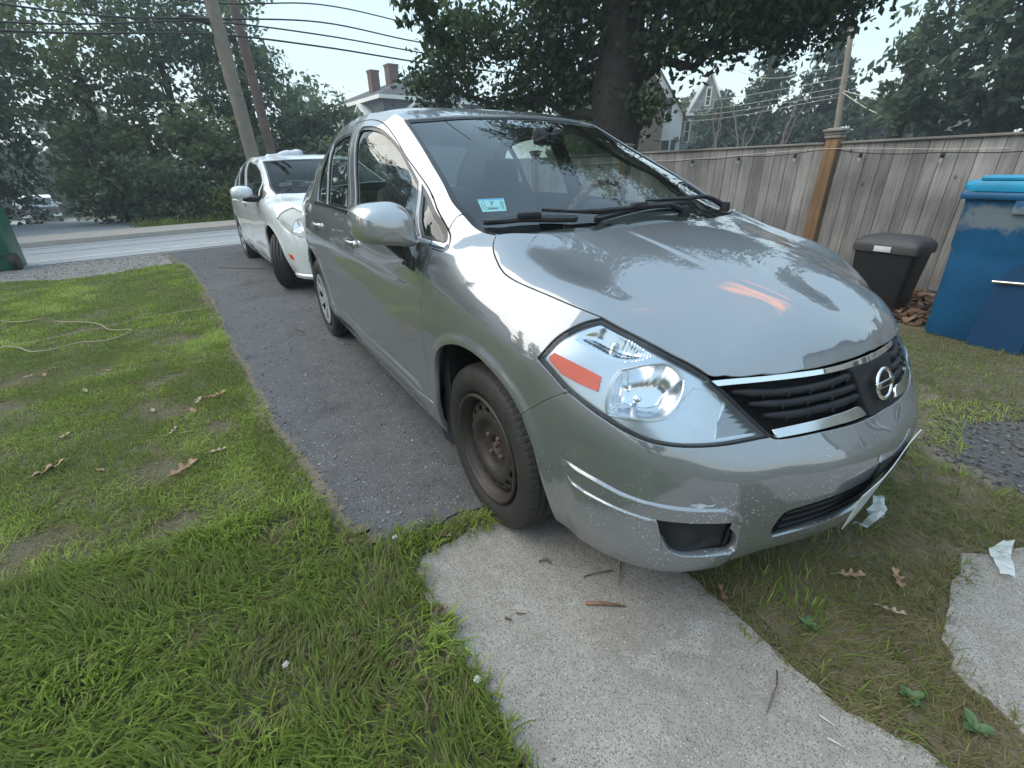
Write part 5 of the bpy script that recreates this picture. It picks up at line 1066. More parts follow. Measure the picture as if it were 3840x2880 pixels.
M_WSID=siding('white_siding',(.80,.81,.81)); M_BSID=siding('slate_blue_siding',(.075,.085,.11)); M_GSID=siding('grey_siding',(.33,.34,.33)); M_ROOF=pbr('dark_shingles',(.065,.065,.07),.9,noise=(8,.25)); M_ROOFB=pbr('brown_shingles',(.05,.04,.035),.9,noise=(8,.3)); M_TRIM=pbr('white_trim',(.72,.72,.70),.6)
M_WIN=pbr('window_pane',(.03,.035,.04),.05,0,spec=.8); M_BRICK=pbr('red_brick',(.11,.050,.040),.9,noise=(14,.35)); M_SHUT=pbr('dark_shutter',(.03,.035,.04),.6); M_CREAM=pbr('cream_frame',(.70,.64,.50),.6)
def W(par,c,w,h,ax,frame,shut=False,dep=.06):
    """a window on a wall; ax='x': wall faces along x, 'y': wall faces along y (sign gives direction)"""
    sg=-1 if ax[0]=='-' else 1; a=ax[-1]
    def B(mb,u,v,du,dv,t,off): 
        if a=='y': mb.box((c[0]+u,c[1]+sg*off,c[2]+v),(du,t,dv))
        else: mb.box((c[0]+sg*off,c[1]+u,c[2]+v),(t,du,dv))
    m=MB()
    for u,v,du,dv in ((-w/2,0,.09,h+.18),(w/2,0,.09,h+.18),(0,h/2+.045,w-.09,.09),(0,-h/2-.045,w-.09,.09),(0,0,w-.09,.05)): B(m,u,v,du,dv,dep,.03)
    f=m.build('window',frame,par); m=MB(); B(m,0,0,w-.09,h,.02,.012); m.build('pane',M_WIN,f)
    if shut:
        for s_ in (-1,1): m=MB(); B(m,s_*(w/2+.24),0,.30,h+.1,.04,.025); m.build('shutter',M_SHUT,f)
    return f
def gable(par,x0,x1,y0,y1,z0,ze,zr,along,wall,roofm,over=.3,nm='wall'):
    """box with a gable roof; ridge runs along 'x' or 'y'"""
    m=MB()
    if along=='y':
        xm=(x0+x1)/2; pr=[(x0,z0),(x1,z0),(x1,ze),(xm,zr),(x0,ze)]; m.prism(pr,y1-y0,'xz',y0); m.build(nm,wall,par)
        k=(zr-ze)/(xm-x0); m=MB()
        for s_ in (-1,1):
            xe=x0-over if s_<0 else x1+over; pr=[(xe,ze-over*k),(xm,zr),(xm,zr+.12),(xe,ze-over*k+.12)]; m.prism(pr,y1-y0+2*over,'xz',y0-over)
        return m.build('roof',roofm,par)
    ym=(y0+y1)/2; pr=[(y0,z0),(y1,z0),(y1,ze),(ym,zr),(y0,ze)]; m.prism(pr,x1-x0,'yz',x0); m.build(nm,wall,par); k=(zr-ze)/(ym-y0); m=MB()
    for s_ in (-1,1):
        ye=y0-over if s_<0 else y1+over; pr=[(ye,ze-over*k),(ym,zr),(ym,zr+.12),(ye,ze-over*k+.12)]; m.prism(pr,x1-x0+2*over,'yz',x0-over)
    return m.build('roof',roofm,par)
def blue_house():
    # corner towards the camera; local frame: x right along the long wall, y away
    t=thing('blue_house','slate blue house with a hipped grey roof and two brick chimneys','house',(-29.1,8.8,0),math.radians(97.5))
    L1,L2=7.2,11.5; ze=5.25; m=MB(); m.box((L1/2,L2/2,ze/2-.2),(L1,L2,ze+.4)); m.build('wall',M_BSID,t)
    o_=.35; A=[(-o_,-o_,ze),(L1+o_,-o_,ze),(L1+o_,L2+o_,ze),(-o_,L2+o_,ze)]; R1=(L1/2,3.2,ze+1.55); R2=(L1/2,L2-3.2,ze+1.55); V=A+[R1,R2]; m=MB(); m.add(V,[(0,1,4),(1,2,5,4),(2,3,5),(3,0,4,5),(3,2,1,0)]); rf=m.build('roof',M_ROOF,t)
    m=MB(); 
    for c,d in (((L1/2,-o_,ze-.1),(L1+2*o_+.06,.06,.2)),((-o_,L2/2,ze-.1),(.06,L2+2*o_-.06,.2))): m.box(c,d)
    m.build('eaves_board',M_TRIM,t)
    for (x,y,h,s_) in ((1.5,4.0,1.35,.7),(3.0,4.3,1.85,.85)): 
        m=MB(); m.box((x,y,ze+.4+h/2),(s_*.8,s_*.8,h)); m.box((x,y,ze+.4+h+.06),(s_*.9,s_*.9,.12)); m.build('chimney',M_BRICK,rf)
    for (c,ax) in (((1.9,-.0,3.75),'-y'),((5.0,0,3.75),'-y')):
        m=MB(); x,y,z=c; m.box((x,-.22,z+.1),(1.0,.44,1.0)); d=m.build('dormer',M_TRIM,t); m=MB()
        for s_ in (-1,1): m.prism([(x,z+1.15),(x+s_*.85,z+.50),(x+s_*.85,z+.60),(x,z+1.27)],-.62,'xz',.0)
        m.build('dormer_roof',M_TRIM,d); m=MB(); m.box((x,-.445,z+.05),(.62,.02,.75)); m.build('dormer_window',M_WIN,d)
    for y in (2.3,6.6):
        m=MB(); z=3.75; m.box((-.22,y,z+.1),(.44,1.0,1.0)); d=m.build('dormer',M_TRIM,t); m=MB()
        for s_ in (-1,1): m.prism([(y,z+1.15),(y+s_*.85,z+.50),(y+s_*.85,z+.60),(y,z+1.27)],-.62,'yz',.0)
        m.build('dormer_roof',M_TRIM,d); m=MB(); m.box((-.445,y,z+.05),(.02,.62,.75)); m.build('dormer_window',M_WIN,d)
def white_house():
    t=thing('white_house','white clapboard house with dark shutters and a steep gable beside the oak trunk','house',(-23.0,27.8,0),math.radians(50))
    # local x to the right (seen from the car), y away; the gable wall faces the camera
    rf=gable(t,-6.2,0,0,8,0,4.3,8.6,'y',M_WSID,M_ROOF); 
    for x,z,h in ((-1.5,4.6,1.35),(-3.1,4.6,1.35),(-4.8,4.6,1.35),(-1.0,2.1,1.3),(-2.4,2.1,1.3),(-4.4,2.1,1.3)): W(t,(x,0,z),.62,h,'-y',M_TRIM,True)
    W(t,(-3.1,0,6.9),.5,.8,'-y',M_TRIM)
    m=MB(); m.prism([(0,0),(2.7,0),(2.7,4.25),(0,4.25)],3.2,'xz',.6); b=m.build('bay',M_GSID,t)
    m=MB(); m.prism([(-.1,4.25),(2.9,4.25),(2.9,4.42),(-.1,4.42)],3.5,'xz',.45); m.build('cornice',M_TRIM,t)
    m=MB(); m.prism([(.55,4.42),(2.75,4.42),(1.65,6.7)],3.0,'xz',.65); m.build('gable_wall',M_GSID,t)
    m=MB()
    for a,b2 in (((.35,4.40),(1.65,6.85)),((2.95,4.40),(1.65,6.85))): m.prism([a,(a[0]+.12*(1 if a[0]<1 else -1),a[1]),(1.65,6.65),(1.65,6.85)],3.3,'xz',.5)
    m.build('gable_trim',M_TRIM,t)
    for x in (.5,1.35,2.2): W(t,(x,.6,3.3),.36,1.25,'-y',M_CREAM)
    W(t,(1.65,.65,5.35),.3,.95,'-y',M_CREAM)
    m=MB(); m.prism([(-.1,1.9),(4.0,1.35),(4.0,1.2),(-.1,1.7)],4.2,'xz',-.4); m.build('porch_roof',M_ROOF,t); m=MB(); m.box((1.9,1.8,.65),(3.8,3.8,1.3)); m.build('porch_wall',M_GSID,t)
def brown_house():
    t=thing('brown_house','shadowed brown gabled house half hidden behind the oak trunk','house',(-21.2,21.6,0),math.radians(46))
    gable(t,-.7,1.5,0,6,0,4.7,6.3,'y',pbr('weathered_boards',(.10,.075,.055),.9,noise=(6,.4)),M_ROOFB)
def shed_roof_house():
    t=thing('dark_roof_house','low dark-roofed house far behind the fence right of the post','house',(-9.0,27.2,0),math.radians(15))
    gable(t,-2.3,2.9,0,6,0,1.9,3.35,'x',M_GSID,M_ROOF); m=MB(); m.tube([(.3,2.0,2.6),(.3,2.0,3.3)],.07); m.build('vent_pipe',M_TRIM,t)
def mirrored_house(nm,lab,loc,rz,w,d,ze,zr,wall):
    t=thing(nm,lab,'house',loc,rz); gable(t,-w/2,w/2,-d/2,d/2,0,ze,zr,'y',wall,M_ROOF)
    for x in np.linspace(-w/2+1.2,w/2-1.2,3):
        for z in (1.7,4.4):
            if z<ze: W(t,(x,d/2,z),.8,1.3,'y',M_TRIM,True); W(t,(x,-d/2,z),.8,1.3,'-y',M_TRIM,True)
    for y in np.linspace(-d/2+1.5,d/2-1.5,3):
        for z in (1.7,4.4):
            if z<ze: W(t,(-w/2,y,z),.8,1.3,'-x',M_TRIM,True)
blue_house(); white_house(); brown_house(); shed_roof_house()
mirrored_house('neighbour_house','white sided house with shutters mirrored in the car side windows',(-15,-12.5,0),.5,7,9,5.2,8.2,M_WSID)
mirrored_house('near_house','grey sided house beside the path mirrored in the car nose',(8.5,11.5,0),.25,8,10,4.4,6.6,M_GSID)
M_POLE=pbr('pole_wood',(.17,.145,.115),.9,noise=(5,.35,(.26,.22,.17)),bump=(30,.6)); M_POLE2=pbr('pole_wood_red',(.10,.07,.06),.9,noise=(5,.35,(.17,.12,.10)),bump=(30,.6)); M_CAB=pbr('cable_black',(.008,.008,.01),.6); M_CABW=pbr('cable_pale',(.55,.50,.42),.5)
def pole(name,lab,a,b,r0,r1,mat,grp='wooden utility poles'):
    t=thing(name,lab,'utility pole',a,0,grp); m=MB(); A=np.array(a);B=np.array(b); n=10; m.tube([(B-A)*i/n for i in range(n+1)],[r0+(r1-r0)*i/n for i in range(n+1)],16); m.build('shaft',mat,t,fix=False); return t
p1=pole('utility_pole','thick pale wooden utility pole behind the white car',(-12.9,-.12,0),(-12.82,-.38,8.6),.165,.125,M_POLE)
m=MB(); m.box((.0,-.05,4.02),(.12,.5,.09),bevel=.02); m.tube([(.05,-.8,4.35),(.05,-.2,4.28)],.06,8); m.build('cable_closure',M_CAB,p1)
p2=pole('utility_pole','thinner reddish utility pole right of the thick pale one',(-14.25,.50,0),(-14.22,.20,8.8),.13,.095,M_POLE2)
p3=pole('utility_pole','distant leaning utility pole above the wooden fence post',(-11.55,25.7,0),(-12.12,25.45,6.6),.15,.11,M_POLE)
m=MB(); m.box((-.42,-.2,4.75),(.9,.06,.06)); m.build('crossarm',M_POLE,p3)
CG='cables strung along the street'
def cable(lab,P,r,mat=M_CAB,grp=CG):
    m=MB(); q=catmull(np.array(P,float),8); m.tube(list(q),r,6); o=m.build('cable',mat,None,fix=False); tag(o,lab,'cable',grp)
L_=[((-10.9,-10.5,4.55),(-12.0,-5.0,4.5),(-12.82,-.36,4.62),(-13.34,2.19,5.01),(-13.98,5.4,5.0),(-15.8,14,5.3)),((-10.9,-10.4,4.3),(-12.36,-2.68,4.07),(-12.82,-.37,4.34),(-13.3,2.11,4.64),(-13.91,5.06,4.60),(-15.8,14,4.9)),((-10.9,-10.2,3.9),(-12.14,-3.8,3.78),(-12.82,-.39,4.28),(-13.31,2.06,4.38),(-14.12,6.11,4.35),(-15.8,14,4.6)),((-10.8,-10,3.5),(-12.14,-3.8,3.65),(-12.82,-.34,4.06),(-13.3,2.01,4.13),(-13.98,5.4,4.11),(-15.8,14,4.35))]
for P,lab,r in zip(L_,('topmost thick black cable right of the poles','second black cable from the top','third black cable from the top','lowest thick black cable crossing above the chimneys'),(.015,.017,.017,.020)): cable(lab,P,r)
cable('thin grey wire high in the sky above the hanging branch',((-12.9,.1,5.0),(-10.5,2.1,4.95),(-8.3,3.6,4.6)),.007)
for P,lab in ((((-26,24.5,5.1),(-19,25.4,4.6),(-12.1,25.5,4.72)),'upper pale wire left of the distant pole'),(((-26,24,4.7),(-19,25.2,4.15),(-12.0,25.5,4.35)),'second pale wire left of the distant pole'),(((-26,23.6,4.4),(-19,25,3.85),(-12.0,25.5,4.1)),'third pale wire left of the distant pole'),(((-26,23,4.1),(-19,24.8,3.55),(-12.0,25.5,3.95)),'lowest pale wire left of the distant pole'),(((-19,26,6.3),(-16,26,5.3),(-12.2,25.5,5.3)),'short pale wire to the top of the distant pole'),
 (((-12.0,25.5,4.2),(-9.6,24.6,3.0),(-6.6,23.6,2.62),(-4,22.7,2.6)),'thick pale wire sagging right from the distant pole'),(((-12.0,25.5,4.25),(-9.2,25,3.35),(-6.2,24.4,2.85),(-3,23.5,2.8)),'thin pale wire sagging above the thick one')):
    cable(lab,P,.018 if 'thick' in lab else .010,M_CABW,'pale wires at the distant pole')
# ---------------------------------------------------------------- fence, string lights, bins
def wood(name,c1,c2,scale=(60,60,2.2),knots=True):
    m,n,l=new_mat(name); o=N(n,'OutputMaterial'); b=N(n,'BsdfPrincipled',Roughness=.85); l.new(b.outputs[0],o.inputs[0]); tx=N(n,'NewGeometry'); mp=N(n,'Mapping'); mp.inputs['Scale'].default_value=scale; l.new(tx.outputs['Position'],mp.inputs[0])
    t=N(n,'TexNoise',Scale=1.,Detail=7.,Roughness=.65,Distortion=.4); l.new(mp.outputs[0],t.inputs['Vector']); r=ramp(n,[(.30,c1),(.70,c2)]); l.new(t.outputs[0],r.inputs[0]); col=r.outputs[0]
    t2=N(n,'TexNoise',Scale=1.6,Detail=5.); l.new(tx.outputs['Position'],t2.inputs['Vector']); r2=ramp(n,[(.35,.55),(.65,1.08)]); l.new(t2.outputs[0],r2.inputs[0]); mx=N(n,'Mix',_data_type='RGBA',_blend_type='MULTIPLY'); mx.inputs['Factor'].default_value=1.; l.new(col,mx.inputs['A']); l.new(r2.outputs[0],mx.inputs['B']); col=mx.outputs['Result']
    # every board its own tone
    at=N(n,'Attribute',_attribute_name='tint'); r3=ramp(n,[(0,.72),(1,1.12)]); l.new(at.outputs['Fac'],r3.inputs[0]); m3=N(n,'Mix',_data_type='RGBA',_blend_type='MULTIPLY'); m3.inputs['Factor'].default_value=1. if knots else 0.; l.new(col,m3.inputs['A']); l.new(r3.outputs[0],m3.inputs['B']); col=m3.outputs['Result']
    if knots:
        m4=N(n,'Mapping'); m4.inputs['Scale'].default_value=(1,1,.55); l.new(tx.outputs['Position'],m4.inputs[0]); v=N(n,'TexVoronoi',Scale=6.5); l.new(m4.outputs[0],v.inputs['Vector']); r4=ramp(n,[(.0,0.),(.055,.0),(.075,.55),(.11,1.)]); l.new(v.outputs['Distance'],r4.inputs[0]); sp=N(n,'SeparateColor'); l.new(v.outputs['Color'],sp.inputs[0]); gt=N(n,'Math',_operation='GREATER_THAN'); l.new(sp.outputs[0],gt.inputs[0]); gt.inputs[1].default_value=.42; ma=N(n,'Math',_operation='MAXIMUM'); l.new(r4.outputs[0],ma.inputs[0]); l.new(gt.outputs[0],ma.inputs[1]); m5=N(n,'Mix',_data_type='RGBA'); l.new(ma.outputs[0],m5.inputs['Factor']); m5.inputs['A'].default_value=(.06,.05,.045,1); l.new(col,m5.inputs['B']); col=m5.outputs['Result']
    l.new(col,b.inputs['Base Color']); bp=N(n,'Bump',Strength=.5,Distance=.003); l.new(t.outputs[0],bp.inputs['Height']); l.new(bp.outputs[0],b.inputs['Normal']); return m
M_FENCE=wood('grey_cedar',(.17,.16,.155),(.38,.365,.355)); M_CAP=wood('cap_wood',(.16,.145,.13),(.27,.25,.23),(3,60,60),False); M_POST=wood('orange_wood',(.13,.07,.032),(.30,.18,.095),(40,40,1.8),False)
FY=4.45
def fence(x0,x1,lab):
    t=thing('wooden_fence',lab,'fence',((x0+x1)/2,FY,0),0,'fence panels'); cx=(x0+x1)/2; V=[];F=[];T_=[]; x=x0; i=0; g=random.Random(int(x0*10)+3)
    bp=MB(); bm_t=[]
    while x<x1-.02:
        w=min(.098+.062*g.random(),x1-x); sk=.0; y=g.uniform(-.003,.003); z0=.02+g.random()*.02
        k=len(bp.F); bp.box((x+w/2-cx,y,(z0+1.375)/2),(w-.0045,.018,1.375-z0),bevel=.0018); bm_t+=[g.random()]*(len(bp.F)-k); x+=w
    o=bp.build('board_panel',M_FENCE,t,fix=False); a=o.data.attributes.new('tint','FLOAT','FACE'); n=len(o.data.polygons); a.data.foreach_set('value',np.array((bm_t+[.5]*n)[:n],dtype=np.float32))
    m=MB(); m.box((0,0,1.388),(x1-x0,.075,.022),bevel=.004); m.build('cap_rail',M_CAP,t,fix=False)
    m=MB(); m.box((0,.028,.35),(x1-x0,.035,.09)); m.box((0,.028,1.15),(x1-x0,.035,.09)); m.box((0,.03,.75),(x1-x0,.035,.09)); m.build('rail',M_FENCE,t)
    return t
fence(-4.58,-1.655,'weathered grey board fence left of the orange wooden post'); fence(-1.485,1.9,'weathered grey board fence right of the orange wooden post, behind the bins'); fence(-7.1,-4.73,'weathered grey board fence seen through the grey car windows'); fence(-9.7,-7.26,'far weathered grey board fence behind the grey car')
for x,lab,mt in ((-1.57,'orange-brown wooden fence post with a moulded cap',M_POST),(-4.655,'fence post hidden behind the grey car windscreen',M_POST),(-7.18,'fence post farthest from the bins',M_POST)):
    t=thing('fence_post',lab,'fence post',(x,FY,0),0,'fence posts'); m=MB(); m.box((0,-.01,.735),(.125,.11,1.47),bevel=.006); m.build('shaft',mt,t,fix=False)
    m=MB(); m.box((0,-.01,1.447),(.155,.145,.03),bevel=.006); m.box((0,-.01,1.476),(.165,.155,.022),bevel=.006); m.box((0,-.01,1.505),(.20,.19,.026),bevel=.009); m.box((0,-.01,1.523),(.165,.155,.014),bevel=.008,taper=.8); m.build('post_cap',M_CAP,t,fix=False)
M_BULB=glass('bulb_glass',(.9,.92,.93),1.5,haze=.5)
SG='string light bulbs along the fence'
bx=[(-5.9,1.24,'behind the grey car roof'),(-5.2,1.235,'second from the far end'),(-4.55,1.24,'seen low through the windscreen'),(-3.95,1.245,'left of the windscreen edge'),(-3.32,1.262,'farthest left bulb above the grey car hood'),(-2.63,1.278,'second bulb left of the orange post'),(-1.93,1.29,'bulb next left of the orange post'),(-1.26,1.275,'bulb next right of the orange post'),(-.585,1.255,'bulb above the black trash can'),(.12,1.25,'bulb above the blue bin')]
for x,z,lab in bx:
    t=thing('light_bulb','clear hanging string light bulb, '+lab,'light bulb',(x,FY-.055,z),0,SG)
    m=MB(); m.lathe([(0,.006),(.012,.006),(.016,-.004),(.017,-.030),(.014,-.036)],14,'z'); m.build('socket',M_BLK,t,fix=False); m=MB(); m.lathe([(.012,-.036),(.014,-.046),(.0205,-.062),(.021,-.073),(.016,-.086),(.0,-.091)],16,'z'); m.build('bulb',M_BULB,t,fix=False)
pts=[]
for i,(x,z,_) in enumerate(bx):
    pts.append((x,FY-.055,z+.008))
    if i<len(bx)-1: x2,z2,_=bx[i+1]; up=.0; xm=(x+x2)/2; pts.append((xm,FY-.05,(z+z2)/2-.004 if not x<-1.57<x2 else 1.325))
pts.append((.9,FY-.05,1.245)); pts.append((1.8,FY-.05,1.25)); cable('black string-light cord sagging along the fence',pts,.0045,M_CAB,None)
cable('pale support wire above the string-light cord',[(-5.5,FY-.05,1.262),(-3.32,FY-.05,1.278),(-1.57,FY-.078,1.333),(-.5,FY-.05,1.287),(-.15,FY-.05,1.282)],.0025,M_CABW,None)
def plastic(name,col,dust):
    m=pbr(name,col,.45,noise=(3,.25)); n=m.node_tree.nodes; l=m.node_tree.links; b=[x for x in n if x.type=='BSDF_PRINCIPLED'][0]; src=b.inputs['Base Color'].links[0].from_socket; tx=N(n,'NewGeometry'); t=N(n,'TexNoise',Scale=4.5,Detail=9.,Roughness=.72); l.new(tx.outputs['Position'],t.inputs['Vector']); s=N(n,'SeparateXYZ'); l.new(tx.outputs['Position'],s.inputs[0]); mr=N(n,'MapRange'); mr.inputs['From Min'].default_value=.62; mr.inputs['From Max'].default_value=.80; mr.inputs['To Min'].default_value=-.30; mr.inputs['To Max'].default_value=.12; l.new(s.outputs[2],mr.inputs[0])
    m2=N(n,'MapRange'); m2.inputs['From Min'].default_value=.90; m2.inputs['From Max'].default_value=1.0; m2.inputs['To Min'].default_value=0; m2.inputs['To Max'].default_value=-.4; l.new(s.outputs[2],m2.inputs[0]); ad=N(n,'Math',_operation='ADD'); l.new(t.outputs[0],ad.inputs[0]); l.new(mr.outputs[0],ad.inputs[1]); a2=N(n,'Math',_operation='ADD'); l.new(ad.outputs[0],a2.inputs[0]); l.new(m2.outputs[0],a2.inputs[1]); r=ramp(n,[(.50,0.),(.62,dust)]); l.new(a2.outputs[0],r.inputs[0]); mx=N(n,'Mix',_data_type='RGBA'); l.new(r.outputs[0],mx.inputs['Factor']); l.new(src,mx.inputs['A']); mx.inputs['B'].default_value=(.20,.24,.27,1); l.new(mx.outputs['Result'],b.inputs['Base Color']); return m
M_BLUE=plastic('blue_plastic',(.006,.085,.205),.85); M_LID=pbr('cyan_lid_plastic',(.01,.28,.50),.45,noise=(4,.2)); M_BINB=pbr('black_bin_plastic',(.012,.013,.015),.5,noise=(6,.3)); M_BINL=pbr('black_lid_plastic',(.045,.043,.046),.55,noise=(6,.3)); M_GRN=pbr('green_plastic',(.005,.095,.055),.4,noise=(3,.3)); M_GRND=pbr('dark_green_plastic',(.004,.035,.024),.5)
def blue_bin():
    t=thing('recycling_bin','large dusty blue recycling bin with a bright cyan lid','recycling bin',(.40,3.28,0),math.radians(0))
    # local: front face at y=-.31; body with recessed arched front panel
    w0,w1=.305,.335; m=MB()
    def ring(z,w,d,r=.05,n=5):
        P=[]; 
        for cx,cy,a0 in ((w-r,-d+r,-90),(w-r,d-r,0),(-w+r,d-r,90),(-w+r,-d+r,180)):
            for i in range(n+1): a=math.radians(a0+90*i/n); P.append((cx+r*math.cos(a),cy+r*math.sin(a),z))
        return P
    R_=[ring(.0,.285,.27),ring(.04,.30,.285),ring(.55,.312,.30),ring(.63,.315,.302),ring(.66,.325,.312),ring(.97,.335,.322),ring(1.0,.35,.335)]; n=len(R_[0]); V=sum(R_,[]); F=[(i*n+j,i*n+(j+1)%n,(i+1)*n+(j+1)%n,(i+1)*n+j) for i in range(len(R_)-1) for j in range(n)]+[tuple(range(n))[::-1]]
    m.add(V,F,True); b=m.build('body',M_BLUE,t)
    m=MB(); q=loop([(-.03,.0),(.0,.42),(.05,.56),(.14,.615),(.25,.62)],[(.25,.62),(.25,.0)],[(.25,0),(-.03,0)]); m.prism([(a,b_) for a,b_ in q],.05,'xz',-.330); m.build('front_panel',pbr('blue_plastic_navy',(.003,.045,.125),.5),t)  # front panel in a darker navy blue than the body
    m=MB(); m.tube([(-.02,-.345,.455),(.30,-.345,.475)],.011,10); m.build('lift_bar',M_CHROME2,t)
    m=MB(); m.box((.0,-.325,.985),(.70,.07,.045),bevel=.012); m.box((.14,-.325,.925),(.42,.05,.09),bevel=.008); 
    for x in (.03,.16,.29): m.box((x,-.345,.93),(.05,.03,.11),bevel=.006)
    m.build('lift_collar',M_BLUE,t)
    m=MB(); R2=[ring(1.012,.352,.338),ring(1.05,.358,.345),ring(1.075,.345,.335),ring(1.085,.30,.29),ring(1.055,.28,.27)]; V=sum(R2,[]); m.add(V,[(i*n+j,i*n+(j+1)%n,(i+1)*n+(j+1)%n,(i+1)*n+j) for i in range(4) for j in range(n)]+[tuple(4*n+j for j in range(n))],True); 
    ld=m.build('lid',M_LID,t); m=MB(); m.box((-.13,-.24,1.092),(.30,.20,.03),bevel=.012); m.box((.17,-.2,1.105),(.25,.25,.035),bevel=.012); m.build('lid_rib',M_LID,ld)
    for s_ in (-1,1): m=MB(); m.tube([(s_*.27,.30,.11),(s_*.33,.30,.11)],.11,20); m.build('wheel',M_RUB,t)
blue_bin()
def black_bin():
    t=thing('trash_can','black plastic trash can with a domed lid against the fence','trash can',(-.44,3.56,0))
    m=MB()
    def ring(z,w,d,r=.04,n=4,dx=0):
        P=[]
        for cx,cy,a0 in ((w-r,-d+r,-90),(w-r,d-r,0),(-w+r,d-r,90),(-w+r,-d+r,180)):
            for i in range(n+1): a=math.radians(a0+90*i/n); P.append((cx+r*math.cos(a)+dx,cy+r*math.sin(a),z))
        return P
    def loft(RR,cap): n=len(RR[0]); m.add(sum(RR,[]),[(i*n+j,i*n+(j+1)%n,(i+1)*n+(j+1)%n,(i+1)*n+j) for i in range(len(RR)-1) for j in range(n)]+[tuple(range(n))[::-1]]+([tuple((len(RR)-1)*n+j for j in range(n))] if cap else []),True)
    loft([ring(0,.195,.14),ring(.03,.20,.145),ring(.50,.232,.175)],True); m.build('body',M_BINB,t)
    m=MB(); loft([ring(.49,.240,.185),ring(.495,.250,.193),ring(.545,.250,.194),ring(.572,.244,.187),ring(.612,.205,.155,.07),ring(.625,.15,.11,.05)],True); ld=m.build('lid',M_BINL,t)
    m=MB(); m.box((-.01,-.198,.525),(.125,.006,.045),bevel=.001); m.build('label_tag',pbr('tag_white',(.6,.62,.66),.5),ld)
black_bin()
def green_bin():
    t=thing('wheeled_bin','big green wheeled bin cut off by the left edge','bin',(-8.75,-4.36,0))
    m=MB(); m.box((0,0,.44),(.56,.60,.88),bevel=.03,taper=1.08); m.build('body',M_GRN,t,fix=False); m=MB(); m.box((0,0,.91),(.68,.70,.06),bevel=.02); m.build('lid',M_GRND,t,fix=False); m=MB(); m.tube([(.22,.27,.12),(.22,.345,.12)],.12,24); m.build('wheel',M_RUB,t); m=MB(); m.box((.24,0,.22),(.12,.5,.06),bevel=.01); m.build('axle_housing',M_GRND,t)
green_bin()
build_silver()
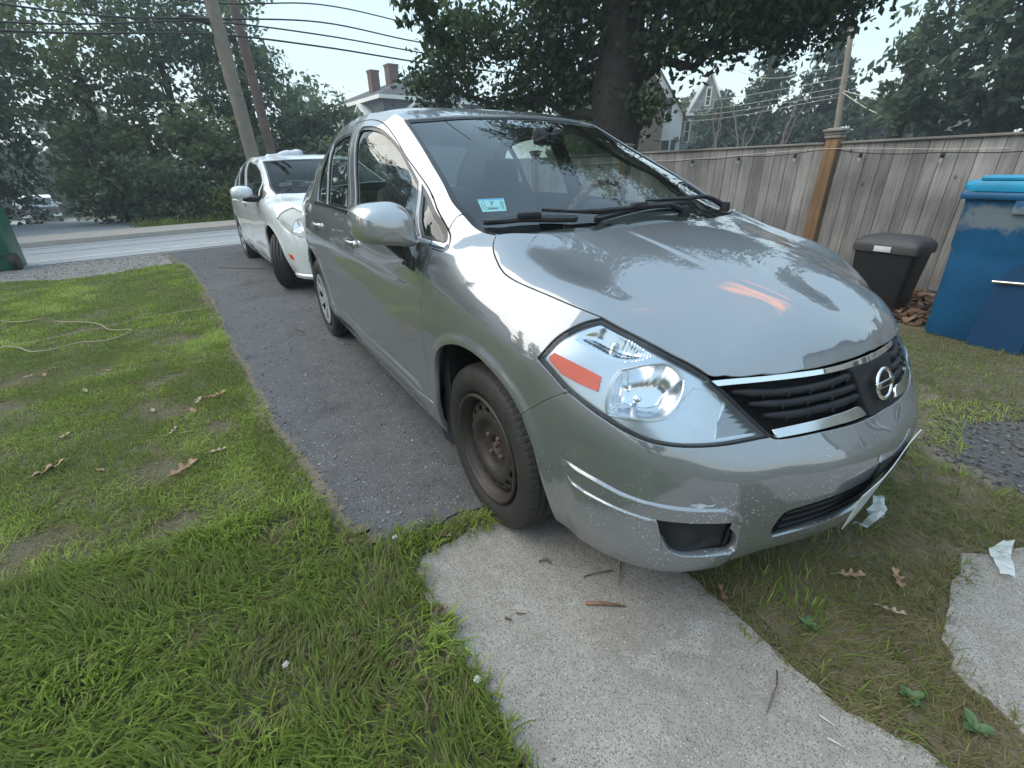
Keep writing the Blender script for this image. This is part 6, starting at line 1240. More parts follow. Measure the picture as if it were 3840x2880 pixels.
# ---------------------------------------------------------------- the white car behind
def DW(P):
    P=np.array(P,float); x,y,z=P[:,0],P[:,1],P[:,2]
    z2=np.where(z>.90,.90+(z-.90)*.885,z)+.035*smooth(-.3,.5,x)*smooth(.55,.85,z); return np.c_[np.where(x<0,x*1.033,x*1.0),y*1.055,z2]
def white_car():
    root=thing('white_sedan','clean white four-door sedan parked behind the silver car, front wheel turned','car',(-4.78,-.03,0),math.radians(3.9))
    global BROW,BROW2
    k1,k2=BROW,BROW2; BROW=BROW+[0,-5.]; BROW2=BROW2+[0,-5.]
    build_shell(root,M_WHITE,M_WHITE,D=DW,gm=M_DKREFL,sgm=M_DKREFL)
    P=dict(D=DW)
    OL=pbr('hazed_lens',(.42,.44,.41),.3,coat=.5)
    for sg in (1,-1):
        fl=lambda q:np.array([(sg*a,b) for a,b in q])
        hs=panel('headlight',side,fl(inset(HEAD,.005)),OL,root,holes=[fl(MAINR)],h=.02,recess=.012,flange=.02,**P)
        c=MAINR.mean(0); panel('main_reflector',side,fl(MAINR),M_REFL,hs,h=.012,flange=0,disp=lambda Q,P_:-.02-.04*np.clip(-sdf(np.c_[abs(Q[:,0]),Q[:,1]],MAINR)/.05,0,1),**P)
        panel('lens',side,fl(inset(HEAD,.003)),M_LENS,hs,h=.02,recess=.002,flange=.01,**P)
        a=loop([(.985,.435),(.915,.425)],[(.915,.425),(.90,.375)],[(.90,.375),(.965,.385)],[(.965,.385),(.985,.435)]); panel('side_marker',side,fl(a),M_AMBER,root,h=.02,recess=-.003,flange=.006,**P)
        f2=inset(FOG,-.001); fr=panel('fog_bezel',side,fl(f2),M_BLKS,root,h=.02,recess=.02,flange=.0,**P)
        ribbon('bezel_ring',side,fl(list(inset(FOG,.006))+[inset(FOG,.006)[0]]),.012,M_CHROME,fr,off=-.002,thick=.012,D=DW)
        for z in (.345,.315): ribbon('chrome_bar',side,fl([(.70,z+.01),(.60,z),(.49,z)]),.010,M_CHROME,fr,off=-.006,thick=.012,D=DW)
        ribbon('window_moulding',side,fl([(1.70,.979),(2.2,.998),(2.84,1.019),(3.5,1.031),(3.78,1.030)]),.016,M_BLKS,root,off=.004,thick=.010,D=DW)
        m=MB(); V=[];n=16
        for x,s_ in ((-.545,.86),(-.51,1.),(-.45,1.),(-.40,.9),(-.375,.6),(-.368,.2)):
            for i in range(n):
                a_=2*math.pi*i/n; uy=math.cos(a_); uz=math.sin(a_); V.append((x,-sg*(1.00+.115*s_*uy*abs(uy)**-.25 if abs(uy)>1e-3 else -sg*0+1.00),1.025+.070*s_*uz*(abs(uz)+1e-6)**-.2*(1.15 if uz>0 else .8)))
        V=[(x,(-sg*abs(y)),z) for x,y,z in V]; m.add(V,[(i*n+j,i*n+(j+1)%n,(i+1)*n+(j+1)%n,(i+1)*n+j) for i in range(5) for j in range(n)]+[tuple(5*n+j for j in range(n))],True); mo=m.build('door_mirror',M_WHITE,root)
        m=MB(); m.tube([(-.44,-sg*1.0,.965),(-.40,-sg*.90,.955),(-.36,-sg*.83,.97)],[.03,.028,.03],8); m.build('mirror_arm',M_BLK,mo)
        for x in (-1.40,-2.32): m=MB(); m.tube([(x-.09,-sg*.870,.885),(x-.03,-sg*.900,.887),(x+.05,-sg*.900,.887),(x+.10,-sg*.868,.885)],[.010,.014,.014,.010],10); m.build('door_handle',M_WHITE,root)
        for x in (.035,-2.68):
            V=[];n=20; m=MB()
            for i in range(n+1): a_=math.pi*(.02+.96*i/n); V+=[(x+.352*math.cos(a_),-.80*sg,.312+.375*math.sin(a_)),(x+.352*math.cos(a_),-.40*sg,.312+.375*math.sin(a_))]
            m.add(V,[(2*i,2*i+1,2*i+3,2*i+2) for i in range(n)]+[tuple(2*i+1 for i in range(n+1))],True); m.build('wheel_liner',M_DK,root)
        wheel(root,'front_wheel',(.02,-sg*.765,.305),'alloy',math.radians(-27),sg>0,mat=M_HUBC)
        wheel(root,'rear_wheel',(-2.685,-sg*.785,.305),'alloy',0,sg>0,mat=M_HUBC)
    BROW,BROW2=k1,k2
    gb=loop([(-.62,.745),(-.4,.75),(0,.755),(.4,.75),(.62,.745)],[(.62,.745),(.42,.60)],[(.42,.60),(0,.598),(-.42,.60)],[(-.42,.60),(-.62,.745)]); g=panel('grille',side,gb,M_DK,root,h=.04,recess=.04,flange=0,D=DW)
    for z in (.72,.68,.64): ribbon('grille_bar',side,[(-.5+.3*(.74-z),z),(0,z),(.5-.3*(.74-z),z)],.012,M_CHROME2,g,off=-.01,thick=.02,D=DW)
    panel('intake_back',side,inset(INTAKE,-.006),M_DK,root,h=.05,recess=.04,flange=0,D=DW)
    ribbon('front_lip',side,[(-.95,.215),(-.6,.21),(0,.21),(.6,.21),(.95,.215)],.05,M_WHITE,root,off=.012,thick=.03,D=DW,h=.04)
    m=MB(); m.box((-1.35,0,.30),(2.15,1.5,.12)); m.box((-1.4,0,.25),(4.0,.9,.1)); m.box((-3.15,0,.45),(.6,1.1,.3)); m.box((.4,0,.42),(.5,.8,.3)); m.build('underbody',M_DK,root)
    m=MB(); V=[(x,y,z) for x,z in ((.0,.925),(-.3,.945),(-.55,.90),(-.58,.6)) for y in np.linspace(-.72,.72,7)]; m.add(V,[(i*7+j,i*7+j+1,(i+1)*7+j+1,(i+1)*7+j) for i in range(3) for j in range(6)],True); m.build('dashboard',M_DASH,root)
    for y in (-.36,.36):
        m=MB(); m.box((-1.65,y,.80),(.14,.48,.62),R=Matrix.Rotation(-.33,3,'Y'),bevel=.045); s_=m.build('front_seat',M_SEAT,root); m=MB(); m.box((-1.77,y,1.15),(.10,.25,.17),R=Matrix.Rotation(-.2,3,'Y'),bevel=.035); m.build('headrest',M_SEAT,s_)
    m=MB(); m.box((-2.6,0,.78),(.14,1.26,.5),R=Matrix.Rotation(-.4,3,'Y'),bevel=.04); m.build('rear_seat',M_SEAT,root)
    hl=np.array([tuple(v[:2]) for v in side_pt(catmull(DITCH,3))]); ro=np.r_[hl,hl[::-1]*[1,-1]]; panel('headliner',roof,inset(ro,.02),MATS['headliner_cloth'],root,h=.08,recess=.03,flange=0,D=DW)
    q=[(-.40,-.56),(-.36,-.44),(-.29,-.45),(-.33,-.58)]; P4=DW([[x,y,wshield([(x,y)])[0,2]-.010] for x,y in q]); m=MB(); m.add(list(P4),[(0,1,2,3)],False); st=m.build('inspection_sticker',pbr('sticker_pale',(.62,.66,.62),.6),root,fix=False)
    a,b,c,d=[Vector(v) for v in P4]; m=MB()
    for k in range(4): u=.2+.16*k; m.add([a*(1-u)*.6+b*u*.6+d*(1-u)*.4+c*u*.4+Vector((0,0,.002)),a*(1-u-.08)*.6+b*(u+.08)*.6+d*(1-u-.08)*.4+c*(u+.08)*.4+Vector((0,0,.002)),a*(1-u-.08)*.3+b*(u+.08)*.3+d*(1-u-.08)*.7+c*(u+.08)*.7+Vector((0,0,.002)),a*(1-u)*.3+b*u*.3+d*(1-u)*.7+c*u*.7+Vector((0,0,.002))],[(0,1,2,3)],False)
    m.build('sticker_print',MATS['print_navy'],st,fix=False)
    # rolled white sheet lying on the roof edge
    t=thing('white_wrap','crumpled white plastic roll lying on the roof of the white car','wrap',(0,0,0)); M2=Matrix.Translation(Vector((-4.78,-.03,0)))@Matrix.Rotation(math.radians(3.9),4,'Z')
    g_=np.random.default_rng(3); m=MB(); P=[]; R_=[]
    for i in range(15):
        u=i/14; P.append(M2@Vector((-1.20-.75*u*0-.28*u,-.66+.62*u,1.372+.075*u**.6+.012*g_.normal()*.6))); R_.append(.022+.042*smooth(0.,.8,u)+.006*g_.normal())
    m.tube(P,R_,9); m.build('roll',pbr('white_film',(.66,.68,.70),.4,bump=(25,1.)),t,fix=False)
    m=MB(); m.tube([M2@Vector(v) for v in ((-1.16,-.70,1.34),(-1.20,-.66,1.375),(-1.25,-.60,1.385))],[.010,.02,.02],6); m.build('strap',MATS['white_film'],t,fix=False)
white_car()
# ---------------------------------------------------------------- pickup across the street, rear end towards us
def pickup():
    t=thing('pickup_truck','white pickup truck parked across the street with its dark tailgate towards us','pickup truck',(-47.2,-11.85,G(-47.2,-11.85)),math.radians(12))
    W_=pbr('white_truck_paint',(.62,.66,.68),.35,coat=.8); w=.93
    m=MB(); m.prism([(0,.55),(0,1.02),(-2.0,1.04),(-2.0,.55)],.10,'xz',-w); m.build('bed_side',W_,t); m=MB(); m.prism([(0,.55),(0,1.02),(-2.0,1.04),(-2.0,.55)],.10,'xz',w-.10); m.build('bed_side',W_,t)
    m=MB(); m.box((-2.75,0,.72),(1.5,2*w,.62),bevel=.05); m.box((-4.3,0,.75),(1.6,2*w-.04,.5),bevel=.08); b=m.build('body',W_,t)
    m=MB(); m.prism([(-2.0,1.02),(-2.12,1.50),(-2.5,1.66),(-3.2,1.66),(-3.75,1.10),(-3.75,1.02)],2*w-.30,'xz',-(w-.15)); m.build('cab',W_,t)
    m=MB(); m.prism([(-2.02,1.08),(-2.14,1.46),(-2.10,1.46),(-1.985,1.08)],2*w-.48,'xz',-(w-.24)); m.build('rear_window',M_WIN,t)
    m=MB(); m.box((.03,0,.79),(.06,2*w-.22,.46),bevel=.02); tg=m.build('tailgate',pbr('dark_tailgate',(.02,.025,.03),.25,coat=.6),t); m=MB(); m.box((.07,.18,.83),(.02,.14,.05)); m.build('tailgate_handle',M_CHROME,tg)
    for s_ in (-1,1):
        m=MB(); m.box((.03,s_*(w-.06),.80),(.08,.13,.36),bevel=.02); m.build('tail_light',pbr('tail_lamp',(.16,.035,.03),.3) if 'tail_lamp' not in MATS else MATS['tail_lamp'],t)
        m=MB(); m.box((.14,s_*(w-.2),.50),(.16,.42,.16),bevel=.03); m.build('bumper_corner',M_CHROME2,t)
        m=MB(); m.box((-3.3,s_*(w+.17),1.12),(.12,.24,.18),bevel=.03); m.tube([(-3.3,s_*(w+.05),1.1),(-3.3,s_*(w-.1),1.05)],.02); m.build('door_mirror',W_,t)
        for x in (-.95,-4.3): m=MB(); m.tube([(x,s_*(w-.24),.34),(x,s_*(w-.01),.34)],.34,20); m.build('wheel',M_RUB,t)
    m=MB(); m.box((.10,0,.48),(.14,1.1,.15),bevel=.02); m.build('rear_bumper',M_BLK,t)
    m=MB(); m.box((-1,0,.5),(2.0,1.6,.08)); m.box((-2.5,0,.4),(4.4,1.0,.1)); m.build('chassis',M_DK,t); t.scale=(1.15,1.15,1.15)
pickup()
# ---------------------------------------------------------------- grass and ground litter
F_GRASS=foliage_mat('grass_blades',[(.34,.29,.16),(.22,.19,.085),(.125,.165,.036),(.23,.32,.055),(.42,.53,.125)],.45,.72)
def vnoise(x,y,s,seed):
    g=np.random.default_rng(seed); G_=g.random((128,128)); u=np.mod(x*s+500,127.99); v=np.mod(y*s+500,127.99); i=u.astype(int);j=v.astype(int); fu=u-i;fv=v-j; fu=fu*fu*(3-2*fu);fv=fv*fv*(3-2*fv); i2=(i+1)%128;j2=(j+1)%128
    return (G_[i,j]*(1-fu)+G_[i2,j]*fu)*(1-fv)+(G_[i,j2]*(1-fu)+G_[i2,j2]*fu)*fv
BARE=[(-1.04, -1.92, 0.109), (-1.37, -1.68, 0.068), (-1.89, -2.0, 0.109), (-2.29, -2.0, 0.088), (-2.85, -2.8, 0.136), (-1.71, -1.91, 0.095), (-2.42, -2.76, 0.088), (-0.6, -1.85, 0.068), (-0.35, -1.5, 0.068), (-3.2, -1.9, 0.136), (-0.75, -2.25, 0.082), (0.0, -1.75, 0.048)]
def grass(name,label,poly,dens,L,Wd,seed,lean=.7,dry=.0,holes=(),bare=True,tb=0.,trench=None,clump=.5,minz=0.):
    g=np.random.default_rng(seed); P=np.array(poly,float); lo=P.min(0);hi=P.max(0); n=int(dens*(hi-lo).prod()); Q=lo+(hi-lo)*g.random((n,2)); Q=Q[inpoly(Q,P)]
    for h_ in holes: Q=Q[~inpoly(Q,np.array(h_))]
    keep=np.ones(len(Q)); a=vnoise(Q[:,0],Q[:,1],2.2,seed+1); b=vnoise(Q[:,0],Q[:,1],9.,seed+2); keep*=np.clip(.55+clump*(b-.35)*2+.6*(a-.4),.06,1)
    if bare:
        for x,y,r in BARE: d=np.hypot((Q[:,0]-x),(Q[:,1]-y)*.8)/r+.5*(b-.5); keep*=smooth(.35,1.15,d)*.86+.14
    if trench is not None:
        d=pdist(Q,trench,False); keep*=smooth(.02,.05,d)*.95+.05
    Q=Q[g.random(len(Q))<keep]; n=len(Q); a=vnoise(Q[:,0],Q[:,1],1.3,seed+5); b=vnoise(Q[:,0],Q[:,1],5.,seed+6); c=vnoise(Q[:,0],Q[:,1],3.1,seed+8)
    tint=.70+.30*(a-.5)+.30*(b-.5)+g.normal(0,.09,n)+tb; isdry=g.random(n)<(dry+.32*smooth(.58,.95,c)+(.5*smooth(1.7,.9,np.min([np.hypot(Q[:,0]-x,Q[:,1]-y)/r for x,y,r in BARE],0)) if bare else 0)); tint=np.where(isdry,g.random(n)*.30,tint); tint=np.clip(tint,0,1)
    az=g.random(n)*2*np.pi+.0; az=np.where(g.random(n)<.5,az,(b*6+a*5)); ln=L*(.45+.9*g.random(n))*(1+.5*(a-.5)); ln=np.where(isdry,ln*.8,ln); w=Wd*(.6+.8*g.random(n)); w=np.where(isdry,w*.6,w); le=lean*(.3+1.0*g.random(n))
    d=np.c_[np.cos(az),np.sin(az)]; s=np.c_[-d[:,1],d[:,0]]; z0=hgt(Q[:,0],Q[:,1])
    V=np.zeros((n,7,3)); T_=[0,.38,.74,1.]; wf=[.7,1.,.75]
    ph=np.clip(le,.1,1.35)
    for k,t in enumerate(T_):
        ang=ph*(.35+.9*t); hx=ln*t*np.sin(ang)*.95; hz=ln*t*np.cos(np.minimum(ang,1.5))+.001; ctr=np.c_[Q+d*hx[:,None],z0+np.maximum(hz,.004)+minz]
        if k<3: o=np.c_[s*(w*wf[k]*.5)[:,None],np.zeros(n)]; V[:,2*k]=ctr-o; V[:,2*k+1]=ctr+o
        else: V[:,6]=ctr
    base=(np.arange(n)*7)[:,None]; q1=base+[0,1,3,2]; q2=base+[2,3,5,4]; t3=base+[4,5,6]
    me=bpy.data.meshes.new(name); me.vertices.add(n*7); me.vertices.foreach_set('co',V.reshape(-1).astype(np.float32)); li=np.concatenate([q1,q2,t3],1).reshape(-1); me.loops.add(len(li)); me.loops.foreach_set('vertex_index',li.astype(np.int32)); me.polygons.add(3*n)
    ls=(np.arange(n)*11)[:,None]+[0,4,8]; me.polygons.foreach_set('loop_start',ls.reshape(-1).astype(np.int32)); me.polygons.foreach_set('loop_total',np.tile([4,4,3],n).astype(np.int32)); me.update(calc_edges=True); me.polygons.foreach_set('use_smooth',np.ones(3*n,bool))
    a_=me.attributes.new('tint','FLOAT','FACE'); a_.data.foreach_set('value',np.repeat(tint,3).astype(np.float32)); o=put(name,me,F_GRASS); tag(o,label,None,None,'stuff'); return o
DL=DRV[1:17]; TRENCH=[(-3.6,-4.6),(-3.82,-3.3),(-3.86,-3.13),(-3.95,-2.84),(-4.05,-2.51),(-4.21,-2.17),(-4.25,-1.70)]
EDGE=[(-8.44,-2.22),(-7.11,-1.93),(-5.27,-1.75),(-4.13,-1.66),(-2.96,-1.60),(-2.22,-1.53),(-1.4,-1.48),(-.91,-1.42),(-.45,-1.35),(-.22,-1.31)]
sheet('trench_line',[(a,b-.0) for a,b in TRENCH]+[(a+.055,b) for a,b in TRENCH[::-1]],.003,M_DIRT,.2,jag=.008)
grass('near_grass','long broad-bladed green grass in the foreground',[(-.45,-1.35),(-.22,-1.30),(-.05,-1.21),(.10,-1.12),(.28,-1.135),(.60,-1.125),(.9,-1.115),(1.6,-1.11),(1.9,-2.6),(1.5,-3.4),(-.2,-3.3),(-.55,-2.4)],25000,.072,.0043,1,lean=.9,dry=.06,clump=.35)
grass('lawn_grass','mown lawn with bare worn patches left of the driveway',[(-.45,-1.35),(-.55,-2.4),(-.2,-3.3),(-1.0,-4.2),(-3.4,-4.6)]+[(-3.4,-1.58),(-2.96,-1.555),(-2.6,-1.55),(-2.22,-1.485),(-1.8,-1.48),(-1.4,-1.435),(-1.1,-1.42),(-.91,-1.375),(-.6,-1.34)],25000,.034,.0032,2,lean=1.05,dry=.16,trench=TRENCH)
grass('far_lawn_grass','short lawn stretching to the gravel verge by the road',[(-3.4,-1.58),(-3.4,-4.6),(-4.5,-6.2),(-7.7,-6.5),(-7.45,-4.0),(-7.1,-3.4),(-7.05,-2.9),(-7.45,-2.35),(-7.5,-2.08),(-7.11,-1.90),(-5.27,-1.71),(-4.13,-1.62)],9000,.034,.0058,3,lean=.9,dry=.10,bare=False,trench=TRENCH,tb=.04)
RG=[(.30,-.40),(.63,-.415),(.86,-.425),(1.0,-.44),(1.12,-.445),(1.25,-.375),(1.40,-.38),(2.2,-.375),(2.2,-.15),(1.40,-.12),(1.32,-.095),(1.24,-.06),(1.20,0.),(1.165,.10),(1.14,.27),(1.12,.44),(1.165,.53),(1.21,.68),(1.19,1.0),(.85,1.0),(.62,1.2),(.2,1.1),(.15,.3),(.2,-.3)]
grass('dry_grass','mixed dry and green grass between the two concrete slabs',RG,9000,.050,.0034,4,lean=1.1,dry=.55,bare=False,clump=1.5,tb=-.18)
grass('bin_grass','rough grass in front of the bins',[(.62,1.15),(.90,1.15),(.78,1.5),(.95,1.85),(1.6,1.9),(1.6,1.0),(2.4,1.1),(3,3.0),(0,3.05),(-.3,2.6),(-.2,1.3)],6500,.042,.004,5,lean=1.1,dry=.55,bare=False)
grass('edge_tuft','tuft of weeds where the asphalt meets the concrete path',[(-.10,-1.17),(-.03,-1.05),(.0,-.93),(.02,-.80),(.06,-.76),(.10,-.80),(.09,-.95),(.08,-1.08),(.06,-1.16)],16000,.075,.0048,6,lean=.8,dry=.22,bare=False,clump=.1)
grass('verge_weeds','thin weeds at the pavement edge across the street',[(-13.9,-2.2),(-14.3,-.3),(-14.9,1.5),(-15.6,1.5),(-15.4,-2.2),(-15.0,-3.3),(-14.2,-3.0)],500,.25,.02,7,lean=.6,dry=.35,bare=False)
grass('verge_weeds','pale grass patch beside the green bin across the street',[(-12.9,-7.5),(-13.2,-5.6),(-14.6,-5.4),(-15.5,-6.6),(-15,-8.5)],600,.12,.02,8,lean=.7,dry=.3,bare=False)
grass('straw_thatch','flat dead straw matted over the soil between the slabs',RG,26000,.050,.0026,21,lean=1.7,dry=1.,bare=False,clump=.2)
grass('straw_thatch','flat dead clippings lying on the worn parts of the lawn',[(-.3,-1.38),(-.2,-3.2),(-1.0,-4.2),(-3.4,-4.6),(-3.4,-1.58),(-2.22,-1.5),(-1.4,-1.45),(-.91,-1.39)],5200,.034,.0020,22,lean=1.7,dry=1.,bare=False,clump=.2)
M_WEED=pbr('broad_leaf_green',(.06,.11,.035),.5,noise=(20,.3))
for i,(x,y,L,lab) in enumerate(((1.30,-.22,.036,'broad-leaved weed nearest the bottom right corner'),(1.19,-.26,.030,'broad-leaved weed in the middle of the strip right of the path'),(.95,-.27,.026,'small broad-leaved weed beside the path edge'))):
    t=thing('broadleaf_weed',lab,'weed',(x,y,0),0,'broad-leaved weeds'); g=np.random.default_rng(i+40)
    for k in range(7):
        a=k*.9+g.random(); Lk=L*(.6+.6*g.random()); V=[];n=7
        for j in range(n):
            u=j/(n-1); w=.30*Lk*math.sin(math.pi*min(1,.12+.88*u))**.7; r=Lk*u; z=.012+.35*Lk*math.sin(u*2.2)
            for sd in (-1,0,1): V.append((r*math.cos(a)-sd*w*math.sin(a),r*math.sin(a)+sd*w*math.cos(a),z+abs(sd)*.006))
        m=MB(); m.add(V,[(3*j+c,3*j+c+1,3*j+c+4,3*j+c+3) for j in range(n-1) for c in (0,1)],True); m.build('leaf',M_WEED,t,fix=False)
# loose stones
def stones(name,label,poly,n,s0,s1,seed,cols=((.10,.10,.105),(.34,.33,.32)),z=.006):
    g=np.random.default_rng(seed); P=np.array(poly,float); lo=P.min(0);hi=P.max(0); Q=lo+(hi-lo)*g.random((n*3,2)); Q=Q[inpoly(Q,P)][:n]; n=len(Q)
    oc=np.array([(1,0,0),(-1,0,0),(0,1,0),(0,-1,0),(0,0,1),(0,0,-1)],float); fa=np.array([(0,2,4),(2,1,4),(1,3,4),(3,0,4),(2,0,5),(1,2,5),(3,1,5),(0,3,5)])
    s=s0+(s1-s0)*g.random(n)**3; V=oc[None]*(.6+.5*g.random((n,6,1)))*s[:,None,None]*[1,.8,.55]; a=g.random(n)*6.3; R_=np.stack([np.stack([np.cos(a),-np.sin(a),0*a],1),np.stack([np.sin(a),np.cos(a),0*a],1),np.stack([0*a,0*a,1+0*a],1)],1); V=np.einsum('nij,nkj->nki',R_,V); V+=np.c_[Q,hgt(Q[:,0],Q[:,1])+z+s*.25][:,None]
    F=(np.arange(n)*6)[:,None,None]+fa[None]; V3=V.reshape(-1,3)[F.reshape(-1,3)]; t=np.repeat(g.random(n),8); nm=name+'_stone'
    if nm not in MATS: foliage_mat(nm,cols,0.,.85)
    o=quads(name,V3,t,MATS[nm],None,3); tag(o,label,None,None,'stuff')
stones('driveway_grit','loose grit and pebbles on the asphalt driveway',[(-8.9,-2.3),(-4,-1.6),(-1.2,-1.4),(-.1,-1.25),(-.1,-.8),(-4,-.5),(-8.8,1)],5200,.002,.014,11)
stones('verge_gravel','grey gravel between lawn and street',[(-9.0,-2.5),(-8.9,-6.5),(-7.6,-6.5),(-7.4,-4.0),(-7.1,-3.0),(-7.5,-2.3),(-8.6,-2.15)],4200,.006,.022,12,((.16,.15,.14),(.42,.40,.37)))
stones('dark_gravel_heap','dark broken gravel at the right edge',[(.66,1.65),(.72,1.18),(.88,1.0),(1.12,.92),(1.4,1.0),(1.6,1.9),(.9,2.0)],2300,.003,.015,13,((.035,.036,.04),(.20,.20,.20)))
stones('path_grit','tiny grit on the concrete path',[(.1,-1.1),(2,-1.1),(2,-.4),(.1,-.4)],420,.0012,.004,14,((.05,.045,.04),(.5,.49,.47)),z=.013)
# dead leaf litter under the fence
g_=np.random.default_rng(77); n=900; Q=np.c_[g_.uniform(-.75,.1,n),g_.uniform(3.15,4.4,n)]; a=g_.random(n)*6.3; u=np.c_[np.cos(a),np.sin(a),g_.normal(0,.35,n)]; v=np.c_[-np.sin(a),np.cos(a),g_.normal(0,.35,n)]; s=(.02+.04*g_.random(n))[:,None]; c=np.c_[Q,.012+.035*g_.random(n)]
foliage_mat('dead_leaves',((.07,.04,.025),(.17,.10,.065),(.30,.20,.14)),.2,.8); tag(quads('leaf_litter',np.stack([c-u*s,c+v*s*.6,c+u*s,c-v*s*.6],1),g_.random(n),MATS['dead_leaves'],None),'heap of dead brown leaves between the trash can and the blue bin',None,None,'stuff')
# single fallen oak leaves
M_LEAF=pbr('dry_leaf_tan',(.30,.19,.11),.75,noise=(30,.25)); M_LEAF2=pbr('dry_leaf_pale',(.36,.28,.20),.75,noise=(30,.2)); M_LEAF3=pbr('dry_leaf_brown',(.20,.11,.06),.8,noise=(30,.3))
def leaf(x,y,L,rz,mat,lab,z=.022,curl=.35,roll=.3):
    half=[(0,.0),(.10,.03),(.18,.05),(.26,.20),(.33,.22),(.36,.08),(.46,.09),(.54,.27),(.62,.29),(.63,.10),(.74,.09),(.80,.18),(.87,.17),(.90,.06),(1.,.0)]
    V=[];n=len(half)
    for sg in (0,1,-1):
        for u,w in half:
            yy=w*L*(.6 if sg else 0)*sg; xx=(u-.5)*L; V.append((xx,yy,(abs(yy)**1.3)*curl*4*L**-.3*.6+L*curl*.35*(u-.5)**2*2+.002*math.sin(u*17)))
    F=[(i,i+1,n+i+1,n+i) for i in range(n-1)]+[(i+1,i,2*n+i,2*n+i+1) for i in range(n-1)]
    m=MB(); m.add(V,F,True); m.tube([(-.5*L,0,.004),(-.68*L,.01*L,.002)],.0014,5); o=m.build('fallen_leaf',mat,None,fix=False); o.location=(x,y,z); o.rotation_euler=(roll*.6,roll*.3,rz); tag(o,lab,'leaf','fallen oak leaves')
for i,(x,y,L,rz,mt,lab) in enumerate([(-1.78,-1.66,.13,2.2,M_LEAF,'upper tan oak leaf of the row of leaves on the lawn by the driveway'),(-1.77,-1.71,.10,.8,M_LEAF3,'reddish curled leaf at the head of the leaf row'),(-1.75,-1.76,.11,2.9,M_LEAF2,'pale leaf just below the reddish curled one'),(-1.63,-1.785,.09,.4,M_LEAF,'tan leaf in the middle of the leaf row'),(-1.52,-1.83,.07,1.9,M_LEAF,'small tan leaf below the middle of the leaf row'),(-1.42,-1.87,.08,2.6,M_LEAF2,'pale leaf near the foot of the leaf row'),(-1.36,-1.82,.07,1.1,M_LEAF,'last small leaf at the foot of the leaf row'),(-1.76,-1.98,.08,.2,M_LEAF2,'lone pale leaf left of the leaf row'),(-1.07,-1.68,.09,1.4,M_LEAF2,'pinkish leaf above the bare patch beside the driveway'),(-.985,-1.82,.17,2.35,M_LEAF,'largest tan oak leaf lying on the bare patch'),(-1.32,-2.34,.17,2.0,M_LEAF,'long narrow tan leaf in the grass at left'),(-1.19,-2.14,.07,.6,M_LEAF,'small orange-tan leaf between the two large leaves'),(-1.14,-1.455,.09,1.2,M_LEAF3,'brown leaf on the very edge of the asphalt'),(-2.33,-2.36,.08,.4,M_LEAF2,'pale leaf in the middle of the lawn'),(-2.92,-2.62,.08,1.7,M_LEAF2,'right one of three pale leaves in the far lawn'),(-2.83,-2.65,.08,.3,M_LEAF,'middle one of three pale leaves in the far lawn'),(-2.86,-2.74,.07,2.3,M_LEAF2,'left one of three pale leaves in the far lawn'),(-2.67,-2.29,.06,.9,M_LEAF2,'small whitish leaf alone in the far lawn'),(-1.69,-2.35,.08,2.7,M_LEAF2,'frayed pale leaf at the left in the lawn'),(.755,-.385,.075,2.5,M_LEAF3,'orange leaf at the right edge of the concrete path'),(.93,.02,.10,1.0,M_LEAF,'curled tan leaf in the dry grass strip'),(1.02,.12,.10,2.2,M_LEAF,'long tan leaf near the second slab'),(1.06,-.02,.07,.5,M_LEAF2,'narrow orange leaf in the green part of the strip'),(.33,-1.135,.055,1.0,M_LEAF3,'brown leaf half on the left edge of the path'),(.05,-1.0,.07,.7,M_LEAF,'tan leaf caught in the tuft of weeds')]):
    leaf(x,y,L,rz,mt,lab,z=.020 if y<-1.5 or y>-.38 else .024,curl=.3+.3*rnd.random(),roll=rnd.uniform(-.4,.4))
M_CORD=pbr('straw_cord',(.34,.30,.18),.8)
for P,lab in (([(-4.9,-3.6),(-4.78,-3.35),(-4.61,-3.16),(-4.63,-3.01)],'short end of pale cord at the far left of the lawn'),([(-4.39,-2.86),(-4.24,-2.66),(-4.05,-2.51),(-3.81,-2.42),(-3.72,-2.33),(-3.68,-2.25),(-3.55,-2.28),(-3.45,-2.39),(-3.51,-2.57),(-3.43,-2.74),(-3.46,-2.84),(-3.65,-2.96),(-3.74,-3.06),(-3.69,-3.08)],'long loop of pale cord lying on the lawn')):
    q=catmull(np.array([(x,y,.030) for x,y in P]),6); o=MB().tube(list(q),.005,6).build('garden_cord',M_CORD,None,fix=False); tag(o,lab,'cord')
M_TWIG=pbr('twig_wood',(.12,.075,.05),.85,noise=(40,.4)); M_TWIG2=pbr('twig_white',(.50,.49,.46),.8)
def twig(P,r,mat,lab,z=.018): o=MB().tube([(x,y,z+.004*math.sin(i*2)) for i,(x,y) in enumerate(P)],[r]*(len(P)-1)+[r*.5],6).build('twig',mat,None,fix=False); tag(o,lab,'twig','twigs on the ground')
twig([(.548,-.755),(.58,-.71),(.62,-.66)],.0055,M_LEAF3,'split reddish wood splinter in the middle of the concrete path'); twig([(.975,-.47),(.995,-.505),(1.02,-.59)],.002,M_TWIG,'thin dark curved twig on the path near the grass'); twig([(1.09,-.49),(1.12,-.487)],.003,M_TWIG2,'upper small white stick at the bottom of the path'); twig([(1.125,-.525),(1.155,-.515)],.003,M_TWIG2,'lower small white stick at the bottom of the path'); twig([(.455,-.985),(.475,-.975)],.004,M_TWIG,'crumb of bark on the left half of the path'); twig([(.46,-.95),(.48,-.93)],.003,M_TWIG,'short dark twig beside the bark crumb'); twig([(.335,-.78),(.345,-.755),(.365,-.75)],.0035,M_TWIG,'small black twig on the path below the tyre')
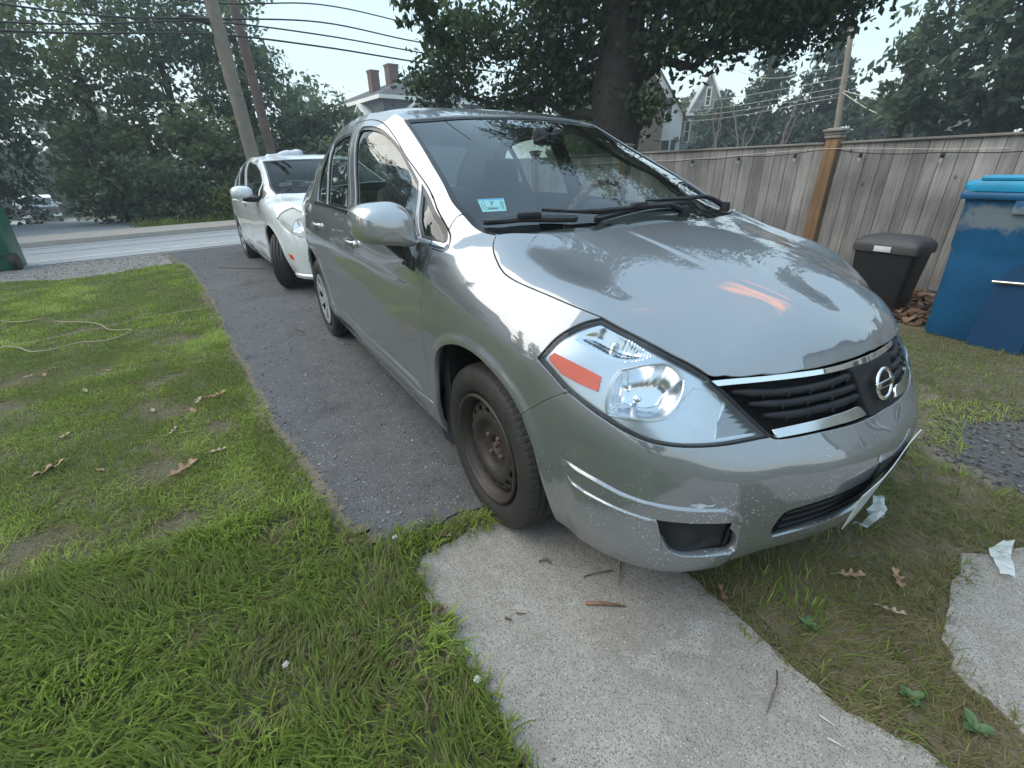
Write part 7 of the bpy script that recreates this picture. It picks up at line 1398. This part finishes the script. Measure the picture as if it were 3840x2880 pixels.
twig([(.50,-.60),(.485,-.645),(.465,-.69),(.475,-.70)],.0022,M_TWIG,'curved dark twig on the path just below the bumper'); twig([(.47,-.53),(.52,-.585),(.555,-.625)],.0018,M_TWIG,'thin dark twig poking out from under the bumper')
twig([(-2.9,-1.05),(-2.7,-1.0)],.004,M_TWIG,'short twig on the asphalt beside the rear wheel'); twig([(-6.6,-1.5),(-6.2,-1.1),(-6.1,-.95)],.006,M_TWIG,'long pale twig on the driveway left of the white car')
# crumpled clear plastic
def film(pts,name,lab,z,amp,seed):
    g=np.random.default_rng(seed); P=np.array(pts,float); Q,T=cdt(resamp(P,.02,True),[],.018); h=vnoise(Q[:,0],Q[:,1],38.,seed)*amp+vnoise(Q[:,0],Q[:,1],90.,seed+1)*amp*.3; o=mesh(name,np.c_[Q,z+h],[tuple(t) for t in T],M_FILM,None,False); tag(o,lab,'plastic scrap')
m,n_,l_=new_mat('clear_film'); o_=N(n_,'OutputMaterial'); tr=N(n_,'BsdfTransparent'); df=N(n_,'BsdfPrincipled',Roughness=.15); df.inputs['Base Color'].default_value=(.70,.76,.76,1); mx=N(n_,'MixShader'); mx.inputs[0].default_value=.62; l_.new(tr.outputs[0],mx.inputs[1]); l_.new(df.outputs[0],mx.inputs[2]); l_.new(mx.outputs[0],o_.inputs[0]); M_FILM=m
film([(.84,.20),(.875,.235),(.885,.32),(.875,.38),(.835,.44),(.81,.42),(.835,.37),(.83,.33),(.855,.30)],'plastic_film','crumpled clear plastic film on the dry grass under the bumper',.035,.06,5); film([(1.13,.50),(1.145,.60),(1.165,.63),(1.175,.55),(1.20,.46),(1.215,.41),(1.185,.40),(1.16,.44)],'plastic_film','pale blue plastic scrap lying on the right-hand slab',.018,.02,6)
# clover flowers
for x,y,lab in ((.60,-1.155,'white clover flower at the left edge of the path'),(.30,-1.55,'white clover flower deep in the long grass'),(.02,-1.165,'white clover flower by the weed tuft')):
    t=thing('clover_flower',lab,'flower',(x,y,0),0,'clover flowers'); MB().tube([(0,0,0),(.004,0,.05),(.004,0,.075)],.001,5).build('stem',F_GRASS,t,fix=False); m=MB(); g=np.random.default_rng(int(x*100)+200)
    for k in range(26): d=g.normal(size=3); d[2]=abs(d[2])*.8-.1; d/=np.linalg.norm(d); m.tube([Vector((.004,0,.078)),Vector((.004,0,.078))+Vector(d)*.010],[.0018,.0008],4)
    m.build('flower_head',pbr('clover_white',(.5,.5,.45),.7) if 'clover_white' not in MATS else MATS['clover_white'],t,fix=False)

g_=np.random.default_rng(91); EP=catmull(np.array(DRV[1:13]),8); k=len(EP); V=[];F=[]
for i,(x,y) in enumerate(EP): w1=.03+.05*g_.random(); w2=.02+.035*g_.random(); V+=[(x,y-w1,.0075),(x+.01*g_.normal(),y+w2,.0075)]
F=[(2*i,2*i+1,2*i+3,2*i+2) for i in range(k-1)]; tag(mesh('edge_dirt',V,F,M_DIRT,None,False),kind='structure')
stones('edge_crumbs','crumbled asphalt and dirt along the driveway edge',[(x,y-.06) for x,y in EP]+[(x,y+.09) for x,y in EP[::-1]],3800,.002,.010,92,((.06,.055,.05),(.24,.22,.19)),z=.008)

# haze volume added to imitate a lens veil over the distance
m,n_,l_=new_mat('veil_haze'); o_=N(n_,'OutputMaterial'); v_=N(n_,'VolumePrincipled'); v_.inputs['Density'].default_value=.0035; v_.inputs['Color'].default_value=(.80,.90,.95,1); v_.inputs['Anisotropy'].default_value=.2; l_.new(v_.outputs[0],o_.inputs['Volume'])
hz=MB().box((-60,5,5),(500,500,20.0)).build('haze',m,None); tag(hz,kind='stuff')
